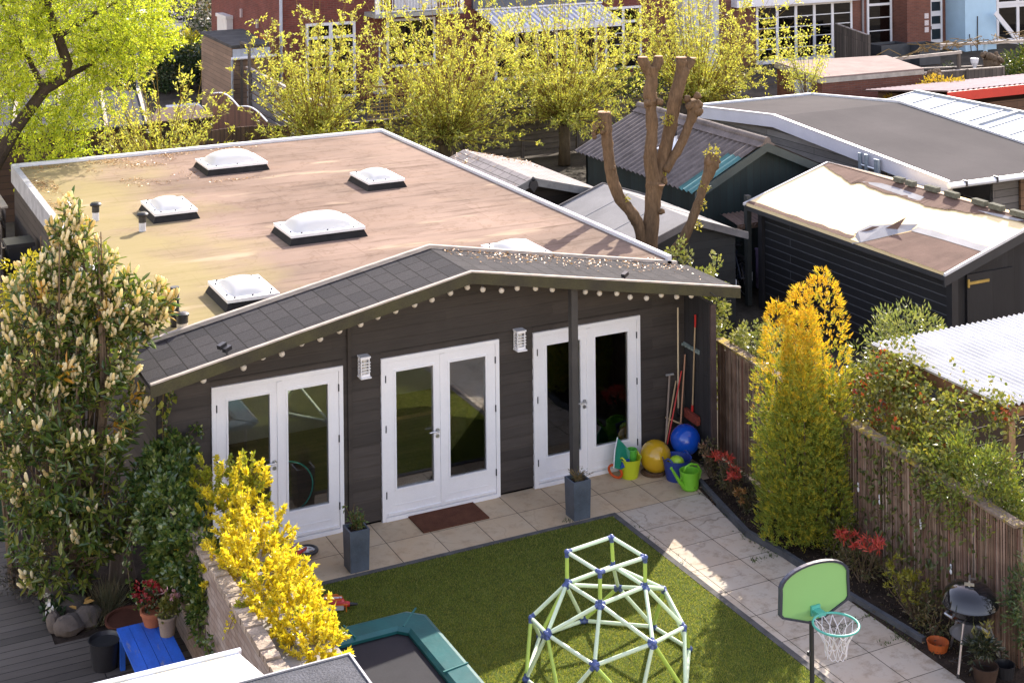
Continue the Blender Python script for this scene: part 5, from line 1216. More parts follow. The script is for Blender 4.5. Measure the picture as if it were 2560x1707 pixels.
limb([(12.38,3.52,4.0),(12.22,3.5,4.15),(12.12,3.5,4.05)],[.09,.07,.05])
limb([(13.3,3.4,1.6),(13.66,3.2,2.1),(13.86,3.1,2.6),(14.02,3.05,3.05),(14.12,3.0,3.35),(14.16,3.0,3.55)],[.11,.085,.08,.08,.13,.10])
for (p,r_) in (((13.15,3.40,4.42),.12),((13.27,3.40,4.45),.09),((14.0,3.3,4.4),.13),((13.93,3.36,4.36),.11),((14.12,3.0,3.45),.12),((14.2,3.02,3.36),.09),((12.3,3.5,4.1),.10),((12.22,3.5,3.98),.09),((13.36,3.36,3.12),.08),((12.44,3.46,3.4),.07),((13.3,3.33,2.6),.07),((13.6,3.5,3.6),.07)):
    for q in range(4): w.ball(np.array(p)+rng.normal(size=3)*r_*.45, r_*U(.45,.75), 9, 7, .18)
part('trunk', w, M_pbark, t, smooth=True)
w = MB()
for (p, r_) in (((13.06,3.455,5.205),.085),((13.35,3.415,5.205),.075),((13.92,3.6,5.125),.095),((14.17,3.64,5.09),.08),((12.33,3.52,4.33),.11),((13.30,3.28,3.05),.06)): w.lathe([(r_,0),(r_*.9,.012),(0,.016)], p, 12)
part('cut_face', w, mat("pale_cut_wood", (.45,.28,.17), .8, .2, 12), t)
w = MB(); P = []
for (c_, r_, k_) in (((14.14,3.0,3.55),.15,170),((12.2,3.5,4.12),.13,120),((14.0,3.04,3.0),.10,70),((13.95,3.08,2.7),.10,60),((13.55,3.46,4.1),.11,110),((12.7,3.45,2.85),.06,50),((13.4,3.42,3.2),.06,50),((12.35,3.5,4.3),.08,50),((13.9,3.1,2.35),.09,50)): P.append(np.array(c_)+sph(k_)*np.array([r_,r_,r_])*rng.uniform(.6,1.05,k_)[:,None])
P = np.concatenate(P); leaves(w, P, rng.normal(size=P.shape)+np.array([0,0,.5]), rng.uniform(.03,.06,len(P)), .022)
part('sprouting_leaves', w, leaf("bud_leaves", [(.40,.34,.03),(.28,.28,.03),(.48,.38,.06)], .4), t)
# ------------------------------------------------------------------ garden wall on the left
t = thing('garden_wall', 'old whitewashed brick garden wall with crumbling top between the two gardens', 'garden wall', (3.98,-3,0))
M_wbrick = bricks("whitewashed_brick", (.40,.35,.31), (.30,.24,.20), (.25,.21,.18), stain=(.62,.52,.46), rough=.9)
w = MB()
V = []; ny = 60; yy = np.linspace(-.35,-6.3,ny)
for y in yy:
    zt = 1.32+.02*math.sin(y*7)+U(-.006,.006); V += [(3.90+U(-.006,.006),y,0),(3.90+U(-.004,.004),y,zt),(4.03,y,zt),(4.06,y,0)]
F = []
for i in range(ny-1):
    for k in range(3): F.append((i*4+k,(i+1)*4+k,(i+1)*4+k+1,i*4+k+1))
F += [(0,1,2,3),((ny-1)*4+3,(ny-1)*4+2,(ny-1)*4+1,(ny-1)*4)]
w.add(V, F); part('brickwork', w, M_wbrick, t)
w = MB()
for k in range(64):
    y = -.4-k*.092
    if y < -6.2: break
    w.box(3.885+U(-.01,.008),4.035+U(-.01,.01),y-.085+U(0,.004),y,1.30+U(-.012,.0),1.355+U(-.02,.012))
part('coping', w, mat("flaking_coping", (.42,.34,.26), .9, .35, 7, fine=.35, bump=.6, bscale=30), t)
w = MB(); w.box(4.07,4.62,-5.05,-3.1,1.18,1.235); w.box(4.10,4.16,-5.0,-3.2,0,1.18); w.box(4.52,4.58,-5.0,-3.2,0,1.18)
solo('stone_shelf', 'grey stone shelf behind the garden wall under the golden euonymus', 'shelf', w, mat("grey_stone", (.30,.28,.265), .85, .1, 3))
def pot(name, lab, x, y, z, r0, r1, h, m=M_terra):
    w = MB(); w.lathe([(r0,0),(r1,h*.82),(r1+.012,h*.83),(r1+.014,h),(r1-.012,h),(r1-.02,h*.85),(0,h*.84)], (x,y,z), 22)
    return solo(name, lab, 'flower pot', w, m, smooth=AUTO)
pot('terracotta_pot', 'tall terracotta pot behind the wall below the yellow leaves', 4.28,-5.28,.75,.10,.13,.42)
pot('terracotta_pot', 'dark terracotta pot next to the stone shelf by the roof corner', 4.34,-5.55,.70,.11,.15,.36)
w = MB(); w.box(4.15,4.75,-5.8,-5.08,.0,.70); solo('brick_plinth', 'low brick plinth carrying the terracotta pots', 'plinth', w, bricks("red_plinth", (.22,.08,.05), (.16,.06,.045)))
w = MB(); w.prism([(4.55,-4.5,1.236),(4.68,-4.55,1.236),(4.72,-4.40,1.236),(4.60,-4.33,1.236)], (0,0,.07)); solo('white_block', 'small pale block beside the teal trampoline pad', 'block', w, M_white)

# golden euonymus
t = thing('golden_euonymus', 'bright golden yellow euonymus trailing along the top of the garden wall', 'shrub', (4.35,-3.0,0))
m_euo = leaf("golden_leaves", [(.78,.62,.03),(.85,.70,.06),(.72,.60,.04),(.60,.54,.04),(.82,.66,.05)], .5, .3)
m_euog = leaf("golden_green_leaves", [(.30,.33,.03),(.42,.40,.03),(.22,.28,.03)], .45, .35)
w = MB(); w2 = MB(); s = MB()
ell = [((4.42,-1.35,1.42),(.30,.40,.28),50),((4.45,-1.95,1.45),(.35,.45,.38),80),((4.55,-2.15,1.75),(.20,.2,.22),34),((4.40,-2.75,1.42),(.40,.5,.34),100),((4.30,-3.35,1.42),(.34,.45,.32),90),((4.08,-2.75,1.22),(.2,.34,.16),40),((4.35,-4.0,1.40),(.34,.42,.28),88),((4.40,-4.45,1.33),(.25,.36,.26),76),((4.42,-4.92,1.25),(.22,.30,.30),70),((4.38,-5.25,1.12),(.17,.22,.25),46),((4.42,-3.45,1.15),(.22,.5,.25),60)]
for i, (c_, r_, k_) in enumerate(ell):
    C, d = cloud(c_, r_, k_, .55)
    for c0, d0 in zip(C, d):
        ax = nrm(d0*.8+np.array([.1,0,.75])+rng.normal(size=3)*.3); L_ = U(.10,.17); n_ = 34
        tt = rng.uniform(0,1,n_)[:,None]; P = c0+ax*L_*tt; D = nrm(rng.normal(size=(n_,3)))*.9+ax*.8
        tg = w2 if (i < 3 and U(0,1) < .45) or U(0,1) < .07 else w
        leaves(tg, P, D, rng.uniform(.04,.065,n_), rng.uniform(.022,.032,n_))
        s.tube([c0-ax*.05, c0+ax*L_], .003, 4)
for (p0, p1) in (((4.15,-2.2,1.35),(3.66,-2.0,1.18)),((4.15,-3.6,1.40),(3.80,-4.0,1.15))):
    p0, p1 = np.array(p0), np.array(p1); s.tube([p0,(p0+p1)/2+np.array([0,0,.06]),p1], .004, 4); n_ = 90
    P = p0+(p1-p0)*rng.uniform(0,1,n_)[:,None]+rng.normal(size=(n_,3))*.025+np.array([0,0,.02]); leaves(w, P, rng.normal(size=(n_,3))+np.array([0,0,.5]), .045, .022)
part('foliage', w, m_euo, t); part('greener_foliage', w2, m_euog, t); stems(s, (4.4,-2.6,0), cloud((4.4,-3.0,1.2),(.2,1.6,.2),26,.2)[0], .012); part('stem', s, M_twig, t)

# ivy heaped over the wall end
t = thing('ivy', 'dark glossy ivy heaped over the garden wall next to the golden euonymus', 'ivy', (3.95,-1.2,0))
m_ivy = leaf("dark_ivy", [(.04,.085,.025),(.07,.13,.03),(.12,.18,.04),(.20,.24,.05),(.06,.11,.03),(.26,.28,.08)], .35, .22, .8)
w = MB(); s = MB()
for (c_, r_, k_) in (((3.95,-.75,1.30),(.36,.55,.40),150),((3.86,-1.4,1.22),(.36,.55,.42),150),((3.86,-2.1,1.15),(.28,.5,.36),100),((4.15,-.25,1.35),(.3,.35,.35),70),((3.80,-1.5,.75),(.16,.6,.45),90),((3.88,-2.55,.85),(.06,.35,.35),40)):
    P, D = clumps(c_, r_, k_, .08, 20, .55); D = D+np.array([-.2,-.2,.0]); leaves(w, P, D, rng.uniform(.05,.085,len(P)), rng.uniform(.042,.065,len(P)))
arcs = [[(3.66,-1.25,1.15),(3.46,-1.3,1.18),(3.38,-1.35,.9),(3.42,-1.4,.5),(3.55,-1.5,.25),(3.68,-1.6,.15)],[(3.8,-.5,1.5),(3.55,-.6,1.35),(3.42,-.7,1.0),(3.42,-.75,.7)],[(3.92,-2.4,1.1),(3.86,-2.6,.7),(3.80,-2.9,.55),(3.84,-3.3,.75)],[(3.92,-2.7,.95),(3.84,-3.0,.6),(3.82,-3.4,.5),(3.86,-3.8,.72)],[(3.7,-1.0,1.3),(3.45,-1.6,1.25),(3.40,-1.75,1.18)],[(4.15,-.12,1.5),(4.12,-.10,1.9),(4.2,-.06,2.2)],[(4.3,-.1,1.5),(4.5,-.08,1.7),(4.58,-.06,1.6)]]
for a in arcs:
    A = np.array(a); s.tube(A, .006, 5)
    for i in range(len(a)-1):
        n_ = 38; P = A[i]+(A[i+1]-A[i])*rng.uniform(0,1,n_)[:,None]+rng.normal(size=(n_,3))*.022; leaves(w, P, rng.normal(size=(n_,3))+np.array([0,-.3,-.3]), rng.uniform(.04,.06,n_), .042)
part('foliage', w, m_ivy, t); stems(s, (3.9,-.9,0), cloud((3.9,-1.2,1.2),(.3,.9,.4),24,.3)[0], .014); part('stem', s, M_bark, t)
w = MB(); P = np.array([4.08,-.10,1.98])+rng.normal(size=(26,3))*np.array([.07,.03,.20]); leaves(w, P, rng.normal(size=(26,3))*.5+np.array([0,-.6,-.5]), .085, .075)
s = MB(); s.tube([(4.1,-.06,1.3),(4.09,-.07,1.9),(4.12,-.05,2.35)], .006, 5)
t = thing('vine', 'yellow green vine shoot climbing the left corner of the studio', 'climbing plant', (4.1,-.06,0)); part('foliage', w, leaf("vine_leaves", [(.30,.32,.05),(.36,.36,.05),(.22,.26,.05)], .45), t); part('stem', s, M_twig, t)

# flowering cherry laurel
t = thing('cherry_laurel', 'large cherry laurel covered in cream flower candles at the studio left corner', 'shrub', (3.1,.0,0))
m_lau = leaf("laurel_leaves", [(.05,.09,.026),(.08,.14,.03),(.14,.20,.04),(.24,.27,.05),(.06,.11,.03),(.34,.33,.06)], .42, .2, .8)
m_lauy = leaf("aged_laurel_leaves", [(.50,.24,.02),(.42,.28,.03)], .4, .4)
m_flw = leaf("cream_flowers", [(.86,.76,.50),(.90,.82,.60),(.80,.66,.36),(.78,.62,.28)], .45, .7)
w = MB(); fl = MB(); s = MB(); wy = MB()
tips = []
for (c_, r_, k_, ff) in (((3.02,-.05,4.20),(.22,.25,.42),34,.9),((3.12,-.1,3.75),(.45,.42,.50),70,.85),((2.72,-.15,3.50),(.48,.5,.45),70,.8),((3.45,-.1,3.30),(.45,.40,.42),70,.8),((3.85,-.12,3.22),(.40,.30,.34),44,.85),((2.62,-.2,2.85),(.62,.55,.50),90,.62),((3.2,-.2,2.75),(.62,.55,.5),90,.6),((2.55,-.25,2.2),(.62,.6,.55),90,.40),((3.2,-.25,2.1),(.70,.6,.55),100,.35),((2.75,-.35,1.55),(.68,.62,.60),110,.18),((3.2,-.45,1.2),(.62,.6,.6),80,.10),((2.85,-.45,.80),(.66,.55,.55),90,.06)):
    C, d = cloud(c_, r_, k_, .72)
    for p, q in zip(C, d): tips.append((p, q, ff))
for p, q, ff in tips:
    if p[2] < .25: continue
    ax = nrm(q*.75+np.array([0,0,.8])+rng.normal(size=3)*.25); n_ = 11
    tt = np.linspace(-.16,.05,n_)[:,None]; an = np.arange(n_)*2.4
    e = nrm(np.cross(ax,[.3,.2,1.0])); g_ = np.cross(ax,e); rad = np.cos(an)[:,None]*e+np.sin(an)[:,None]*g_
    P = p+ax*tt; D = rad+ax*(.35+.5*(tt+.16)/.2)
    tg = wy if U(0,1) < .02 else w
    leaves(tg, P, D, rng.uniform(.08,.165,n_)*U(.85,1.15), rng.uniform(.034,.052,n_), fold=.12, up=(0,0,1), six=True)
    s.tube([p-ax*.28-q*.12, p+ax*.06], .006, 4)
    if U(0,1) < ff:
        for k in range(int(U(2,9))):
            a2 = U(0,6.28); o = p+ax*U(-.10,.08)+(math.cos(a2)*e+math.sin(a2)*g_)*.028
            dd = nrm(ax*.9+np.array([0,0,.9])+(math.cos(a2)*e+math.sin(a2)*g_)*.4); L_ = U(.06,.14)
            fl.tube([o,o+dd*L_*.2,o+dd*L_*.6,o+dd*L_*.9,o+dd*L_],[.007,.019,.020,.014,.004],6)
part('foliage', w, m_lau, t); part('yellowed_leaves', wy, m_lauy, t); part('flower_candles', fl, m_flw, t, smooth=True)
for k in range(26):
    a = U(0,6.28); s.tube([(3.1+.1*math.cos(a),.0+.1*math.sin(a),0),(3.05+.25*math.cos(a),-.1+.2*math.sin(a),1.2),(3.0+.45*math.cos(a),-.15+.35*math.sin(a),2.4),(3.0+.4*math.cos(a),-.15+.35*math.sin(a),3.4+U(-.5,.9))],[.035,.028,.018,.006],6)
part('stem', s, M_bark, t)
shrub('yellow_shrub', 'yellow green shrub glowing behind the upper left of the cherry laurel', 'shrub', (2.85,1.4,3.15), (.48,.5,.60), 120, .09, 26, .05, .028, leaf("chartreuse_leaves", [(.38,.34,.03),(.48,.40,.03),(.30,.30,.04)], .45, .4), base=(2.9,1.4,0), nst=18)
shrub('green_shrub', 'small fresh green shrub at the left edge of the cherry laurel', 'shrub', (2.30,.3,2.35), (.25,.3,.28), 34, .07, 18, .07, .035, leaf("fresh_leaves", [(.08,.15,.03),(.12,.20,.04)], .4, .4), base=(2.4,.3,0), nst=10)

# rockery
M_rock = mat("rockery_stone", (.12,.10,.085), .9, .3, 5, bump=.5, bscale=14)
def rock(lab, c, r):
    w = MB(); w.ball((c[0],c[1],c[2]+r[2]*.8), r, 12, 8, .12); solo('rock', lab, 'rock', w, M_rock, smooth=AUTO, group='rocks in the rockery bed')
rock('rounded dark rock at the deck corner of the rockery', (2.80,-1.05,.02), (.17,.13,.12)); rock('dark rock next to the orange leaf in the rockery', (3.02,-.98,.02), (.16,.12,.13))
rock('flat brown rock behind the white cyclamen', (2.93,-.62,.02), (.18,.14,.12)); rock('upright dark rock below the stone figurine', (2.80,-.28,.02), (.16,.12,.15)); rock('pale grey rock beside the white cyclamen flowers', (2.66,-.92,.02), (.08,.10,.13))
t = thing('figurine', 'small pale stone garden figurine among the rockery plants', 'figurine', (2.98,-.18,.05))
w = MB(); w.lathe([(.0,0),(.085,.0),(.09,.03),(.085,.10),(.055,.17),(.035,.21),(.0,.22)], (2.98,-.18,.05), 16); w.ball((2.965,-.18,.29), (.038,.04,.045), 12, 10); w.tube([(2.94,-.22,.20),(2.96,-.27,.13),(3.02,-.26,.10)], .02, 8); part('body', w, mat("cast_stone", (.30,.31,.33), .8, .15, 6), t, smooth=True)
t = thing('cyclamen', 'white flowered cyclamen at the deck edge of the rockery', 'plant', (2.66,-.62,.03))
w = MB(); P, D = clumps((2.70,-.62,.12), (.13,.16,.09), 22, .05, 8, .4); leaves(w, P, D, .06, .045); part('foliage', w, leaf("cyclamen_leaves", [(.03,.06,.025),(.05,.09,.03)], .3), t)
w = MB(); P = np.array([(2.62,-.50,.24),(2.66,-.66,.22),(2.63,-.74,.20),(2.70,-.78,.18)]).repeat(6,0)+rng.normal(size=(24,3))*.02; leaves(w, P, rng.normal(size=P.shape), .065, .05); part('petals', w, leaf("white_petals", [(.75,.74,.78),(.8,.78,.8)], .4), t)
t = thing('ornamental_grass', 'wispy grey green ornamental grass tuft at the edge of the rockery', 'grass tuft', (3.28,-.75,0))
w = MB()
for (cx,cy,cz,n_,hh) in ((3.28,-.75,.0,520,.50),(3.12,-.98,.0,260,.32)):
    P = np.array([cx,cy,cz])+rng.normal(size=(n_,3))*np.array([.05,.05,0]); D = rng.normal(size=(n_,3))*.55+np.array([0,0,1.0]); L_ = rng.uniform(.5,1,n_)*hh; leaves(w, P, D, L_, .006)
part('blades', w, leaf("grass_blades", [(.09,.11,.06),(.14,.14,.08),(.20,.14,.08)], .3), t)
w = MB(); P = np.array([(2.98,-.95,.27),(3.0,-.92,.28),(2.90,-.98,.24)]); leaves(w, P, [[1,.1,.1],[.6,.5,.1],[-.4,.6,.1]], [.13,.12,.12], [.07,.06,.06], six=True, up=(0,0,1)); solo('fallen_leaf', 'orange brown fallen leaves lying on the rocks', 'leaf', w, mat("autumn_leaf", (.40,.22,.05), .6, .2, 8))
w = MB(); w.lathe([(.16,0),(.24,.17),(.265,.175),(.268,.21),(.245,.21),(.235,.18),(0,.165)], (3.36,-1.62,.13), 30); w.lathe([(.15,0),(.17,.13)], (3.36,-1.62,.0), 24); solo('plant_bowl', 'dark terracotta bowl standing just behind the blue bench', 'pot', w, mat("dark_terracotta", (.085,.032,.02), .75, .2, 5), smooth=AUTO)
w = MB(); w.lathe([(.13,.0),(.17,.30),(.18,.31),(.165,.31),(.15,.27),(0,.26)], (3.03,-1.95,.03), 28); solo('black_pot', 'tall black pot standing at the corner of the blue bench', 'pot', w, M_black, smooth=AUTO)
w = MB(); w.tube([(3.60,-.05,0),(3.58,-.08,.30),(3.62,-.05,.62),(3.60,.0,.82)], [.17,.13,.11,.09], 10); w.tube([(3.58,-.06,.3),(3.42,-.16,.45),(3.36,-.2,.5)], [.06,.045,.03], 8); solo('tree_stump', 'weathered pale tree stump under the ivy', 'stump', w, mat("bleached_stump", (.20,.16,.13), .9, .3, 8, bump=.8, bscale=25, stretch=(3,3,.4)), smooth=True)
shrub('dark_shrub', 'low dark twiggy shrub at the deck edge below the cherry laurel', 'shrub', (2.55,.05,.25), (.32,.4,.25), 60, .08, 14, .06, .012, leaf("dark_twigs", [(.03,.025,.02),(.05,.04,.03),(.03,.045,.02)], .2), nst=14)
# blue bench
t = thing('blue_bench', 'weathered bright blue plank bench with flower pots on it', 'bench', (3.38,-2.5,.04))
M_bl = mat("flaking_blue_paint", (.015,.105,.50), .6, .25, 5, stretch=(1,.35,1), fine=.2)
nt = M_bl.node_tree; b = nt.nodes["Principled BSDF"]; c0 = b.inputs['Base Color'].links[0].from_socket
c = mixc(nt, ramp(nt, noise(nt, coords(nt,(6,1.2,1)), 2.2, 6, .75), [(.58,(0,0,0)),(.64,(.85,)*3)]), c0, (.20,.19,.20)); nt.links.new(c, b.inputs['Base Color'])
w = MB()
for k in range(4): w.box(3.135+k*.127,3.135+k*.127+.122,-3.05,-2.03,.425+U(-.002,.002),.455)
part('seat_plank', w, M_bl, t)
w = MB(); w.box(3.16,3.20,-3.0,-2.08,.36,.424); w.box(3.58,3.62,-3.0,-2.08,.36,.424); part('rail', w, M_bl, t)
for (x,y) in ((3.18,-2.1),(3.60,-2.1),(3.18,-2.98),(3.60,-2.98)):
    w = MB(); w.box(x-.025,x+.025,y-.025,y+.025,.04,.36); part('leg', w, M_bl, t)
t = thing('flower_pot', 'terracotta pot with dark red flowers on the blue bench', 'potted plant', (3.50,-2.10,.456))
w = MB(); w.lathe([(.09,0),(.125,.12),(.135,.125),(.137,.16),(.12,.16),(.11,.12),(0,.12)], (3.50,-2.12,.456), 22); part('pot', w, M_terra, t, smooth=AUTO)
w = MB(); P, D = clumps((3.50,-2.10,.70), (.14,.14,.11), 24, .05, 9, .4); leaves(w, P, D, .05, .03); part('foliage', w, leaf("begonia_leaves", [(.05,.07,.02),(.08,.06,.02)], .3), t)
w = MB(); P, D = clumps((3.47,-2.05,.78), (.15,.13,.11), 22, .035, 8, .6); leaves(w, P, D, .045, .035); part('petals', w, leaf("dark_red_petals", [(.22,.01,.015),(.32,.02,.02)], .3), t)
t = thing('flower_pot', 'beige pot with pink flowers on the blue bench', 'potted plant', (3.59,-2.36,.456))
w = MB(); w.lathe([(.075,0),(.095,.17),(.10,.175),(.10,.20),(.088,.20),(.08,.16),(0,.155)], (3.59,-2.40,.456), 22); part('pot', w, mat("beige_clay", (.27,.21,.15), .8, .15, 5), t, smooth=AUTO)
w = MB(); P, D = clumps((3.59,-2.38,.72), (.10,.10,.10), 24, .045, 10, .4); leaves(w, P, D, .045, .028); part('foliage', w, leaf("lime_begonia", [(.10,.12,.02),(.17,.16,.03)], .35), t)
w = MB(); P = np.array([(3.60,-2.28,.84),(3.68,-2.34,.84),(3.72,-2.36,.82),(3.64,-2.40,.82)]).repeat(9,0)+rng.normal(size=(36,3))*.018; leaves(w, P, rng.normal(size=P.shape), .05, .045); part('petals', w, leaf("pink_petals", [(.62,.33,.36),(.70,.42,.44)], .4), t)

# awning and the black flat roof below the camera
m, nt, b = newmat("cream_striped_canvas"); v = coords(nt)
wv = nt.nodes.new("ShaderNodeTexWave"); wv.bands_direction = 'X'; wv.inputs['Scale'].default_value = .85; nt.links.new(v, wv.inputs[0])
c = ramp(nt, wv.outputs['Fac'], [(.45,(.80,.72,.50)),(.55,(.84,.82,.76))]); nt.links.new(c, b.inputs['Base Color']); b.inputs['Roughness'].default_value = .8
t = thing('awning', 'cream striped awning unrolled over the neighbouring deck', 'awning', (2.2,-7.5,2.4))
w = MB(); w.prism([(-1.2,-6.70,2.44),(3.14,-6.77,2.44),(3.14,-10.2,3.25),(-1.2,-10.2,3.25)], (0,0,.012)); part('canvas', w, m, t)
w = MB(); w.bar((-1.2,-6.685,2.44),(3.16,-6.755,2.44),.04,.07); part('front_rail', w, M_alu, t)
w = MB(); w.bar((3.10,-6.8,2.40),(2.95,-8.4,2.7),.04,.05); w.bar((2.95,-8.4,2.7),(3.08,-10.1,3.1),.04,.05); part('folding_arm', w, M_alu, t)
t = thing('flat_roof_extension', 'black felted flat roof of the house extension with metal edge strip', 'extension', (2.9,-9.5,0))
M_tar = mat("black_slate_felt", (.085,.088,.10), .7, .25, 5, fine=.55, fscale=70, bump=.5, bscale=60)
w = MB(); x1, y1, zt = 3.625, -7.90, 2.84
w.box(-1.0,x1,-12.5,y1,0,2.62); part('wall', w, bricks("extension_brick", (.24,.10,.07), (.18,.075,.055)), t)
w = MB()
w.prism([(1.5,y1+.02,2.62),(x1+.02,y1+.02,2.62),(x1+.02,y1+.02,zt),(1.5,y1+.02,zt)], (0,-.26,0)); w.prism([(x1+.02,y1-.24,2.62),(x1+.02,-12.5,2.62),(x1+.02,-12.5,zt),(x1+.02,y1-.24,zt)], (-.26,0,0)); w.box(-1.0,x1-.24,-12.5,y1-.24,2.621,2.70); part('roof', w, M_tar, t)
w = MB(); w.box(1.5,x1+.035,y1+.02,y1+.035,2.70,zt+.012); w.box(x1+.02,x1+.035,-12.5,y1+.02,2.70,zt+.012); part('edge_strip', w, mat("grey_edge_strip", (.36,.36,.37), .5, .1, 4, metal=.3), t)

# fences and clutter left of the studio
t = thing('panel_fence', 'tan timber panel fence beyond the deck at the far left', 'fence', (3.4,9.5,0))
w = MB(); w.bar((3.05,6.5,.95),(3.75,12.6,.95),.03,1.75); part('panel', w, boards("tan_panels", (.26,.17,.09), .9, 3, 'v', var=.25), t)
for u in (0,.33,.66,1):
    w = MB(); x, y = 3.05+.7*u, 6.5+6.1*u; w.box(x-.05,x+.05,y-.05,y+.05,0,1.9); part('post', w, M_fence, t)
t = thing('lattice_fence', 'grey picket fence with pale cap beside the zinc parapet', 'fence', (3.9,13.5,0))
w = MB()
for k in range(30): y = 12.2+k*.1; w.box(3.86,3.88,y,y+.08,0,1.85+U(-.02,.02))
w.box(3.83,3.86,12.2,15.2,.4,.48); w.box(3.83,3.86,12.2,15.2,1.5,1.58); part('pickets', w, M_fence, t)
w = MB(); w.box(3.80,3.92,12.2,15.2,1.88,1.92); part('cap', w, M_cap, t)
t = thing('black_bin', 'black lidded bin standing beside the studio left wall', 'bin', (3.72,9.2,0)); w = MB(); w.prism([(3.5,8.95,0),(3.9,8.95,0),(3.9,9.4,0),(3.5,9.4,0)], (0,0,1.9)); part('body', w, M_black, t)
w = MB(); w.box(3.46,3.94,8.9,9.45,1.9,1.97); w.tube([(3.46,9.0,1.9),(3.44,9.2,1.86),(3.46,9.4,1.9)], .02, 6); part('lid', w, M_black, t)
t = thing('plank', 'grey plank leaning at the far left border', 'plank', (2.9,4.5,0)); w = MB(); w.bar((2.75,4.2,0),(3.0,4.9,1.35),.03,.16); part('board', w, M_fence, t)
# ------------------------------------------------------------------ houses behind
M_brickA = bricks("dark_red_brick", (.20,.062,.048), (.145,.05,.042), (.17,.11,.095), stain=(.75,.68,.66))
M_brickB = bricks("brown_brick", (.20,.085,.06), (.15,.065,.05), (.17,.12,.10), stain=(.75,.7,.68))
M_winglass = glass("window_glass", (.10,.11,.12), .9)
M_frame = mat("white_frame", (.72,.72,.74), .45, .05, 2)
M_inside = mat("dark_room", (.02,.019,.018), .9, .2)
def window(root, x0, x1, z0, z1, y, cols, rows, jamb=.08, bar=.03, name='window', rail=None, bottom=0.0):
    f = MB(); d0, d1 = y-.06, y-.002
    f.box(x0,x1,d0,d1,z0,z0+jamb); f.box(x0,x1,d0,d1,z1-jamb,z1); f.box(x0,x0+jamb,d0,d1,z0+jamb,z1-jamb); f.box(x1-jamb,x1,d0,d1,z0+jamb,z1-jamb)
    w_ = (x1-x0-2*jamb)
    for k in range(1, cols): xx = x0+jamb+w_*k/cols; f.box(xx-jamb*.65,xx+jamb*.65,d0,d1,z0+jamb,z1-jamb)
    zt = rail or z1-jamb
    if rail: f.box(x0+jamb,x1-jamb,d0-.004,d1-.003,rail-.05,rail+.05)
    h_ = zt-(z0+jamb+bottom)
    if bottom: f.box(x0+jamb,x1-jamb,d0+.01,d1-.004,z0+jamb,z0+jamb+bottom)
    for k in range(1, rows): zz = z0+jamb+bottom+h_*k/rows; f.box(x0+jamb,x1-jamb,d0+.012,d1-.005,zz-bar/2,zz+bar/2)
    o = part(name, f, M_frame, root)
    p = MB(); p.box(x0+jamb*.5,x1-jamb*.5,y-.030,y-.022,z0+jamb*.5,z1-jamb*.5); part('pane', p, M_winglass, o)
    p = MB(); p.box(x0+jamb*.5,x1-jamb*.5,y-.020,y-.0025,z0+jamb*.5,z1-jamb*.5); part('dark_interior', p, M_inside, o)
    return o
Y0 = 32.0
ha = thing('brick_house', 'dark red brick terraced house at the end of the row with grey drainpipe', 'house', (23.5,36,0))
w = MB(); w.box(15.7,31.6,Y0,41.5,0,7.0); part('wall', w, M_brickA, ha)
w = MB(); w.prism([(15.4,Y0-.3,7),(31.6,Y0-.3,7),(31.6,36.7,9.8),(15.4,36.7,9.8)], (0,.0,.12)); w.prism([(15.4,41.8,7),(15.4,36.7,9.8),(31.6,36.7,9.8),(31.6,41.8,7)], (0,0,.12)); part('roof', w, mat("grey_roof_tiles", (.12,.11,.11), .8, .2, 6), ha)
w = MB(); w.tube([(15.64,Y0-.06,0),(15.64,Y0-.06,7)], .055, 10); part('drainpipe', w, mat("grey_drainpipe", (.42,.45,.52), .5, .1, 4), ha)
window(ha, 16.54,18.40,.12,2.82,Y0,2,4,.10,.03,'garden_door',rail=2.30,bottom=.0)
window(ha, 19.59,21.50,1.05,2.80,Y0,1,1,.09)
window(ha, 28.66,30.32,.30,2.74,Y0,2,4,.09,.025,'window',rail=2.15)
window(ha, 23.9,28.3,.25,2.6,Y0,5,1,.11,.03,'sliding_door')
w = MB(); w.box(23.0,28.7,Y0-.14,Y0-.002,3.0,3.32); part('shutter_box', w, mat("slate_box", (.10,.115,.14), .5, .1, 4), ha)
w = MB()
for (y,z) in ((37.0,2.8),(34.9,2.6)): w.box(15.62,15.697,y-.06,y+.06,z-.16,z+.16)
part('wall_vent', w, mat("pale_pink_vent", (.45,.36,.36), .6, .1), ha)
w = MB(); w.box(15.45,15.697,38.3,39.7,1.5,2.45); w.box(15.40,15.697,38.25,39.75,2.45,2.58); part('porch_box', w, mat("cream_box", (.62,.60,.58), .5, .1), ha)
# balcony
w = MB(); w.box(18.75,22.2,Y0-1.1,Y0-.002,2.98,3.12); part('balcony_slab', w, mat("dirty_concrete", (.33,.33,.30), .85, .2, 3), ha)
w = MB(); w.box(18.9,22.1,Y0-1.08,Y0-1.04,3.95,4.0); w.box(18.9,22.1,Y0-1.08,Y0-1.04,3.16,3.2)
for k in range(27): x = 18.95+k*.12; w.box(x-.012,x+.012,Y0-1.075,Y0-1.045,3.2,3.95)
for x in (18.85,22.12): w.box(x-.07,x+.07,Y0-1.1,Y0-1.0,3.12,4.05)
part('balcony_railing', w, M_frame, ha)
w = MB(); w.box(19.9,21.6,Y0-.05,Y0-.003,3.14,5.3); part('balcony_door', w, mat("pale_curtained_door", (.58,.58,.60), .4, .1, 3), ha)
t = thing('awning', 'white and grey striped awning unrolled from the far brick house', 'awning', (25.8,31,2.6))
m, nt, b = newmat("grey_white_canvas"); v = coords(nt); wv = nt.nodes.new("ShaderNodeTexWave"); wv.inputs['Scale'].default_value = 1.35; wv.bands_direction = 'X'; nt.links.new(v, wv.inputs[0])
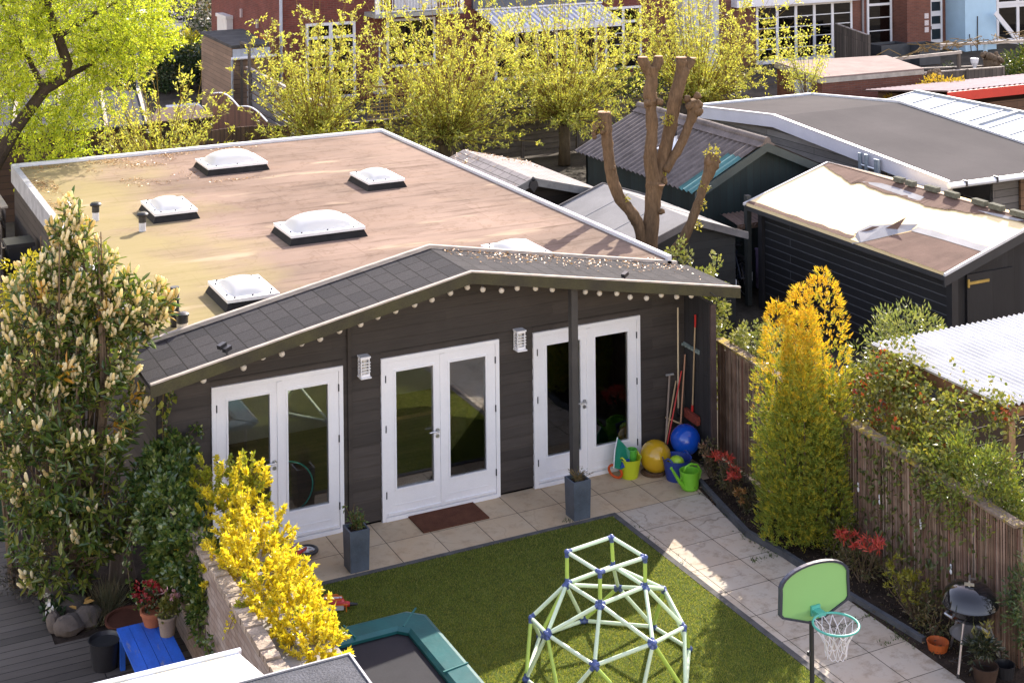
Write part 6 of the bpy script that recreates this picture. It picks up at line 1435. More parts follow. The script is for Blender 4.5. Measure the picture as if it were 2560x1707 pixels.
nt.links.new(ramp(nt, wv.outputs['Fac'], [(.45,(.36,.38,.46)),(.55,(.78,.78,.80))]), b.inputs['Base Color']); b.inputs['Roughness'].default_value = .8
w = MB(); w.prism([(23.18,Y0-.02,2.92),(28.45,Y0-.02,2.92),(28.45,Y0-1.7,2.42),(23.18,Y0-1.7,2.42)], (0,0,.012)); part('canvas', w, m, t)
w = MB(); w.box(23.18,28.45,Y0-1.74,Y0-1.70,2.22,2.44); part('valance', w, mat("white_canvas", (.74,.74,.75), .8, .05), t)
w = MB(); w.box(23.1,28.5,Y0-.16,Y0-.022,2.935,3.0); part('cassette', w, M_frame, t)
t = thing('garden_chair', 'white plastic garden chair by the far house wall', 'chair', (20.4,31.0,0))
w = MB(); w.prism([(20.2,31.3,.42),(20.6,31.3,.42),(20.62,31.4,.98),(20.4,31.42,1.05),(20.18,31.4,.98)], (0,.03,0)); part('backrest', w, M_white, t)
w = MB(); w.box(20.18,20.62,30.9,31.3,.42,.45); part('seat', w, M_white, t)
for (x,y) in ((20.2,30.93),(20.6,30.93),(20.2,31.27),(20.6,31.27)):
    w = MB(); w.box(x-.02,x+.02,y-.02,y+.02,0,.42); part('leg', w, M_white, t)
w = MB(); w.lathe([(.03,0),(.03,2.0)], (18.9,30.9,0), 8); w.lathe([(.26,1.05),(.10,1.55),(.03,1.95),(.0,2.0)], (18.9,30.9,-.7), 14); solo('parasol', 'folded grey parasol standing by the far house wall', 'parasol', w, mat("grey_canvas", (.48,.50,.55), .8, .1))

hb = thing('brick_house', 'brown brick terraced house with wide white glazed folding doors', 'house', (38,36,0))
w = MB(); w.box(31.61,45.95,Y0,41.5,0,7.0); w.box(43.0,45.0-.7,Y0-.9,Y0-.002,0,7.0); part('wall', w, M_brickB, hb)
w = MB(); w.prism([(31.6,Y0-.3,7),(46,Y0-.3,7),(46,36.7,9.8),(31.6,36.7,9.8)], (0,0,.12)); w.prism([(31.6,41.8,7),(31.6,36.7,9.8),(46,36.7,9.8),(46,41.8,7)], (0,0,.12)); part('roof', w, mat("grey_roof_tiles_b", (.12,.11,.11), .8, .2, 6), hb)
window(hb, 35.8,40.75,-.0,2.42,Y0,5,5,.10,.035,'folding_door',bottom=.08)
w = MB(); w.box(34.6,40.9,Y0-.42,Y0-.002,2.44,2.72); part('canopy', w, mat("white_render", (.72,.73,.78), .6, .05), hb)
w = MB(); w.tube([(41.3,Y0-.07,0),(41.3,Y0-.07,7)], .05, 8); part('drainpipe', w, mat("grey_drainpipe_b", (.25,.24,.25), .5, .1, 4), hb)
window(hb, 41.55,42.9,-.2,2.95,Y0,1,4,.10,.035,'garden_door',rail=2.15)
d = window(hb, 44.36,45.72,-.2,2.95,Y0-.0,2,3,.10,.22,'front_door',rail=2.15,bottom=.55)
w = MB(); w.tube([(45.05,Y0-.09,.9),(45.05,Y0-.09,1.05)], .02, 6); part('handle', w, M_dark, d)
w = MB(); w.box(44.62,44.82,Y0-.075,Y0-.061,.42,.49); part('letter_plate', w, mat("brass", (.45,.28,.12), .4, .1), d)
for k, z in enumerate((1.52,1.22,.93)):
    w = MB(); w.box(43.95,44.17,Y0-.915,Y0-.901,z,z+.22); part('number_plate', w, mat("pale_plate", (.58,.52,.52), .5, .25, 22), hb)
w = MB(); w.box(31.9,33.6,Y0-.6,Y0-.002,0,2.9); part('rendered_bay', w, mat("grey_render", (.50,.51,.54), .7, .1), hb)
hc = thing('rendered_house', 'pale blue and white rendered house at the right end of the row', 'house', (51,36,0))
w = MB(); w.box(45.96,47.75,Y0-1.2,41.5,0,7.0); part('blue_wall', w, mat("pale_blue_render", (.42,.60,.74), .75, .05, 2), hc)
w = MB(); w.box(47.751,62,Y0,41.5,0,7.0); part('white_wall', w, mat("white_render_c", (.74,.74,.75), .75, .05, 2), hc)
w = MB(); w.prism([(45.9,Y0-1.4,7),(62,Y0-1.4,7),(62,36.7,9.8),(45.9,36.7,9.8)], (0,0,.12)); part('roof', w, mat("grey_roof_tiles_c", (.12,.11,.11), .8, .2, 6), hc)
window(hc, 48.9,52.6,.1,1.75,Y0,3,1,.13); window(hc, 48.9,52.6,1.76,2.9,Y0,3,1,.13)
w = MB(); w.bar((47.3,Y0-1.6,1.65),(48.7,Y0-1.6,.25),.06,.22); w.bar((47.2,Y0-1.6,.42),(54,Y0-1.6,-.2),.06,.14); solo('white_railing', 'white painted railing in front of the rendered house', 'railing', w, M_frame)
w = MB(); w.tube([(46.6,Y0-1.25,0),(46.65,Y0-1.22,1.5)], .025, 6); w.tube([(46.2,Y0-1.3,0),(46.15,Y0-1.25,.75)], .02, 6); solo('pole', 'dark poles leaning against the pale blue wall', 'pole', w, M_dark)
def crate(lab, x, y, sx, sy, h):
    t = thing('planter_box', lab, 'planter', (x,y,0)); w = MB(); w.box(x-sx,x+sx,y-sy,y-sy+.05,0,h); w.box(x-sx,x+sx,y+sy-.05,y+sy,0,h); w.box(x-sx,x-sx+.05,y-sy+.05,y+sy-.05,0,h); w.box(x+sx-.05,x+sx,y-sy+.05,y+sy-.05,0,h); part('box', w, mat("dark_planter", (.05,.055,.06), .6, .2, 4), t)
    w = MB(); w.box(x-sx+.05,x+sx-.05,y-sy+.05,y+sy-.05,0,h-.1); part('soil', w, M_soil, t)
crate('large dark grey planter box before the brick porch', 40.6,29.5,.75,.45,.85); crate('dark brown planter box left of the white front door', 41.9,28.9,.55,.4,.85)

# ------------------------------------------------------------------ brick shed, red edged shed, greenhouse, fences at the right
t = thing('brick_shed', 'low brick shed with a pinkish flat felt roof in front of the folding doors', 'shed', (28.6,17,0))
pl = [(26.35,15.65),(30.0,15.55),(30.95,18.3),(27.15,18.9)]
w = MB(); w.prism([(p[0]*.98+.57,p[1]*.98+.34,0) for p in pl], (0,0,2.2)); part('wall', w, M_brickB, t)
w = MB(); w.prism([(p[0],p[1],2.27) for p in pl], (0,0,.04)); part('roof', w, mat("pinkish_felt", (.25,.19,.17), .9, .2, 1.5, fine=.15), t)
w = MB(); w.bar((26.33,15.66,2.2),(30.0,15.56,2.2),.05,.13); w.bar((26.33,15.66,2.2),(27.13,18.9,2.2),.05,.13); part('fascia', w, mat("cream_fascia", (.42,.38,.33), .8, .25, 4), t)
w = MB(); w.box(26.42,26.5,16.3,17.0,0,2.05); part('door', w, mat("grey_white_door", (.50,.52,.55), .6, .1), t)
t = thing('red_edged_shed', 'brown timber shed with a bright red roof edge at the right border', 'shed', (30,12.5,0))
w = MB(); w.box(27.4,35,11.45,14.5,0,2.02); part('wall', w, boards("brown_cladding", (.15,.085,.05), .18, 3, 'z', var=.2), t)
w = MB(); w.corr((26.9,11.22,2.475), (1,0,0), (0,1,-.13), 8.2, 3.4, .18, .02); part('roof', w, mat("pink_white_sheet", (.36,.28,.28), .8, .15, 3), t)
w = MB(); w.bar((26.88,11.18,2.33),(35.2,11.18,2.33),.04,.25); part('fascia', w, mat("signal_red_paint", (.50,.035,.02), .5, .1, 3), t)
t = thing('greenhouse', 'white glazed greenhouse roof behind the dark felt roofed shed', 'greenhouse', (25.5,9,0))
w = MB(); w.prism([(24.25,5.0,1.95),(26.75,5.0,2.32),(26.75,12.25,2.32),(24.25,12.25,1.95)], (0,0,.012)); part('glazing', w, mat("whitened_glass", (.76,.78,.80), .3, .05, 2, fine=.05), t)
w = MB()
for k in range(10): y = 5.0+k*.805; w.bar((24.25,y,1.975),(26.75,y,2.345),.04,.03)
w.bar((26.75,5.0,2.36),(26.75,12.25,2.36),.10,.06); w.bar((24.25,8.6,1.99),(26.75,8.6,2.36),.10,.06); part('glazing_bar', w, mat("lead_bars", (.30,.32,.33), .6, .1), t)
w = MB(); w.box(24.3,26.7,5.05,5.12,0,1.94); w.box(24.3,26.7,12.1,12.17,0,1.94); w.box(26.65,26.72,5.12,12.1,0,2.28); part('wall', w, M_frame, t)
def fence(name, lab, p, q, h, m, th=.03, capm=None, npost=4, z0=0.02):
    t = thing(name, lab, 'fence', ((p[0]+q[0])/2,(p[1]+q[1])/2,0))
    w = MB(); w.bar((p[0],p[1],z0+h/2),(q[0],q[1],z0+h/2),th,h); part('panel', w, m, t)
    d = Vector((q[0]-p[0],q[1]-p[1],0)).normalized(); nn = Vector((-d.y,d.x,0))*.05
    for k in range(npost):
        u = k/(npost-1); w = MB(); x, y = p[0]+(q[0]-p[0])*u+nn.x*0, p[1]+(q[1]-p[1])*u+nn.y*0; w.box(x-.05,x+.05,y-.05,y+.05,0,h+.06); part('post', w, M_fence, t)
    w = MB(); w.bar((p[0],p[1],z0+h+.02),(q[0],q[1],z0+h+.02),.08,.035); part('cap', w, capm or M_cap, t)
    return t
fence('board_fence', 'grey brown board fence behind the knotted stump at the right', (31.3,18.5), (35.6,18.1), 1.6, M_fence)
fence('board_fence', 'long grey board fence running back towards the pale blue house', (31.6,20.6), (36.6,19.2), 1.45, M_fence)
fence('board_fence', 'weathered grey board fence beside the drainpipe of the brown house', (38.0,27.6), (39.5,31.5), 1.5, M_fence)
t = thing('pergola', 'weathered timber pergola with bare vines before the pale blue house', 'pergola', (35,20,0))
w = MB(); w.bar((29.6,18.85,2.05),(34.3,18.6,2.15),.08,.09); w.bar((34.7,20.0,2.2),(39.5,19.0,2.2),.08,.09); part('beam', w, M_cap, t)
for (x,y,h) in ((34.2,18.6,2.1),(36.4,19.7,2.15),(31.6,18.75,2.1)):
    w = MB(); w.box(x-.05,x+.05,y-.05,y+.05,0,h); part('post', w, mat("pale_blue_post", (.38,.55,.68), .6, .1) if x == 36.4 else M_fence, t)
w = MB()
for k in range(46):
    x = U(31.5,39.3); y = 18.7+.15*(x-31); w.tube([(x,y,2.18),(x+U(-.5,.5),y+U(-.3,.3),2.25+U(0,.25)),(x+U(-.9,.9),y+U(-.4,.4),2.2+U(-.1,.3))], .012, 4)
part('bare_vine', w, M_twig, t)
def knot(lab, x, y, h, r):
    t = thing('pollard_stump', lab, 'tree', (x,y,0), 'knotted pollard stumps'); w = MB(); w.tube([(x,y,0),(x+.02,y,h*.5),(x,y,h)], [r,r*.85,r*.95], 10)
    part('trunk', w, M_bark, t); w = MB()
    for k in range(26): a = U(0,6.28); q = U(.3,1.0); w.ball((x+r*1.15*q*math.cos(a),y+r*1.15*q*math.sin(a),h+U(-.16,.16)), U(.07,.13), 7, 5, .2)
    part('knotted_head', w, M_bark, t, smooth=True)
knot('small knotted pollard stump at the corner of the brick shed', 30.5,15.7,1.98,.20); knot('thick knotted pollard stump before the dark hedge at the right edge', 35.9,18.9,1.78,.30)
m_hedge = leaf("hedge_leaves", [(.03,.06,.015),(.06,.10,.02),(.13,.16,.02),(.22,.22,.03)], .3, .4)
shrub('hedge', 'dark green hedge with yellow top at the upper right edge', 'hedge', (38.2,19.0,1.05), (1.9,1.2,1.15), 220, .22, 34, .12, .06, m_hedge, nst=20)
shrub('white_flower_shrub', 'dark shrub with a few pale flower heads under the pergola', 'shrub', (35.5,20.6,.8), (1.2,.6,.6), 60, .15, 20, .10, .06, leaf("dark_shrub_leaves", [(.02,.03,.015),(.04,.06,.02),(.07,.08,.03)], .2), nst=10)
shrub('japanese_maple', 'orange yellow maple bush in front of the brick shed', 'bush', (28.4,13.9,1.35), (1.9,.8,.65), 130, .14, 20, .10, .05, leaf("maple_leaves", [(.42,.24,.02),(.50,.30,.03),(.32,.26,.03),(.45,.20,.02)], .45, .4), nst=22)
shrub('japanese_maple', 'taller orange yellow maple spray beside the knotted stump', 'bush', (29.9,14.6,1.75), (1.1,.7,.55), 70, .13, 18, .10, .05, leaf("maple_leaves_b", [(.48,.30,.03),(.36,.28,.03)], .45, .4), nst=16)
t = thing('white_pot', 'white urn standing on the fence under the pergola', 'urn', (35.2,18.9,1.5)); w = MB(); w.lathe([(.06,0),(.05,.05),(.12,.2),(.14,.34),(.12,.35)], (35.2,18.95,1.5), 14); part('body', w, M_white, t)

# ------------------------------------------------------------------ fences and sheds at the back
t = thing('woven_fence', 'long weathered woven panel fence behind the pollard willows', 'fence', (20,19.9,0))
M_weave = mat("weathered_slats", (.185,.155,.125), .85, .3, 3, stretch=(.4,3,3), fine=.3)
w = MB()
xx = np.arange(13.6,26.2,.90)
for i, x in enumerate(xx):
    for k in range(9):
        z = .04+k*.155; s_ = .028 if (i+k) % 2 else -.028
        w.add([(x,19.9,z),(x+.9,19.9,z),(x+.9,19.9,z+.142),(x,19.9,z+.142),(x+.45,19.9+s_,z),(x+.45,19.9+s_,z+.142)], [(0,4,5,3),(4,1,2,5)])
part('woven_slats', w, M_weave, t)
w = MB(); w.box(13.6,26.4,19.97,19.99,.05,1.44); w.box(13.6,26.4,19.84,19.96,1.44,1.48); part('backing', w, M_fence, t)
for i in range(0,len(xx),2):
    w = MB(); x = xx[i]; w.box(x-.045,x+.045,19.86,19.95,0,1.52); part('post', w, M_fence, t)
t = thing('trellis', 'ochre square trellis standing on the woven fence behind the tallest willow', 'trellis', (16,19.95,1.4))
w = MB()
for k in range(9): z = 1.5+k*.10; w.box(14.3,17.2,19.93,19.945,z,z+.018)
for k in range(25): x = 14.3+k*.12; w.box(x,x+.018,19.915,19.93,1.5,2.34)
w.box(14.2,17.3,19.90,19.96,2.34,2.40); part('lattice', w, mat("ochre_trellis", (.35,.25,.08), .8, .2, 4), t)
t = thing('trellis', 'dark green square trellis covered by the climber behind the willows', 'trellis', (21,20.1,1.5)); w = MB()
for k in range(5): z = 1.5+k*.12; w.box(17.8,25,20.03,20.045,z,z+.02)
for k in range(56): x = 17.8+k*.13; w.box(x,x+.02,20.015,20.03,1.5,2.0)
part('lattice', w, mat("green_trellis", (.05,.06,.04), .8, .2, 4), t)
shrub('climber_hedge', 'dark green climber covering the trellis behind the willows', 'hedge', (20.8,20.5,1.75), (4.6,.45,.55), 260, .17, 24, .09, .05, m_hedge, nst=22)
M_redb = boards("red_brown_pickets", (.20,.085,.05), .11, 2, 'v', var=.3, gap=(.02,.012,.01))
t = thing('picket_fence', 'red brown picket fence with a wavy top running back from the studio', 'fence', (11.6,22.8,0)); w = MB()
for k in range(48): y = 20.2+k*.115; h = 1.62+.16*abs(math.sin((y-20.2)*1.15)); w.box(11.55,11.58,y,y+.105,0,h)
part('pickets', w, M_redb, t); w = MB(); w.box(11.585,11.63,20.2,25.7,.4,.5); w.box(11.585,11.63,20.2,25.7,1.3,1.4); part('rail', w, M_fence, t)
w = MB(); w.tube([(11.565,20.2+k*.092,1.645+.16*abs(math.sin(k*.092*1.15))) for k in range(60)], .022, 6)
part('rope_edging', w, M_white, t)
t = thing('picket_fence', 'brown picket fence with a bowed top just behind the studio roof', 'fence', (10.4,19.4,0)); w = MB()
for k in range(26): x = 9.0+k*.115; h = 1.62+.10*math.sin((x-9)/2.99*3.14); w.box(x,x+.105,19.4,19.43,0,h)
part('pickets', w, boards("brown_pickets", (.15,.095,.065), .11, 2, 'v', var=.3), t); w = MB(); w.box(9.0,12.0,19.435,19.47,.5,.6); part('rail', w, M_fence, t)
t = thing('slat_fence', 'grey horizontal slat fence running towards the timber shed', 'fence', (13.3,23.5,0))
for k in range(11):
    pass
w = MB()
for k in range(8): z = .05+k*.235; w.bar((13.45,28.6,z+.09),(13.05,18.9,z+.09),.03,.175)
part('slats', w, boards("grey_slats", (.20,.195,.20), .2, 3, 'z', var=.2), t)
for u in (0,.25,.5,.75,1):
    w = MB(); x, y = 13.49-.4*u, 28.6-9.7*u; w.box(x,x+.09,y-.05,y+.05,0,1.95); part('post', w, M_fence, t)
w = MB(); w.bar((13.45,28.6,1.95),(13.05,18.9,1.95),.10,.03); part('cap', w, M_cap, t)
w = MB()
for (x,y) in ((13.35,28.9),(13.35,28.0)): w.box(x-.04,x+.04,y-.04,y+.04,0,2.75)
w.box(13.31,13.39,28.0,28.9,2.67,2.75); solo('gate_frame', 'grey timber gate frame at the near corner of the timber shed', 'gate frame', w, M_fence)
t = thing('timber_shed', 'tall narrow timber shed with black felt roof beside the brick house', 'shed', (13.9,30.8,0))
c_ = [(13.15,33.4),(13.02,28.9),(14.28,28.9),(14.7,33.4)]
w = MB(); w.prism([(p[0]*.97+.42,p[1]*.97+.93,0) for p in c_], (0,0,2.52)); part('wall', w, boards("tan_shiplap", (.26,.17,.115), .15, 3, 'z', var=.15), t)
w = MB(); w.prism([(p[0],p[1],2.53) for p in c_], (0,0,.09)); part('roof', w, mat("black_roof_felt", (.07,.068,.065), .85, .3, 2), t)
w = MB(); w.box(13.06,14.3,28.86,28.895,2.2,2.5); part('fascia', w, mat("blue_grey_board", (.42,.45,.50), .6, .1), t)
w = MB(); w.tube([(13.0,28.83,2.2),(14.5,28.83,2.22)], .05, 8); part('gutter', w, M_frame, t)
w = MB(); w.tube([(13.02,28.84,0),(13.02,28.84,2.14)], .04, 8); part('downpipe', w, mat('grey_downpipe', (.3,.32,.35), .5, .1), t)
w = MB(); w.lathe([(.2,0),(.22,.1),(.1,.16),(0,.18)], (14.55,30.2,2.63), 12); solo('clay_pot', 'upturned brown pot on the black felt shed roof', 'pot', w, M_terra)
t = thing('low_shed', 'low shed with grey felt roof and pale battens behind the big tree', 'shed', (7,21,0))
w = MB(); w.prism([(3.9,19.0,2.06),(8.2,18.8,2.06),(8.9,23.2,2.25),(4.6,23.3,2.25)], (0,0,.05)); part('roof', w, mat("grey_blue_felt", (.055,.057,.065), .95, .15, 2), t)
w = MB()
for x in (4.9,6.0,7.1,8.1): w.bar((x,18.85,2.14),(x+.7,23.2,2.33),.09,.04)
part('batten', w, M_cap, t)
w = MB(); w.box(4.1,8.2,19.1,19.18,0,2.05); w.box(8.12,8.2,19.18,23,0,2.1); part('wall', w, boards("brown_back_boards", (.085,.05,.035), .16, 3, 'z', var=.25), t)
t = thing('flat_shed', 'low brown flat roofed shed beside the wavy picket fence', 'shed', (9.3,20.2,0))
w = MB(); w.prism([(8.3,19.5,1.98),(9.95,19.45,1.98),(9.97,21.2,2.02),(8.9,21.3,2.02)], (0,0,.05)); part('roof', w, mat("brown_flat_felt", (.11,.075,.06), .9, .2, 2), t)
w = MB(); w.box(8.45,9.9,19.6,21.1,0,1.97); part('wall', w, boards("dark_brown_boards", (.05,.035,.028), .16, 3, 'z', var=.25), t)
w = MB(); w.box(10.5,11.4,26.2,27.0,0,1.0); w.prism([(10.45,26.1,1.0),(11.45,26.1,1.0),(11.45,27.05,1.12),(10.45,27.05,1.12)], (0,0,.06)); solo('wheelie_bin', 'pale grey lidded bin in the yard left of the slat fence', 'bin', w, mat("pale_grey_bin", (.42,.43,.46), .5, .1))
w = MB(); w.tube([(11.1,34,0),(11.1,34,4.6)], .06, 8); w.ball((11.1,34,4.7),(.18,.18,.12),10,6); solo('street_lamp', 'grey lamp post between the hedge and the big tree', 'street lamp', w, mat("lamp_grey", (.22,.24,.27), .5, .1))
# hedge and car
shrub('yellow_hedge', 'clipped hedge with bright yellow and green leaves in front of the white car', 'hedge', (14.2,40.5,.85), (2.6,1.6,.95), 240, .24, 34, .12, .08, leaf("yellow_hedge_leaves", [(.38,.34,.02),(.46,.40,.03),(.16,.2,.02),(.05,.09,.02)], .35), nst=16)  # yellow and dark green leaves mixed at random
shrub('dark_hedge', 'dark green glossy hedge below the yellow hedge by the timber shed', 'hedge', (13.0,37.6,.75), (2.2,1.1,.9), 200, .22, 34, .12, .08, leaf("dark_hedge_leaves", [(.02,.04,.018),(.04,.07,.025),(.07,.10,.03)], .2, .3), nst=16)
shrub('street_shrub', 'orange and green bushes beyond the white car', 'bush', (21.5,60,1.6), (4.5,2,1.8), 160, .35, 26, .18, .12, leaf("street_leaves", [(.08,.12,.02),(.16,.18,.03),(.28,.16,.05),(.06,.09,.02)], .35), nst=12)
shrub('white_blossom_bush', 'dark bush with white blossom against the brick gable', 'bush', (17.5,50,1.6), (1.2,1.2,1.6), 120, .25, 22, .15, .10, leaf("blossom_leaves", [(.02,.04,.02),(.04,.06,.02),(.55,.55,.56)], .25), nst=10)
shrub('street_trees', 'dark green trees across the far street', 'tree', (26,74,3.0), (9,3,4.0), 200, .7, 30, .3, .2, leaf("far_tree_leaves", [(.04,.07,.015),(.08,.11,.02),(.13,.15,.03)], .3), nst=12)
t = thing('car', 'white hatchback parked beyond the yellow hedge', 'car', (16.6,53.5,0))
M_cpaint = mat("white_car_paint", (.76,.77,.80), .2, .02, 2, fine=.02, coat=.6)
def carx(prof, y0, y1, inset=0): return [(x, y0, z) for x, z in prof], (0, y1-y0, 0)
prof = [(14.3,.30),(14.25,.75),(14.45,.95),(14.9,1.0),(17.6,.98),(18.5,.85),(18.75,.65),(18.7,.30)]
w = MB(); p, d = carx(prof, 52.6, 54.3); w.prism(p, d); part('body', w, M_cpaint, t)
w = MB(); p, d = carx([(14.6,.98),(15.0,1.42),(16.6,1.46),(17.6,.99)], 52.72, 54.18); w.prism(p, d); part('cabin', w, M_cpaint, t)
w = MB(); p, d = carx([(14.75,1.0),(15.08,1.36),(15.7,1.39),(15.7,1.0)], 52.71, 52.72); w.prism(p, d); p, d = carx([(15.78,1.0),(15.78,1.39),(16.55,1.40),(17.35,1.0)], 52.71, 52.72); w.prism(p, d); part('side_window', w, M_inside, t)
w = MB(); w.box(17.0,17.15,52.45,52.6,.98,1.12); part('mirror', w, M_black, t)
for x in (15.1,17.9):
    w = MB(); w.tube([(x,52.58,.31),(x,52.78,.31)], .31, 20); wh = part('wheel', w, M_black, t)
    w = MB(); w.tube([(x,52.57,.31),(x,52.6,.31)], .2, 16); part('rim', w, M_steel, wh)
w = MB(); w.prism([(14.27,52.66,.7),(14.24,52.66,.9),(14.24,53.0,.9),(14.27,53.0,.7)], (.05,0,0)); part('tail_light', w, mat("lamp_red", (.4,.02,.02), .2, .05), t)
w = MB(); w.prism([(18.55,52.62,.62),(18.45,52.62,.80),(18.45,52.95,.80),(18.62,52.95,.62)], (.05,0,0)); part('headlight', w, M_steel, t)

# ------------------------------------------------------------------ trees
m_will = leaf("willow_leaves", [(.40,.44,.07),(.54,.55,.10),(.62,.58,.13),(.46,.40,.10),(.58,.60,.18),(.34,.42,.08)], .6, .4)
M_will = mat("willow_bark", (.13,.095,.055), .9, .3, 7, bump=.8, bscale=20, stretch=(1,1,.4))
M_shoot = mat("willow_shoot", (.25,.17,.045), .75, .25, 5)
def willow(lab, x, y, hz, H, spread, n, tr=.17, nl=150, m=m_will, open_=.0):
    t = thing('pollard_willow', lab, 'tree', (x,y,0), 'pollard willows along the back fence')
    w = MB(); w.tube([(x,y,0),(x+.02,y,hz*.5),(x,y,hz-.12),(x,y,hz)], [tr,tr*.85,tr*.95,tr*.8], 10)
    for k in range(20): a = U(0,6.28); q = U(.2,1); w.ball((x+tr*1.3*q*math.cos(a),y+tr*1.3*q*math.sin(a),hz+U(-.12,.10)), U(.05,.11), 6, 5, .2)
    part('trunk', w, M_will, t, smooth=True)
    s = MB(); w = MB()
    for k in range(n):
        a = k*2.39996+U(-.2,.2); el = math.asin(min(1,U(.02,1.0)**.75)) if k > n*.12 else U(-.25,.2)
        L_ = (H*(.55+.45*math.sin(max(0,el)))*U(.72,1.05)); 
        d0 = np.array([math.cos(a)*math.cos(el)*spread,math.sin(a)*math.cos(el)*spread,math.sin(el)+.12])
        p = np.array([x,y,hz])+nrm(d0)*tr*.8; P = [p]; dd = nrm(d0); st_ = L_/6
        for q in range(6):
            dd = nrm(dd+np.array([0,0,.10 if el > .15 else -.02])+rng.normal(size=3)*.07); P.append(P[-1]+dd*st_)
        P = np.array(P); s.tube(P, list(np.linspace(.017,.003,7)), 4, cap=False)
        for q in range(1,7):
            for r_ in range(2):
                tw = nrm(rng.normal(size=3)*.9+dd*.6+np.array([0,0,.25])); l2 = U(.15,.5)*(1.1-q*.06); p0 = P[q-1]+(P[q]-P[q-1])*U(0,1)
                s.tube([p0,p0+tw*l2], .003, 3, cap=False)
                k_ = int(nl/12*U(.6,1.4)); Q = p0+tw*l2*rng.uniform(0,1,k_)[:,None]+rng.normal(size=(k_,3))*.025
                leaves(w, Q, rng.normal(size=(k_,3))*.6+tw, rng.uniform(.06,.11,k_), rng.uniform(.026,.042,k_))
    part('shoots', s, M_shoot, t); part('foliage', w, m, t)
willow('bushy young willow growing low behind the far edge of the studio roof', 7.9,16.6,.9,3.6,1.0,70,.10,120)
willow('pollard willow in front of the grey slat fence', 12.2,18.0,1.50,3.9,.85,95,.16,150)
willow('tallest pollard willow in front of the ochre trellis behind the studio', 15.56,17.5,1.32,4.7,1.0,150,.19,165)
willow('pollard willow rising behind the left limb of the bare pollarded tree', 19.6,18.5,1.28,4.6,1.0,140,.18,165)
willow('dense willow between the bare pollarded tree and the folding doors', 24.8,19.6,1.2,4.8,1.0,140,.18,165)
t = thing('slender_tree', 'slender young tree with sparse leaves in front of the brick shed', 'tree', (25.2,14.9,0)); s = MB(); w = MB()
x, y = 25.2, 14.9
s.tube([(x,y,0),(x,y,1.2),(x+.02,y,1.9),(x,y,2.6)], [.06,.05,.04,.03], 7)
for k in range(20):
    a = U(0,6.28); z0 = U(1.3,2.2); el = U(.9,1.4); L_ = U(1.0,2.6); d = np.array([math.cos(a)*math.cos(el),math.sin(a)*math.cos(el)*.6,math.sin(el)]); p = np.array([x,y,z0]); s.tube([p,p+d*L_*.5+np.array([0,0,.03]),p+d*L_], [.012,.008,.003], 4)
    for q in range(7):
        c0 = p+d*L_*U(.4,1.05); k_ = 14; leaves(w, c0+rng.normal(size=(k_,3))*.09, rng.normal(size=(k_,3)), rng.uniform(.05,.08,k_), .035)
part('trunk', s, M_bark, t); part('foliage', w, m_will, t)

# the large tree at the upper left
t = thing('large_tree', 'large spring tree with yellow green leaves leaning over the studio at the left', 'tree', (3.2,14.2,0))
s = MB()
s.tube([(3.0,14.2,0),(3.2,14.1,1.3),(3.85,14.0,2.3),(4.33,14.0,3.12),(4.9,14.0,3.86),(5.3,14.0,4.08),(5.38,14.0,4.35),(5.20,14.05,4.95),(5.0,14.1,5.6),(5.1,14.2,6.6)],[.24,.20,.155,.13,.12,.115,.11,.10,.085,.05],10)
for a in ([(5.2,14.05,4.95),(5.9,13.8,5.4),(6.8,13.6,5.9)],[(5.0,14.1,5.6),(4.2,14.3,6.3),(3.4,14.4,6.9)],[(3.9,14,2.3),(3.3,14.2,3.6),(3.0,14.3,5.2),(3.1,14.4,6.5)],[(4.9,14.0,3.86),(4.5,14.4,4.8),(4.1,14.6,5.8)],[(5.3,14.0,4.08),(6.0,14.4,4.3),(6.9,14.8,4.9)],[(5.1,14.2,6.6),(5.8,14.2,7.4),(6.6,14.0,8)]): s.tube(a, list(np.linspace(.075,.015,len(a))), 7)
w = MB(); C, d = cloud((4.2,14.3,5.9), (4.0,2.7,3.75), 980, .25)
keep = ~((C[:,2] < 2.5+.28*np.maximum(0,C[:,0]-4.6)*1.9))
C, d = C[keep], d[keep]
ex = np.array([(U(4.0,5.6),U(13.2,14.6),U(2.2,3.1)) for _ in range(34)]+[(U(4.0,5.0),U(12.6,13.6),U(2.3,2.8)) for _ in range(10)])
ex2 = np.array([(U(4.2,7.4),U(13.0,15.2),0) for _ in range(210)]); ex2[:,2] = 2.7+np.maximum(0,ex2[:,0]-5.0)*.85+rng.uniform(.1,1.7,210)
C = np.concatenate([C, ex, ex2])
_lp = np.array([(3.2,1.3),(3.85,2.3),(4.33,3.12),(4.9,3.86),(5.3,4.08),(5.36,4.4),(5.2,4.95)]); _lp = np.concatenate([_lp[:-1]+(_lp[1:]-_lp[:-1])*f_ for f_ in (0,.25,.5,.75)])
C = C[~((C[:,1] < 14.2) & (np.abs(C[:,None,0]-_lp[None,:,0])+np.abs(C[:,None,2]-_lp[None,:,1]) < .42).any(1))]
for c0 in C:
    dr = nrm(rng.normal(size=3)+np.array([0,0,-.25])); L_ = U(.35,.8)
    s.tube([c0-dr*.15,c0+dr*L_], .006, 3, cap=False)
    for q in range(5):
        b0 = c0+dr*L_*U(0,1); tw = nrm(rng.normal(size=3)+dr*.5+np.array([0,0,-.15])); l2 = U(.15,.4); k_ = 18
        Q = b0+tw*l2*rng.uniform(0,1,k_)[:,None]+rng.normal(size=(k_,3))*.03
        leaves(w, Q, rng.normal(size=(k_,3))*.7+tw, rng.uniform(.05,.085,k_), rng.uniform(.028,.042,k_))
part('trunk', s, mat("dark_bark", (.06,.045,.035), .9, .3, 8, bump=.8, bscale=22), t); part('foliage', w, leaf("spring_leaves", [(.42,.50,.04),(.54,.60,.05),(.62,.64,.08),(.32,.44,.04),(.48,.56,.05)], .62, .4), t)

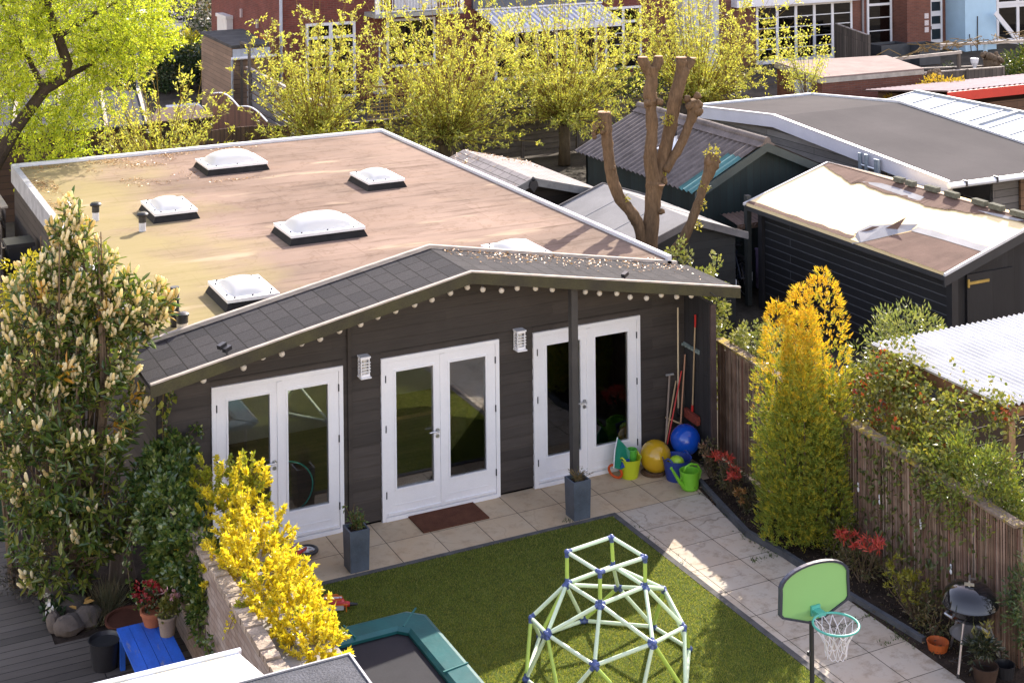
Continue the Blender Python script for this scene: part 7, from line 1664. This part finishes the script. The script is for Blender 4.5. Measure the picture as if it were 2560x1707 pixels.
# leaf litter drifted on the roof
pts = []
for (x0,x1,y0,y1,k) in ((5.2,7.0,10.9,11.9,900),(5.6,7.0,9.2,10.0,260),(6.9,8.3,8.85,9.0,160),(4.1,4.5,5.6,11.5,1300),(4.1,9.0,11.7,12.0,900),(7.0,8.0,9.9,10.1,90),(8.5,11.5,.58,.66,500)):
    P = np.c_[rng.uniform(x0,x1,k),rng.uniform(y0,y1,k),rng.uniform(2.674,2.69,k)]
    pts.append(P[rng.uniform(0,1,k) < .5+.5*np.sin(P[:,0]*5+P[:,1]*3)])
for (x0,x1,k) in ((8.0,11.8,420),):
    x = rng.uniform(x0,x1,k); y = .48-np.abs(rng.normal(size=k))*.28; y = np.clip(y,-.75,.48); pts.append(np.c_[x,y,3.322-(np.abs(x-7.87))*.1865+.002])
x = rng.uniform(12.1,14.4,420); yv_ = rng.uniform(9.6,10.6,420); pts.append(np.c_[x,yv_,2.44-np.where(x > 12.95,(x-12.95)*.2625,(12.95-x)*.40)])
P = np.concatenate(pts); w = MB(); leaves(w, P, np.c_[rng.normal(size=(len(P),2)),rng.uniform(-.05,.25,len(P))], rng.uniform(.03,.06,len(P)), .022, up=(0,0,1.5))
struct('leaf_litter', w, leaf("orange_litter", [(.40,.20,.05),(.50,.27,.07),(.30,.15,.05),(.22,.12,.06)], .1), kind='stuff')

# seen through the studio glass
t = thing('work_table', 'wooden work table inside the studio behind the middle doors', 'table', (8.0,1.7,.025)); w = MB(); w.box(7.2,8.9,1.3,2.1,.74,.79); part('table_top', w, M_wood, t)
for (x,y) in ((7.27,1.37),(8.83,1.37),(7.27,2.03),(8.83,2.03)):
    w = MB(); w.box(x-.04,x+.04,y-.04,y+.04,.025,.74); part('leg', w, M_wood, t)
t = thing('easel_chair', 'dark folding chair inside the studio behind the left doors', 'chair', (5.1,2.6,.025)); w = MB(); w.box(4.9,5.3,2.4,2.8,.45,.49); w.prism([(4.9,2.8,.49),(5.3,2.8,.49),(5.3,2.8,.95),(4.9,2.8,.95)], (0,.03,0)); part('seat', w, M_dark, t)
for (x,y) in ((4.93,2.43),(5.27,2.43),(4.93,2.78),(5.27,2.78)):
    w = MB(); w.box(x-.02,x+.02,y-.02,y+.02,.025,.45); part('leg', w, M_dark, t)
t = thing('low_cabinet', 'orange brown wooden cabinet inside the left doors', 'cabinet', (5.0,.9,.025)); w = MB(); w.box(4.75,5.45,.5,1.15,.025,.60); part('body', w, mat("orange_wood", (.42,.17,.06), .5, .2, 4, stretch=(.5,4,4)), t); w = MB(); w.box(4.72,5.48,.47,1.18,.60,.63); part('top', w, mat("orange_wood_top", (.50,.24,.10), .45, .2, 4, stretch=(.5,4,4)), t)
w = MB(); w.torus((5.68,.14,.62),.36,.010,(.1,1,.12),48,8); solo('hula_hoop', 'turquoise hula hoop leaning inside the left double door', 'hoop', w, mat("turquoise_plastic", (.05,.42,.36), .4, .05), smooth=True)
t = thing('blue_bag', 'bright blue plastic bag standing inside the right double door', 'bag', (9.55,.42,.025)); w = MB(); w.ball((9.92,.46,.20),(.32,.22,.20),14,10,.09); part('body', w, mat("blue_plastic_film", (.02,.30,.55), .25, .2, 6), t, smooth=True)
w = MB(); w.tube([(9.72,.36,.30),(9.70,.34,.52),(9.80,.38,.56),(9.84,.40,.34)], .025, 8); part('handle', w, mat("blue_plastic_band", (.02,.28,.50), .3, .15), t, smooth=True)
w = MB(); w.ball((9.86,.20,.10),(.12,.05,.09),12,8,.12); solo('plastic_bag', 'crumpled clear plastic lying before the blue bag', 'bag', w, mat("pale_film", (.45,.52,.65), .2, .2, 14), smooth=True)
w = MB(); w.lathe([(.10,0),(.12,.26),(.13,.265),(.13,.29),(0,.295)], (10.32,1.62,.30), 18); w.box(10.1,10.6,1.4,1.9,.025,.30); solo('paint_bucket', 'white lidded bucket on a low crate inside the right doors', 'bucket', w, M_pvc, smooth=AUTO)
w = MB(); w.bar((10.28,.95,.03),(10.22,1.3,1.7),.03,.24); solo('leaning_board', 'brown board leaning inside the right doors', 'board', w, M_wood)
w = MB(); w.ball((10.66,.85,.50),(.15,.15,.46),14,10,.06); solo('dark_sack', 'tall black sack inside the right doors', 'sack', w, M_black, smooth=True)
w = MB(); w.ball((10.60,.36,.38),(.13,.07,.20),12,8,.1); solo('yellow_cloth', 'mustard yellow cloth bundle inside the right doors', 'cloth', w, mat("mustard_cloth", (.42,.27,.02), .8, .2, 8), smooth=True)
w = MB(); w.prism([(10.95,1.0,.03),(11.3,1.0,.03),(11.3,1.1,2.1),(11.02,1.1,2.1)], (0,.03,0)); solo('white_board', 'white board standing inside the right doors', 'panel', w, mat("white_panel_paint", (.58,.57,.55), .6, .08))
